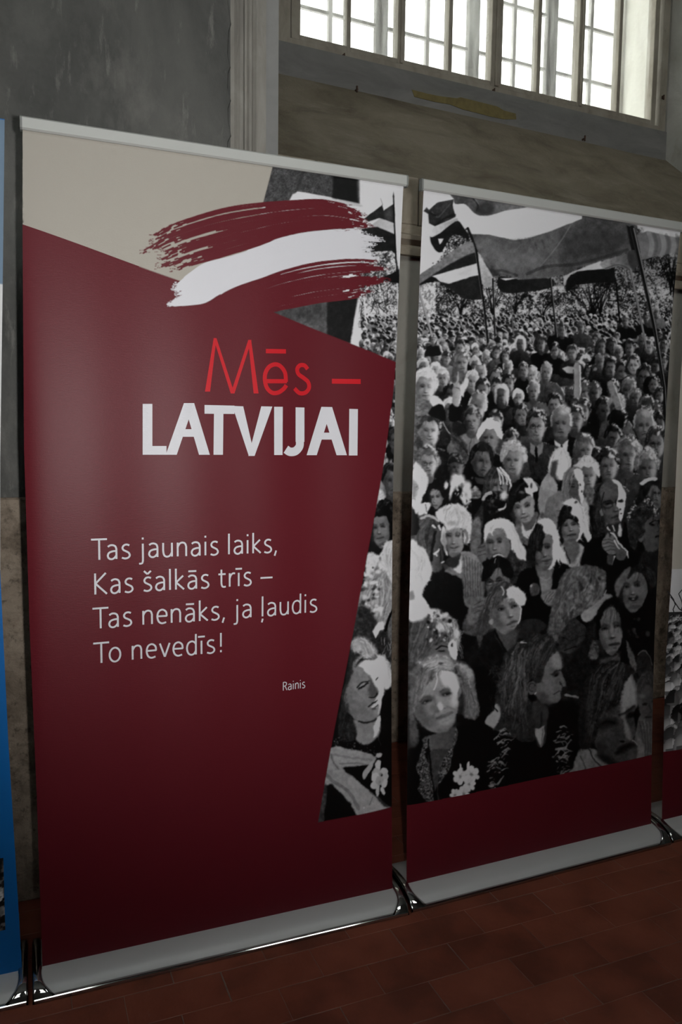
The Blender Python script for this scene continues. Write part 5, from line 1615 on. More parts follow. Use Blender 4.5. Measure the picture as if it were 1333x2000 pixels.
poly([(1218, 1400), (1226, 1412), (1234, 1438), (1230, 1444), (1220, 1430)], .52, 2.5)
stroke([(1210, 1396), (1224, 1390), (1240, 1378)], 4, .10, .7, soft=2)
blob(1232, 1396, 10, 6, .10, .85, -.4)
poly([(1168, 1415), (1178, 1404), (1196, 1402), (1206, 1410), (1190, 1420), (1174, 1422)], .12, 5, .7)
stroke([(1178, 1412), (1190, 1408), (1200, 1412)], 2, .06, .8, soft=1.6)
blob(1186, 1440, 16, 16, .33, .5)
blob(1176, 1460, 12, 14, .17, .5)
blob(1216, 1448, 5, 3, .05, .95)
blob(1226, 1450, 4, 4, .30, .8)
poly([(1202, 1470), (1212, 1458), (1230, 1452), (1242, 1456), (1228, 1464), (1212, 1472)], .09, 3.5, .85)
stroke([(1236, 1446), (1246, 1454)], 2.4, .7, .8)
blob(1234, 1478, 8, 6, .36, .8)
poly([(1165, 1475), (1185, 1492), (1215, 1497), (1200, 1484), (1180, 1474)], .12, 4, .7)
poly([(1131, 1450), (1130, 1400), (1138, 1350), (1150, 1318), (1168, 1300), (1190, 1292), (1208, 1290), (1230, 1298), (1240, 1314), (1230, 1318), (1222, 1330), (1214, 1350), (1208, 1375), (1190, 1388), (1172, 1396), (1168, 1425), (1160, 1450), (1150, 1462), (1136, 1462)], .18, 2, n=.06, fray=1)
strands([[(1196, 1294), (1158, 1320), (1134, 1450)], [(1204, 1294), (1176, 1330), (1152, 1455)], [(1212, 1296), (1196, 1335), (1172, 1395)], [(1222, 1298), (1214, 1330), (1206, 1372)]], 240, .07, .46, 1.8, .75)
stroke([(1180, 1294), (1196, 1288), (1204, 1284)], 4, .3, .8)
stroke([(1196, 1288), (1208, 1280), (1204, 1276)], 2, .4, .7)
poly([(1130, 1440), (1140, 1400), (1150, 1440), (1140, 1460)], .12, 6, .6)

# ---- the part of the photograph on the first banner
TARGET[0][:, :790 - CX0] = .93
poly([(530, 312), (702, 340), (703, 397), (635, 383), (581, 374), (566, 392), (500, 400)], .30, 1.2, sm=False, n=.04, tex=(N1 - .5) * .12)
stroke([(596, 330), (584, 360), (578, 376)], 5, .22, .6)
poly([(651, 330), (703, 340), (702, 398), (650, 387)], .11, 2.5, sm=False, n=.02)
poly([(700, 346), (714, 350), (710, 400), (702, 398)], .75, 4, .6)
poly([(581, 375), (635, 385), (700, 398), (704, 404), (640, 396), (575, 396), (566, 393)], .88, 1.5, v2=.7, dr=(1, 0))
mottled(700, 490, 792, 640, .22, .86, thr=.48)
poly([(760, 330), (792, 330), (792, 545), (783, 530), (776, 500)], .92, 2)
poly([(711, 427), (747, 400), (750, 411), (769, 398), (772, 437), (741, 426), (720, 433)], .18, 1, sm=False, n=.05)
poly([(752, 414), (766, 404), (764, 430), (754, 428)], .34, 4, .7)
poly([(718, 446), (742, 426), (772, 437), (773, 458), (738, 443)], .78, 1, sm=False, v2=.62, dr=(-1, 0))
poly([(706, 447), (738, 443), (773, 458), (775, 497), (765, 490), (706, 492)], .14, 1, sm=False, n=.04)
stroke([(769, 382), (774, 500), (778, 540)], 3, .09, sm=False)
poly([(769, 374), (767, 384), (769, 391), (771, 384)], .2, .8, sm=False)
stroke([(744, 388), (748, 400)], 1, .3)
poly([(747, 542), (765, 534), (781, 526), (784, 554), (766, 552), (750, 547)], .10, 1.2, sm=False)
for i in range(16):
    x, y = RR.uniform(703, 760), RR.uniform(560, 622)
    stroke([(x, y), (x + RR.uniform(-12, 12), y - RR.uniform(8, 24)), (x + RR.uniform(-20, 20), y - RR.uniform(20, 46))], RR.uniform(1, 2.6), .08, .8, w2=.7)
far_crowd(706, 786, 622, 716, 1.1)
stroke([(711, 575), (714, 620), (718, 632)], 2.4, .85, sm=False)
stroke([(777, 554), (780, 640)], 2.6, .75, sm=False)
poly([(520, 605), (600, 590), (645, 584), (660, 680), (600, 650)], .34, 2, sm=False, n=.05, tex=(N25 - .5) * .2)
poly([(639, 584), (700, 580), (697, 600), (690, 640), (686, 672), (640, 660)], .13, 2.5, sm=False, n=.04)
poly([(703, 580), (700, 640), (698, 680), (686, 676), (690, 640), (696, 606)], .90, 2.5, sm=False)
# column of people down the right edge of the first banner
poly([(560, 735), (800, 735), (800, 1660), (560, 1660)], .10, 6, sm=False, n=.05)
far_crowd(740, 786, 716, 900, 1.0)
poly([(745, 890), (792, 860), (792, 1010), (700, 1010), (735, 960)], .08, 3, n=.05)
head(775, 860, 40, -.1, 0, .4, .12, 'short', .9, .12)
head(742, 905, 44, .2, 0, .35, .3, 'short', .9, .6)
head(768, 940, 62, .4, 0, .40, .07, 'short', .7, .10, lit=.7)
poly([(732, 975), (742, 955), (752, 968), (744, 990), (734, 1000)], .72, 2, n=.2)
poly([(722, 1100), (728, 1050), (750, 1060), (775, 1040), (775, 1075), (740, 1090)], .12, 3)
poly([(729, 1040), (732, 1012), (746, 1006), (758, 1010), (764, 1040), (758, 1062), (744, 1070), (734, 1058)], .48, 1.3, v2=.36, dr=(1, 0))
feat((732, 1030.5), (749, 1028), (740, 1052), .46, -.3, dk=.08)
poly([(727, 1015), (734, 990), (746, 976), (764, 978), (776, 1000), (778, 1040), (772, 1060), (764, 1050), (762, 1024), (756, 1008), (742, 1010), (734, 1008), (728, 1022)], .09, 1.5, n=.05)
for i in range(70):
    t = RR.uniform(-3, .6)
    blob(754 + 20 * math.cos(t) * RR.uniform(.7, 1.05), 1004 + 26 * math.sin(t) * RR.uniform(.7, 1.05), RR.uniform(1.5, 4), RR.uniform(1.2, 3), RR.choice((.05, .08, .2, .28)), .7)
poly([(716, 1090), (726, 1080), (742, 1084), (752, 1064), (764, 1058), (780, 1064), (782, 1140), (760, 1150), (740, 1130), (716, 1120)], .80, 2, n=.12, fray=1)
strands([[(758, 1062), (752, 1090), (762, 1120)], [(772, 1062), (768, 1100), (776, 1140)]], 50, .4, 1, 1.5, .7)
poly([(690, 1230), (696, 1180), (712, 1130), (740, 1110), (762, 1130), (776, 1160), (772, 1190), (756, 1220), (740, 1240), (700, 1245)], .55, 2.5, n=.14, fray=1)
strands([[(740, 1112), (712, 1150), (700, 1230)], [(748, 1116), (736, 1170), (720, 1230)], [(756, 1124), (764, 1170), (744, 1225)]], 150, .2, .98, 1.7, .6, 2.6)
for i in range(60):
    x, y = RR.uniform(704, 745), RR.uniform(1090, 1200)
    blob(x, y, RR.uniform(2, 6), RR.uniform(2, 5), RR.choice((.12, .2, .35, .85, .95, .95)), .7)
poly([(680, 1280), (690, 1210), (705, 1180), (730, 1200), (745, 1235), (740, 1270), (715, 1275)], .22, 4, n=.10)
poly([(727, 1232), (740, 1215), (750, 1214), (752, 1228), (742, 1232), (734, 1246)], .92, 1.2, sm=False)
poly([(738, 1248), (750, 1232), (770, 1238), (780, 1280), (776, 1330), (758, 1310), (745, 1280)], .20, 3, n=.08)
poly([(768, 1185), (778, 1180), (780, 1240), (764, 1250), (758, 1230)], .40, 2, n=.1)
stroke([(770, 1192), (760, 1215), (754, 1232)], 5, .06)
# young woman screwing up her eyes
poly([(640, 1490), (660, 1380), (676, 1330), (700, 1400), (720, 1430), (765, 1440), (775, 1560), (770, 1600), (600, 1640)], .05, 3)
poly([(690, 1405), (712, 1412), (738, 1405), (744, 1420), (738, 1440), (716, 1455), (700, 1450), (690, 1430)], .50, 2, v2=.58, dr=(0, 1))
poly([(732, 1412), (741, 1398), (744, 1410), (738, 1432), (730, 1440)], .88, 1.2)
stroke([(736, 1430), (744, 1456)], .9, .5, .8)
poly([(668, 1370), (676, 1335), (690, 1306), (706, 1292), (736, 1286), (752, 1300), (752, 1335), (748, 1360), (743, 1380), (738, 1400), (724, 1410), (700, 1408), (684, 1396)], .46, 1.6, v2=.56, dr=(1, -.4), n=.02)
poly([(700, 1300), (716, 1290), (740, 1282), (754, 1300), (752, 1340), (748, 1364), (742, 1392), (738, 1396), (741, 1378), (732, 1372), (734, 1366), (740, 1354), (733, 1342), (727, 1328), (722, 1318), (714, 1312), (708, 1304)], .96, 1.6)
poly([(733, 1376), (740, 1378), (742, 1388), (738, 1400), (730, 1396)], .60, 3, .7)
stroke([(697, 1343), (706, 1334), (718, 1331), (722, 1329)], 2.4, .10, .9)
stroke([(700, 1346), (710, 1340), (718, 1334)], 3, .08, .9)
stroke([(702, 1341), (713, 1335)], 1.6, .7, .7)
stroke([(735, 1328), (738, 1324)], 2.2, .1, .9)
poly([(722, 1318), (728, 1326), (740, 1352), (734, 1358), (724, 1362), (720, 1350), (722, 1335)], .33, 3, .8)
stroke([(721, 1362), (730, 1362), (738, 1354)], 2.8, .08, .85)
stroke([(720, 1380), (727, 1374), (735, 1370), (738, 1369)], 2.4, .10, .95)
poly([(725, 1380), (731, 1374), (737, 1372), (735, 1378), (728, 1383)], .9, 1)
stroke([(728, 1383), (734, 1380), (738, 1376)], 1.6, .1, .8)
blob(731, 1384, 5, 2, .3, .8)
stroke([(700, 1408), (716, 1412), (734, 1404)], 3, .12, .8)
blob(706, 1362, 14, 12, .58, .5)
poly([(662, 1440), (662, 1390), (676, 1330), (680, 1300), (690, 1268), (700, 1250), (716, 1250), (730, 1262), (740, 1280), (724, 1290), (708, 1288), (698, 1296), (688, 1316), (680, 1340), (672, 1365), (678, 1390), (690, 1405), (696, 1440), (680, 1450)], .20, 2, n=.07)
poly([(686, 1262), (694, 1246), (714, 1248), (728, 1260), (738, 1276), (724, 1286), (710, 1284), (704, 1274), (694, 1274)], .78, 5, .8, n=.14, fray=1)
strands([[(694, 1250), (706, 1258), (716, 1284)], [(704, 1248), (722, 1260), (736, 1282)]], 70, .3, 1, 1.6, .7)
strands([[(704, 1280), (690, 1290), (686, 1316)], [(708, 1286), (696, 1296), (692, 1314)]], 24, .3, .8, 1.6, .7)
poly([(738, 1280), (752, 1282), (762, 1300), (768, 1320), (764, 1342), (752, 1344), (752, 1320), (748, 1300)], .90, 3, n=.08, fray=1)
strands([[(744, 1284), (756, 1310), (756, 1346)], [(750, 1282), (768, 1310), (766, 1340)]], 30, .45, 1, 1.3, .6)
for i in range(20):
    x, y = RR.uniform(745, 768), RR.uniform(1256, 1310)
    stroke([(x, y), (x + RR.uniform(-4, 6), y - RR.uniform(6, 16))], .9, .85, .6)
strands([[(676, 1350), (664, 1400), (662, 1440)], [(684, 1395), (680, 1420), (676, 1450)]], 60, .05, .4, 1.5, .6)
for i in range(160):
    t = RR.random()
    x, y = 640 + 100 * t + RS.randn() * 3, 1446 + 26 * t + RS.randn() * 7
    blob(x, y, RR.uniform(.8, 2.4), RR.uniform(.8, 2), RR.choice((.04, .06, .3, .5)), .8)
# pale collar, arm and flowers
poly([(640, 1462), (660, 1458), (700, 1466), (726, 1474), (736, 1480), (730, 1492), (700, 1496), (668, 1500), (640, 1496)], .62, 1.6, sm=False, n=.04)
stroke([(650, 1475), (690, 1480), (726, 1484)], 4, .48, .6)
stroke([(664, 1492), (690, 1490), (716, 1492)], 3, .42, .6)
poly([(628, 1540), (640, 1470), (648, 1472), (658, 1488), (672, 1502), (700, 1526), (730, 1552), (752, 1572), (768, 1580), (766, 1600), (700, 1600), (686, 1570), (664, 1548), (648, 1532), (632, 1538)], .58, 1.8, sm=False, n=.04, v2=.70, dr=(.7, .3))
stroke([(648, 1474), (652, 1490), (662, 1502)], 3, .36, .6)
stroke([(634, 1510), (652, 1528), (680, 1545), (700, 1580)], 7, .36, .5)
stroke([(728, 1556), (724, 1566), (722, 1572)], 1.2, .3, .7)
blob(710, 1578, 1.6, 2, .9, .9)
poly([(732, 1552), (740, 1556), (752, 1568), (762, 1578), (752, 1576), (742, 1566)], .28, 1.5)
for (x, y, rx, ry, an) in ((741, 1475, 7, 4.5, -.3), (722, 1500, 5, 14, .5), (716, 1508, 5, 15, .5), (739, 1495, 6, 11, 0), (736, 1510, 8, 10, .2), (733, 1518, 7, 9, .3), (751, 1507, 8, 7, .4), (753, 1518, 7, 8, .5), (731, 1534, 8, 8, -.4), (752, 1530, 7, 9, .3), (742, 1524, 8, 9, 0), (738, 1544, 4, 12, .15), (749, 1545, 4.5, 8, -.3)):
    blob(x, y, rx, ry, RR.uniform(.66, .86), 1, an, 2)
for (x, y) in ((743, 1512), (742, 1527)):
    blob(x, y, 3, 3, .5, .7)
poly([(612, 1640), (632, 1540), (640, 1545), (634, 1600), (622, 1640)], .28, 2, n=.1)
# the softness, torn outlines and grain of an enlarged press photograph
def warp(img, amp, na, nb):
    yy, xx = np.meshgrid(np.arange(CH, dtype=np.float32), np.arange(CW, dtype=np.float32), indexing='ij')
    x = np.clip(xx + (na - .5) * 2 * amp, 0, CW - 1.01)
    y = np.clip(yy + (nb - .5) * 2 * amp, 0, CH - 1.01)
    x0 = x.astype(int)
    y0 = y.astype(int)
    fx = x - x0
    fy = y - y0
    return (img[y0, x0] * (1 - fx) + img[y0, x0 + 1] * fx) * (1 - fy) + (img[y0 + 1, x0] * (1 - fx) + img[y0 + 1, x0 + 1] * fx) * fy


FADE = np.clip((np.arange(CH) + CY0 - 570) / 120.0, .25, 1.0)[:, None].astype(np.float32)
INK[:] = warp(INK, .75 * FADE, _noise(3.2, 31), _noise(3.2, 32))
INK[:] = warp(INK, 1.3 * FADE, _noise(11.0, 33), _noise(11.0, 34))
SHARP = np.interp(np.arange(CH) + CY0, [900, 1100], [.05, .09])[1:-1, None].astype(np.float32)
k3 = (INK[:-2, 1:-1] + INK[2:, 1:-1] + INK[1:-1, :-2] + INK[1:-1, 2:]) * SHARP + INK[1:-1, 1:-1] * (1 - 4 * SHARP)
INK[1:-1, 1:-1] = k3
INK += (N9 - .5) * .05 * np.clip(INK * 3, 0, 1) * np.clip((1 - INK) * 3, .15, 1) + (N4 - .5) * .04 * np.clip(INK * 3, 0, 1) * np.clip((1 - INK) * 3, .15, 1)
INK[:] = INK - .035 * np.sin(2 * PI * np.clip(INK, 0, 1))
# one print tone curve for the whole photograph
INK[:] = np.power(np.clip(INK, .02, 1), .86)
INK[:] = .40 + (INK - .40) * 1.2
INK += (N1 - .5) * .045
# flag poles run down into the crowd
stroke([(930, 487), (946, 600), (953, 668)], 4.5, .07, sm=False)
stroke([(928, 487), (944, 600), (951, 666)], 1.0, .6, .7, sm=False)
stroke([(963, 545), (967, 656)], 3.4, .10, sm=False)
stroke([(965, 556), (968.5, 650)], 1.0, .65, .8, sm=False)
stroke([(820, 560), (846, 656)], 4, .72, sm=False)
stroke([(818, 560), (844, 656)], 1.2, .3, .7, sm=False)
stroke([(998, 580), (1003, 656)], 2, .45, sm=False)
stroke([(1076, 544), (1089, 658)], 4, .10, sm=False)
stroke([(1077.6, 544), (1090.5, 658)], 1.1, .7, .9, sm=False)
stroke([(1204, 552), (1211, 631)], 3.6, .06, sm=False)
stroke([(1232, 526), (1263, 680)], 4, .60, sm=False)
stroke([(1230, 526), (1261, 680)], 1.1, .35, .8, sm=False)
# leaning pole in front of the crowd
stroke([(1235, 445), (1279, 640), (1301, 757), (1307, 860)], 9, .10, w2=5, sm=False)
stroke([(1238.5, 446), (1282, 640), (1303.5, 757), (1309, 860)], 1.8, .72, .9, w2=1.2, sm=False)
stroke([(1231.5, 446), (1276, 640), (1298.5, 757)], 1.0, .34, .8, sm=False)
np.clip(INK, .055, .97, out=INK)

# ---- coloured print of the first banner (beige field, red field, brush-stroke flag)
def new_mask():
    return np.zeros((CH, CW), np.float32)


MB, MR, MW, MR2 = new_mask(), new_mask(), new_mask(), new_mask()
TARGET[0] = MB
poly([(200, 300), (538, 300), (534, 321), (513, 400), (495, 470), (420, 592), (345, 557), (200, 505)], 1, .8, sm=False)
TARGET[0] = MR
# everything red: below the two slanting edges and left of the photograph
poly([(200, 494), (344, 546), (532, 609), (775, 707), (771, 755), (765, 801), (754, 884), (740, 966), (720, 1070), (689, 1240), (654, 1425), (622, 1607), (700, 1591), (766, 1577), (800, 1570), (800, 1700), (200, 1700)], 1, .8, sm=False)


def curve_at(c, x):
    c = np.asarray(c, float)
    return np.interp(x, c[:, 0], c[:, 1])


def brush(mask, top, bot, lefts, rights, n, slits=(), wob=1.2, val=1.0, seed=1, ragged=9, dry=(1.0, 1.0)):
    """a dry brush: n bristles between two edge curves, each with its own start and end"""
    TARGET[0] = mask
    top = spline(top, 4, False)
    bot = spline(bot, 4, False)
    r = random.Random(seed)
    lv = np.array(lefts, float)
    rv = np.array(rights, float)
    for i in range(n):
        v = i / (n - 1)
        x0 = np.interp(v, lv[:, 0], lv[:, 1]) + r.uniform(-ragged, ragged * .5)
        x1 = np.interp(v, rv[:, 0], rv[:, 1]) + r.uniform(-ragged * .5, ragged)
        xs_ = np.arange(x0, x1 + 1, 5.0)
        if len(xs_) < 2:
            continue
        yt = curve_at(top, xs_)
        yb = curve_at(bot, xs_)
        # beyond their ends the edge curves go on at their last slope
        for c, arr in ((top, yt), (bot, yb)):
            m0 = (c[3, 1] - c[0, 1]) / (c[3, 0] - c[0, 0])
            m1 = (c[-1, 1] - c[-4, 1]) / (c[-1, 0] - c[-4, 0])
            arr += np.where(xs_ < c[0, 0], (xs_ - c[0, 0]) * m0, 0) + np.where(xs_ > c[-1, 0], (xs_ - c[-1, 0]) * m1, 0)
        ys_ = yt + (yb - yt) * v + np.cumsum(RS.randn(len(xs_))) * .12
        gap = np.abs(yb - yt).mean() / (n - 1)
        keep = np.ones(len(xs_), bool)
        for (sv, sw, sx0, sx1) in slits:
            if abs(v - sv) < sw:
                keep &= ~((xs_ > sx0 + r.uniform(-6, 6)) & (xs_ < sx1 + r.uniform(-22, 8)))
        # the paint runs dry towards the tips
        for j in range(len(xs_)):
            dl = (xs_[j] - x0) / 70.0
            dr_ = (x1 - xs_[j]) / 45.0
            if r.random() < .40 * max(0.0, 1 - dl) * dry[0] or r.random() < .32 * max(0.0, 1 - dr_) * dry[1]:
                keep[j] = False
        run = []
        for j in range(len(xs_) + 1):
            if j < len(xs_) and keep[j]:
                run.append((xs_[j], ys_[j]))
            else:
                if len(run) > 1:
                    stroke(run, gap * 1.9 + .7, val, 1, w2=gap * 1.9 + .7, sm=False, soft=.45)
                run = []
        # dry speckle at both tips
        for xe, sg in ((x0, -1), (x1, 1)):
            for q in range(3):
                xx = xe + sg * r.uniform(1, 9)
                yy = np.interp(xx, xs_, ys_)
                blob(xx, yy, r.uniform(.5, 1.6), r.uniform(.4, .9), val, 1, 0, 2)


t1 = [(300, 459), (330, 441), (380, 423), (440, 406), (512, 396), (580, 391), (630, 390), (680, 401), (702, 412), (724, 424)]
b1 = [(346, 530), (380, 517), (430, 503), (500, 482), (540, 468), (600, 456), (640, 452), (680, 453), (700, 452), (724, 452)]
brush(MR2, t1, b1, [(0, 302), (.12, 312), (.2, 296), (.30, 290), (.38, 325), (.46, 320), (.55, 330), (.62, 319), (.72, 324), (.78, 318), (.86, 356), (1, 350)],
      [(0, 668), (.10, 696), (.2, 700), (.26, 678), (.34, 700), (.42, 694), (.5, 702), (.60, 719), (.72, 716), (.84, 694), (1, 676)], 58,
      slits=[(.115, .024, 312, 514), (.45, .034, 330, 436), (.72, .030, 346, 424), (.86, .02, 350, 384), (.37, .02, 318, 352)], seed=5, ragged=14)
tw = [(346, 555), (372, 533), (402, 514), (450, 501), (510, 482), (545, 467), (600, 455), (650, 450), (700, 448), (745, 450)]
bw_ = [(336, 598), (375, 595), (402, 590), (430, 573), (470, 555), (512, 541), (560, 524), (620, 510), (680, 504), (720, 505), (745, 507)]
brush(MW, tw, bw_, [(0, 352), (.2, 347), (.34, 350), (.45, 362), (.52, 348), (.58, 366), (.7, 352), (.85, 336), (1, 340)],
      [(0, 690), (.15, 706), (.25, 735), (.35, 740), (.42, 712), (.52, 730), (.6, 712), (.7, 718), (.8, 712), (.9, 726), (1, 738)], 66, seed=9, ragged=6, dry=(.2, .6))
t2 = [(400, 600), (440, 572), (470, 558), (512, 543), (560, 526), (620, 512), (680, 506), (720, 507), (740, 509)]
b2 = [(400, 640), (470, 628), (532, 609), (575, 600), (620, 591), (690, 582), (705, 578), (745, 572)]
brush(MR2, t2, b2, [(0, 420), (1, 470)], [(0, 727), (.06, 725), (.10, 718), (.2, 744), (.3, 746), (.38, 712), (.46, 690), (.52, 745), (.66, 748), (.75, 716), (.8, 690), (.88, 718), (1, 702)], 56,
      slits=[(.085, .022, 545, 716), (.42, .016, 650, 692), (.77, .016, 672, 694)], seed=3, dry=(0, 1))
TARGET[0] = MW
poly([(352, 556), (376, 536), (420, 520), (420, 572), (392, 588), (360, 592), (340, 596), (336, 588), (352, 578), (364, 570), (350, 566)], 1, 1.2)
TARGET[0] = INK


def tone_rgb(t):
    l = np.power(np.clip(t, 0, 1), 2.2) * .76
    return np.stack([l * .985, l * .985, l * 1.02], -1)


RGB1 = tone_rgb(INK)
for msk, colr in ((MB, BEIGE), (MR, RED), (MR2, RED), (MW, (0.66, 0.66, 0.70))):
    RGB1 = RGB1 * (1 - msk[..., None]) + np.array(colr) * msk[..., None]
RGB2 = tone_rgb(INK)


def sample(img, px):
    x = np.clip(px[:, 0] - CX0, 0, CW - 1.001)
    y = np.clip(px[:, 1] - CY0, 0, CH - 1.001)
    x0 = x.astype(int)
    y0 = y.astype(int)
    fx = (x - x0)[:, None]
    fy = (y - y0)[:, None]
    return (img[y0, x0] * (1 - fx) + img[y0, x0 + 1] * fx) * (1 - fy) + (img[y0 + 1, x0] * (1 - fx) + img[y0 + 1, x0 + 1] * fx) * fy
# ------------------------------------------------------------------ roll-up banners
BH = 2.16          # top of the rail
EXIT = 0.045       # the cloth leaves the base here


class Banner:
    def __init__(self, ox, oy, ang, left, right, amp, phase):
        self.o = np.array([ox, oy, 0.0])
        self.t = np.array([math.cos(ang), math.sin(ang), 0.0])
        self.n = np.array([math.sin(ang), -math.cos(ang), 0.0])   # towards the room
        self.amp, self.ph = amp, phase
        if left is None or isinstance(left, float):
            self.l = np.array([[0.0, left or 0.0], [2.2, left or 0.0]])
        else:
            self.l = self._edge(left)
        if isinstance(right, float):
            self.r = np.array([[0.0, right], [2.2, right]])
        else:
            self.r = self._edge(right)

    def _edge(self, pxs):
        q = []
        for (x, y) in pxs:
            p = on_plane(x, y, self.o, self.n)
            q.append((p[2], (p - self.o) @ self.t))
        return np.array(sorted(q))

    def ul(self, z):
        return np.interp(z, self.l[:, 0], self.l[:, 1])

    def ur(self, z):
        return np.interp(z, self.r[:, 0], self.r[:, 1])

    def depth(self, u, z):
        """the hanging cloth waves a little and its free edges curl back"""
        u = np.asarray(u, float)
        z = np.asarray(z, float)
        k = np.clip(np.sin(PI * np.clip((z - .05) / 2.08, 0, 1)), 0, 1) ** .7
        d = self.amp * (np.sin(2 * PI * (u * 2.1 + self.ph)) + .55 * np.sin(2 * PI * (u * 4.3 + self.ph * 2.3 + .12 * z)))
        e = np.minimum(u - 0.0, 1.0 - u)
        d = d * k - .012 * k * np.exp(-np.clip(e, -.02, 1) / .035)
        return d

    def P(self, u, z, off=0.0):
        d = self.depth(u, z) + off
        u = np.asarray(u, float)[..., None]
        z = np.asarray(z, float)
        p = self.o + u * self.t + np.asarray(d)[..., None] * self.n
        p = np.array(p)
        p[..., 2] = z
        return p

    def flat(self, u, z):
        p = self.o + np.asarray(u, float)[..., None] * self.t
        p = np.array(p)
        p[..., 2] = z
        return p

    def uz(self, px, py):
        p = on_plane(px, py, self.o, self.n)
        return (p - self.o) @ self.t, p[2]

    def W(self, u, f, z):
        """rigid parts: u along, f towards the room, z up"""
        p = self.o + u * self.t + f * self.n
        return (p[0], p[1], z)


def grid_mesh(name, V, nu, nz, mat, parent, keep=None, cols=None):
    """regular quad grid built from arrays (rows nz+1, columns nu+1)"""
    k = (np.arange(nz)[:, None] * (nu + 1) + np.arange(nu)[None, :])
    q = np.stack([k, k + 1, k + nu + 2, k + nu + 1], -1).reshape(-1, 4)
    if keep is not None:
        q = q[keep.reshape(-1)]
        used = np.zeros(len(V), bool)
        used[q.ravel()] = True
        remap = np.cumsum(used) - 1
        V = V[used]
        if cols is not None:
            cols = cols[used]
        q = remap[q]
    me = bpy.data.meshes.new(name)
    me.vertices.add(len(V))
    me.vertices.foreach_set('co', V.astype(np.float32).ravel())
    me.loops.add(q.size)
    me.loops.foreach_set('vertex_index', q.astype(np.int32).ravel())
    me.polygons.add(len(q))
    me.polygons.foreach_set('loop_start', np.arange(0, q.size, 4, dtype=np.int32))
    me.polygons.foreach_set('loop_total', np.full(len(q), 4, np.int32))
    me.polygons.foreach_set('use_smooth', np.ones(len(q), bool))
    me.update(calc_edges=True)
    if cols is not None:
        at = me.color_attributes.new('ink', 'FLOAT_COLOR', 'POINT')
        c4 = np.ones((len(V), 4), np.float32)
        c4[:, :3] = cols
        at.data.foreach_set('color', c4.ravel())
    return link_mesh(name, me, mat, parent)


def cloth(B, root, mat, z0=EXIT - .012, z1=BH - .01):
    nu, nz = 100, 200
    zs = np.linspace(z0, z1, nz + 1)
    s = np.linspace(0, 1, nu + 1)
    U = B.ul(zs)[:, None] * (1 - s) + B.ur(zs)[:, None] * s
    Z = np.repeat(zs[:, None], nu + 1, 1)
    V = B.P(U, Z).reshape(-1, 3)
    return grid_mesh('fabric', V, nu, nz, mat, root)


def printed(B, parent, name, img, u0, u1, z0, z1, du, dz, inside, off=.0003):
    """ink layer: fine grid whose colours come from the drawing"""
    nu = int(round((u1 - u0) / du))
    nz = int(round((z1 - z0) / dz))
    us = np.linspace(u0, u1, nu + 1)
    zs = np.linspace(z0, z1, nz + 1)
    U, Z = np.meshgrid(us, zs)
    lo = B.ul(Z)
    hi = B.ur(Z)
    Uc = np.clip(U, lo, hi)
    fl = B.flat(Uc, Z).reshape(-1, 3)
    px = project(fl)
    col = sample(img, px) if not callable(img) else img(Uc.ravel(), Z.ravel(), px)
    V = B.P(Uc, Z, off).reshape(-1, 3)
    cu = (U[:-1, :-1] + U[1:, 1:]) / 2
    cz = (Z[:-1, :-1] + Z[1:, 1:]) / 2
    pc = project(B.flat(cu, cz).reshape(-1, 3)).reshape(cu.shape + (2,))
    keep = (cu > B.ul(cz) - du * .5) & (cu < B.ur(cz) + du * .5)
    if inside is not None:
        keep &= inside(pc[..., 0], pc[..., 1], cu, cz)
    return grid_mesh(name, V, nu, nz, M_PRINT, parent, keep, col)


def ribbon(B, strokes, w, off):
    """lettering strokes (lists of u,z) as ribbons lying on the cloth"""
    vs, fs = [], []
    for si, st in enumerate(strokes):
        p = np.asarray(st, float)
        L = np.hypot(*np.diff(p, axis=0).T)
        pts = [p[0]]
        for i in range(len(p) - 1):
            k = max(1, int(L[i] / .006))
            for j in range(1, k + 1):
                pts.append(p[i] + (p[i + 1] - p[i]) * j / k)
        p = np.array(pts)
        tg = np.gradient(p, axis=0)
        tg /= np.hypot(tg[:, 0], tg[:, 1])[:, None] + 1e-12
        nn = np.stack([-tg[:, 1], tg[:, 0]], 1)
        b = len(vs)
        rows = []
        for sgn in (-.5, 0, .5):
            q = p + nn * w * sgn
            rows.append(B.P(q[:, 0], q[:, 1], off + si * 2e-6))
        n = len(p)
        for i in range(n):
            for r_ in rows:
                vs.append(r_[i])
        for i in range(n - 1):
            for c in range(2):
                a = b + i * 3 + c
                fs.append((a, a + 1, a + 4, a + 3))
    return vs, fs


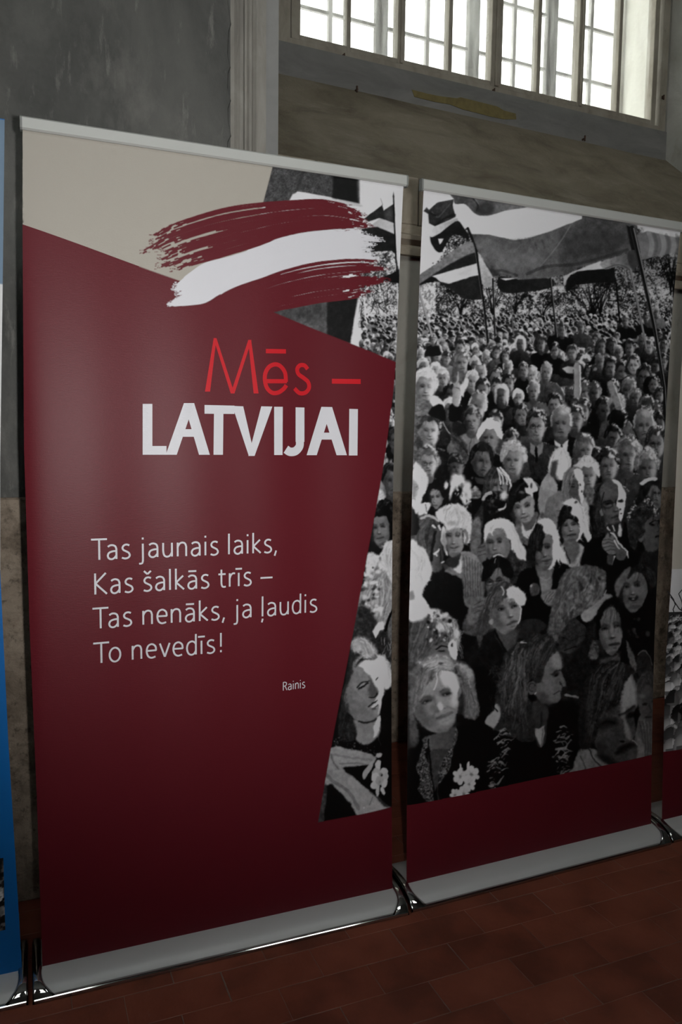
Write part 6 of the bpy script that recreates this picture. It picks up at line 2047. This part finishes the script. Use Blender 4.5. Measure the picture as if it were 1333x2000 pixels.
def base_and_rail(B, root, length=1.050, u0=-.025):
    """arched floor cassette with chrome ends, top rail and the pole behind"""
    def arch(f, peak=.054, ext=0.0):
        q = (f + .050) / (.115 + ext)
        return (peak + ext) * max(0.0, 1 - q * q) ** .55
    fr = [-.165 + .230 * i / 26 for i in range(27)]
    u1 = u0 + length
    cw = .023
    prof = [(f, .008 + arch(f) * .853) for f in fr]
    prof[0] = (fr[0], .004)
    # silver cover; its front corners are rounded where the chrome ends flare out
    nu = 60
    vs, fs = [], []
    for i in range(nu + 1):
        u = u0 + cw * .6 + (length - cw * 1.2) * i / nu
        for (f, z) in prof:
            vs.append(B.W(u, f, z))
    m = len(prof)
    for i in range(nu):
        for j in range(m - 1):
            a = i * m + j
            fs.append((a, a + 1, a + m + 1, a + m))
    base = mesh('base', vs, fs, M_SILVER, root, True)
    # chrome lip along the front foot
    lip = [(.058, .002), (.0730, .0015), (.0742, .006), (.0735, .0105), (.0715, .0125), (.064, .0130), (.058, .0125)]
    vs, fs = [], []
    for u in np.linspace(u0 + .004, u1 - .004, 40):
        for (f, z) in lip:
            vs.append(B.W(u, f, z))
    m = len(lip)
    for i in range(39):
        for j in range(m):
            a = i * m + j
            b = i * m + (j + 1) % m
            fs.append((a, b, b + m, a + m))
    mesh('front_lip', vs, fs, M_CHROME, base)
    for sg, ue in ((1, u0), (-1, u1)):
        # arched end band, widening into a flare at the front foot
        vs, fs = [], []
        fr2 = [-.168 + .240 * i / 40 for i in range(41)]
        for f in fr2:
            z = .009 + arch(f, ext=.004) * .86
            t = max(0.0, (f - .020) / .052)
            wd = cw + .034 * t ** 3.0
            zc = z + .003
            if f > .066:
                zc = .013
            crown = [(0.0, zc - .008), (.0015, zc - .002), (.005, zc), (wd * .75, zc), (wd, zc - .0025)]
            for (du, z_) in crown:
                vs.append(B.W(ue + sg * du, f, max(.003, z_)))
            vs.append(B.W(ue, f, .001))
        m = 6
        for i in range(40):
            for j in range(m - 1):
                a = i * m + j
                fs.append((a, a + 1, a + m + 1, a + m))
            fs.append((i * m, (i + 1) * m, (i + 1) * m + 5, i * m + 5))
        mesh('end_cap', vs, fs, M_CHROME, base, True)
    # slot where the cloth leaves the cassette
    bm = bmesh.new()
    for (fa, fb, za, zb) in ((-.004, -.012, .047, .056),):
        bm_box(bm, u0 + cw, u1 - cw, -.014, -.004, .040, .0535, lambda v: B.W(v[0], v[1], v[2]), .0015)
    from_bm('slot_edge', bm, M_ALU, base)
    # top rail: clamp profile with plastic end caps
    rp = [(-.009, BH - .030), (-.009, BH), (.004, BH + .001), (.0085, BH - .003), (.0085, BH - .026), (.005, BH - .030)]
    vs, fs = extrude_profile('', rp, -.001, 1.001, None)
    rail = mesh('top_rail', [B.W(*v) for v in vs], fs, M_ALU, root)
    for (a, b_) in ((-.006, -.001), (1.001, 1.006)):
        vs, fs = extrude_profile('', [(f * 1.06, z - .0008 if z < BH - .01 else z + .0008) for f, z in rp], a, b_, None)
        mesh('rail_cap', [B.W(*v) for v in vs], fs, M_CAP, rail)
    bm = bmesh.new()
    bmesh.ops.create_cone(bm, cap_ends=True, segments=14, radius1=.010, radius2=.008, depth=BH - .06)
    c = B.W(.5, -.030, (BH - .06) / 2 + .05)
    bmesh.ops.translate(bm, verts=bm.verts, vec=c)
    pole = from_bm('support_pole', bm, M_ALU, root, True)
    bm = bmesh.new()
    bm_box(bm, .485, .515, -.036, -.006, BH - .028, BH - .004, lambda v: B.W(v[0], v[1], v[2]), .002)
    from_bm('pole_hook', bm, M_CAP, pole)
    return base


B1 = Banner(0.0, 0.0, 0.0, [(44, 228), (44, 300), (44, 434), (47, 877), (58, 1230), (72, 1560), (83, 1889), (84, 1920)], [(790, 346), (788, 372), (779, 600), (775, 707), (769, 1000), (767, 1300), (767, 1740), (767, 1760)], .0030, .18)
B2 = Banner(1.05895, .00775, .03208, [(828, 353), (828, 372), (822, 560), (812, 900), (803, 1250), (795, 1729), (795, 1750)], [(1332, 432), (1330, 450), (1317, 600), (1296, 980), (1283, 1250), (1273, 1609), (1273, 1630)], .0026, .62)
B3 = Banner(2.118, .047, .035, [(1340, 640), (1333, 790), (1318, 1120), (1306, 1300), (1294, 1600), (1294, 1620)], 1.0, .003, .3)
B0 = Banner(-1.060, .012, -.008, 0.0, [(10, 210), (9, 232), (5, 550), (0, 900), (0, 1115), (4, 1200), (16, 1450), (43, 1890), (44, 1910)], .003, .8)

# ---- first banner: red field, slogan, poem, brush-stroke flag
r1 = empty('roll_up_banner', (0.5, 0, 0))
tag(r1, 'dark red roll-up banner with brush-stroke flag, slogan LATVIJAI and a four-line poem', 'banner', 'roll-up banners in a row')
f1 = cloth(B1, r1, M_RED)
base_and_rail(B1, r1)


def near_line(px, py, ax, ay, bx, by):
    return (bx - ax) * (py - ay) - (by - ay) * (px - ax)


def in1(px, py, u, z):
    up = (py < 494 + (px - 200) * .362 + 3) & (px < 345)
    top = (px >= 345) & (py < 720) & (py < 609 + (px - 532) * .404 + 6)
    br = (px > 325) & (px < 540) & (py < 640) & (py > 430)
    low = (py > 690) & (px > np.interp(py, [690, 755, 801, 884, 966, 1070, 1240, 1425, 1607], [770, 768, 762, 751, 737, 717, 686, 651, 619])) & (py < 1607 - (px - 622) * .205 + 4)
    return ((up & (px > 268)) | top | br | low)


def img1(u, z, px):
    return sample(RGB1, px)


printed(B1, f1, 'photo_print', img1, B1.uz(272, 500)[0], 1.01, B1.uz(640, 1612)[1], BH - .012, .0015, .0015, in1)


def beige_in(px, py, u, z):
    return (px <= 272.5) & (py < 494 + (px - 200) * .362 + 2)


# plain beige corner left of the brush stroke (coarse, cut along the slanting edge)
zs_e, us_e = [], []
uA, zA = B1.uz(30, 432)
uB, zB = B1.uz(273, 520)
n = 60
vs, fs = [], []
for i in range(n + 1):
    u = B1.uz(40, 440)[0] * (1 - i / n) + B1.uz(272.6, 500)[0] * i / n
    zb = zA + (zB - zA) * (u - uA) / (uB - uA)
    for j in range(41):
        z = zb + (BH - .012 - zb) * j / 40
        uu = max(u, float(B1.ul(z)))
        vs.append(B1.P(np.array(uu), np.array(z), .0003))
for i in range(n):
    for j in range(40):
        a = i * 41 + j
        fs.append((a, a + 41, a + 42, a + 1))
mesh('beige_field', vs, fs, fabric_mat('beige_ink', BEIGE), f1, True)

# lettering ---------------------------------------------------------------------------
def arc(cx, cy, rx, ry, a0, a1, n=16):
    return [(cx + rx * math.cos(math.radians(a0 + (a1 - a0) * i / n)), cy + ry * math.sin(math.radians(a0 + (a1 - a0) * i / n))) for i in range(n + 1)]


def sp(p):
    return [tuple(q) for q in spline(p, 5, False)]


CAPH = 1.5
GA = [sp([(.1, .88), (.24, .975), (.42, .985), (.58, .9), (.65, .72)]) + [(.65, 0)], sp([(.65, .57), (.40, .55), (.18, .46), (.09, .27), (.15, .08), (.32, .0), (.50, .07), (.65, .26)])]
GS = [sp([(.56, .92), (.40, .985), (.22, .95), (.11, .79), (.16, .62), (.34, .51), (.52, .39), (.58, .20), (.47, .05), (.27, .0), (.06, .07)])]
GI = [[(.1, 0), (.1, 1)]]
DOT = [[(.1, 1.30), (.1, 1.44)]]
GL = [[(.1, 0), (.1, 1.53)]]
GE = [[(.09, .53), (.70, .53)] + sp([(.70, .53), (.67, .80), (.53, .96), (.37, 1.0), (.19, .90), (.09, .67), (.08, .40), (.18, .12), (.39, .0), (.66, .07)])]
GN = [[(.1, 0), (.1, 1)], sp([(.1, .66), (.22, .90), (.41, .995), (.60, .92), (.68, .70)]) + [(.68, 0)]]
GLY = {
    'T': ([[(.0, 1.43), (1.02, 1.43)], [(.51, 1.43), (.51, 0)]], .86),
    'a': (GA, .84), 's': (GS, .70), 'j': ([[(.18, 1), (.18, -.22)] + sp([(.18, -.22), (.12, -.40), (-.08, -.43)]), [(.18, 1.30), (.18, 1.44)]], .40),
    'u': ([sp([(.09, 1), (.09, .40), (.17, .09), (.36, .0), (.55, .09), (.68, .33)]), [(.68, 1), (.68, 0)]], .86), 'n': (GN, .86),
    'i': (GI + DOT, .30), 'l': (GL, .30), 'k': (GL + [[(.60, 1), (.12, .52)], [(.12, .52), (.66, 0)]], .76), ',': ([[(.15, .13), (.03, -.26)]], .34),
    'K': ([[(.1, 0), (.1, 1.48)], [(.80, 1.48), (.12, .76)], [(.12, .76), (.86, 0)]], .94), 'š': (GS + [[(.08, 1.45), (.32, 1.22)], [(.32, 1.22), (.56, 1.45)]], .70),
    'ā': (GA + [[(.10, 1.30), (.66, 1.30)]], .84), 't': ([[(.24, 1.30), (.24, .28)] + sp([(.24, .28), (.30, .06), (.44, .0), (.56, .03)]), [(.02, .96), (.55, .96)]], .64),
    'r': ([[(.1, 0), (.1, 1)], sp([(.1, .60), (.19, .85), (.34, .98), (.50, .97)])], .56), 'ī': (GI + [[(-.14, 1.30), (.34, 1.30)]], .32), '–': ([[(.02, .52), (.94, .52)]], .98),
    'e': (GE, .82), 'ļ': (GL + [[(.12, -.18), (.05, -.46)]], .30), 'd': ([sp([(.68, .30), (.57, .09), (.38, .0), (.18, .10), (.08, .36), (.08, .64), (.19, .90), (.40, 1.0), (.58, .93), (.68, .78)]), [(.68, 0), (.68, 1.53)]], .86),
    'o': ([arc(.42, .5, .35, .5, 0, 360, 30)], .90), 'v': ([[(.03, 1), (.36, 0)], [(.36, 0), (.69, 1)]], .76), '!': ([[(.24, 1.46), (.24, .42)], [(.24, -.0), (.24, .16)]], .36),
    'R': ([[(.1, 0), (.1, 1.45)], [(.1, 1.40), (.42, 1.40)] + sp([(.42, 1.40), (.66, 1.28), (.70, 1.06), (.60, .84), (.40, .74)]) + [(.1, .74)], [(.42, .74), (.80, 0)]], .86), ' ': ([], .36)}


def text_line(txt, u0, u1, z, xh, w, name):
    x = 0
    st = []
    sp_ = .11
    for ch in txt:
        g, adv = GLY[ch]
        if g:
            st.append([[(x + a, b) for a, b in s_] for s_ in g])
        x += adv + sp_
    k = (u1 - u0) / (x - sp_)
    for g in st:
        vs, fs = ribbon(B1, [[(u0 + a * k, z + b * xh) for a, b in s_] for s_ in g], w, .0007)
        mesh(name, vs, fs, M_WHITE_INK, f1, True)


XH = .0365
SW = .0048
text_line('Tas jaunais laiks,', .1375, .632, 1.105, XH, SW, 'poem_letter')
text_line('Kas šalkās trīs –', .142, .616, 1.0165, XH, SW, 'poem_letter')
text_line('Tas nenāks, ja ļaudis', .138, .752, .928, XH, SW, 'poem_letter')
text_line('To nevedīs!', .1385, .474, .8375, XH, SW, 'poem_letter')
text_line('Rainis', .6465, .7155, .7105, .0168, .0026, 'signature_letter')


def quad_letter(name, quads, strokes_, wpx, mat, off=.0007):
    """bold capitals from four-cornered bars given in photograph pixels"""
    vs, fs = [], []
    for qi, q in enumerate(quads):
        c = [np.array(B1.uz(250 + .45 * q[i], 350 + .45 * q[i + 1])) for i in range(0, 8, 2)]   # TL TR BR BL
        b = len(vs)
        na_, nb_ = 6, 24
        for j in range(nb_ + 1):
            t = j / nb_
            for i in range(na_ + 1):
                s_ = i / na_
                p = (c[0] * (1 - s_) + c[1] * s_) * (1 - t) + (c[3] * (1 - s_) + c[2] * s_) * t
                vs.append(B1.P(p[0], p[1], off + qi * 2e-6))
        for j in range(nb_):
            for i in range(na_):
                a = b + j * (na_ + 1) + i
                fs.append((a, a + 1, a + na_ + 2, a + na_ + 1))
    if strokes_:
        st = [[B1.uz(250 + .45 * x, 350 + .45 * y) for x, y in sp(s_) if True] if len(s_) > 2 else [B1.uz(250 + .45 * x, 350 + .45 * y) for x, y in s_] for s_ in strokes_]
        v2, f2 = ribbon(B1, st, wpx, off + 1e-5)
        b = len(vs)
        vs += list(v2)
        fs += [tuple(b + k for k in f) for f in f2]
    return mesh(name, vs, fs, mat, f1, True)


CAPS = [
    ('letter', [(65, 975, 107, 975, 107, 1196, 65, 1196), (107, 1158, 168, 1158, 168, 1196, 107, 1196)], None),
    ('letter', [(243, 972, 287, 972, 212, 1196, 165, 1196), (243, 972, 287, 972, 355, 1196, 308, 1196), (212, 1085, 305, 1085, 316, 1118, 202, 1118)], None),
    ('letter', [(332, 980, 462, 983, 462, 1019, 332, 1018), (373, 1018, 414, 1018, 412, 1196, 371, 1196)], None),
    ('letter', [(453, 984, 500, 986, 549, 1201, 524, 1201), (578, 986, 626, 987, 549, 1201, 522, 1201)], None),
    ('letter', [(634, 988, 672, 988, 671, 1197, 634, 1197)], None),
    ('letter', [(729, 990, 768, 991, 768, 1140, 729, 1140)], [[(748, 1136), (746, 1160), (728, 1180), (704, 1183), (686, 1172)]]),
    ('letter', [(842, 988, 888, 989, 822, 1198, 778, 1198), (842, 988, 888, 989, 951, 1198, 907, 1198), (820, 1100, 908, 1100, 916, 1130, 812, 1130)], None),
    ('letter', [(961, 997, 998, 998, 996, 1199, 959, 1199)], None)]
for nm, q, s_ in CAPS:
    quad_letter(nm, q, s_, .0235, M_WHITE_INK)
# thin red word above
TH_ = .0125
quad_letter('slogan_letter', [(372, 690, 384, 690, 356, 922, 334, 922), (371, 690, 384, 690, 462, 930, 446, 930), (522, 698, 536, 698, 462, 930, 446, 930), (521, 698, 534, 698, 566, 930, 545, 930)], None, TH_, M_RED_INK)
quad_letter('slogan_letter', [(598, 737, 686, 738, 686, 757, 598, 756), (594, 868, 690, 868, 690, 886, 594, 886)],
            [[(686, 880), (682, 840), (662, 812), (638, 804), (612, 815), (596, 842), (594, 876), (604, 908), (626, 927), (652, 926), (676, 910), (688, 894)]], TH_ * .9, M_RED_INK)
quad_letter('slogan_letter', [], [[(782, 824), (768, 808), (748, 808), (736, 824), (742, 846), (764, 862), (784, 880), (788, 906), (772, 926), (746, 928), (724, 908)]], TH_ * .9, M_RED_INK)
quad_letter('slogan_dash', [(887, 866, 1010, 868, 1010, 889, 887, 887)], None, TH_, M_RED_INK)

# ---- second banner: the crowd photograph over a red foot
r2 = empty('roll_up_banner', tuple(B2.W(.5, 0, 0)))
tag(r2, 'roll-up banner with black and white photo of a crowd under flags, red foot', 'banner', 'roll-up banners in a row')
f2 = cloth(B2, r2, M_RED)
base_and_rail(B2, r2)


def in2(px, py, u, z):
    return py < np.interp(px, [790, 1000, 1290], [1577, 1532, 1472])


printed(B2, f2, 'photo_print', RGB2, -.02, 1.02, B2.uz(800, 1580)[1] - .01, BH - .012, .0021, .0016, in2)

# ---- third banner (a sliver at the right) and the blue one (a sliver at the left)
r3_ = empty('roll_up_banner', tuple(B3.W(.5, 0, 0)))
tag(r3_, 'roll-up banner with beige head, small crowd photo and red foot beside the crowd-photo banner', 'banner', 'roll-up banners in a row')
f3 = cloth(B3, r3_, M_RED)
base_and_rail(B3, r3_)
rs3 = np.random.RandomState(17)


def img3(u, z, px):
    """beige field, pale sky with bare branches, then a packed crowd"""
    n = len(u)
    c = np.zeros((n, 3))
    g = np.full(n, .86)
    # heads: one dot per person, nearer ones larger
    hx, hz, hr, ht = [], [], [], []
    zz = .80
    while zz > .30:
        s_ = .010 + (.80 - zz) * .055
        x = rs3.rand() * s_
        while x < 1.0:
            hx.append(x)
            hz.append(zz + rs3.randn() * s_ * .25)
            hr.append(s_ * (.7 + .5 * rs3.rand()))
            ht.append(rs3.choice([.12, .2, .35, .5, .85, .95]))
            x += s_ * (1.2 + .7 * rs3.rand())
        zz -= s_ * .75
    dark = z < .82
    g[dark] = .16 + .1 * rs3.rand(dark.sum())
    for a, b, r_, t in zip(hx, hz, hr, ht):
        m = (np.abs(u - a) < r_) & (np.abs(z - b) < r_ * 1.3)
        if not m.any():
            continue
        q = ((u[m] - a) / r_) ** 2 + ((z[m] - b) / (r_ * 1.2)) ** 2
        v = np.where(q < 1, t * (1 - .35 * q) + np.where(u[m] - a > r_ * .3, .25, 0), g[m])
        face = (q < .45) & (z[m] < b)
        v = np.where(face, .45, v)
        g[m] = v
    c[:] = tone_rgb(np.clip(g, .05, .95))
    c[z > .975] = BEIGE
    return c


printed(B3, f3, 'photo_print', img3, -.02, 1.01, .305, BH - .012, .004, .0025, None)
# bare branches against the printed sky
st = []
rb = random.Random(6)
for i in range(22):
    x = rb.uniform(.0, .95)
    z = .80
    a = [(x, z)]
    for k in range(4):
        x += rb.uniform(-.03, .03)
        z += rb.uniform(.012, .03)
        a.append((x, z))
    st.append(a)
st.append([(-.005, .875), (.03, .83), (.08, .80)])
M_BLACK = simple('black_ink', (.02, .02, .022), .5)
for q in st:
    vs, fs = ribbon(B3, [q], .004, .0007)
    mesh('printed_branch', vs, fs, M_BLACK, f3, True)

r0 = empty('roll_up_banner', tuple(B0.W(.5, 0, 0)))
tag(r0, 'roll-up banner with grey-blue head, white middle and bright blue foot', 'banner', 'roll-up banners in a row')
f0 = cloth(B0, r0, M_BLUE)
base_and_rail(B0, r0)


def img0(u, z, px):
    c = np.tile(np.array([[.66, .67, .68]]), (len(u), 1))
    c[z > 1.775] = (.155, .23, .32)
    return c


printed(B0, f0, 'colour_fields', img0, .0, 1.06, 1.088, BH - .012, .01, .004, None)


def img0b(u, z, px):
    """a packed crowd, small light and dark heads"""
    rs0 = np.random.RandomState(4)
    g = np.full(len(u), .14)
    zz = .34
    while zz > .08:
        x = rs0.rand() * .02
        while x < 1.0:
            r_ = .009 + .004 * rs0.rand()
            zc_ = zz + rs0.randn() * .004
            q = ((u - x) / r_) ** 2 + ((z - zc_) / (r_ * 1.25)) ** 2
            t = rs0.choice([.1, .2, .45, .6, .85])
            g = np.where(q < 1, t + .2 * (u - x) / r_, g)
            g = np.where((q < .4) & (z < zc_), .5, g)
            x += r_ * (1.7 + rs0.rand())
        zz -= .017
    return tone_rgb(np.clip(g, .06, .95))


printed(B0, f0, 'photo_print', img0b, .08, B0.uz(7, 1700)[0], B0.uz(5, 1818)[1], B0.uz(5, 1677)[1], .004, .003, None)
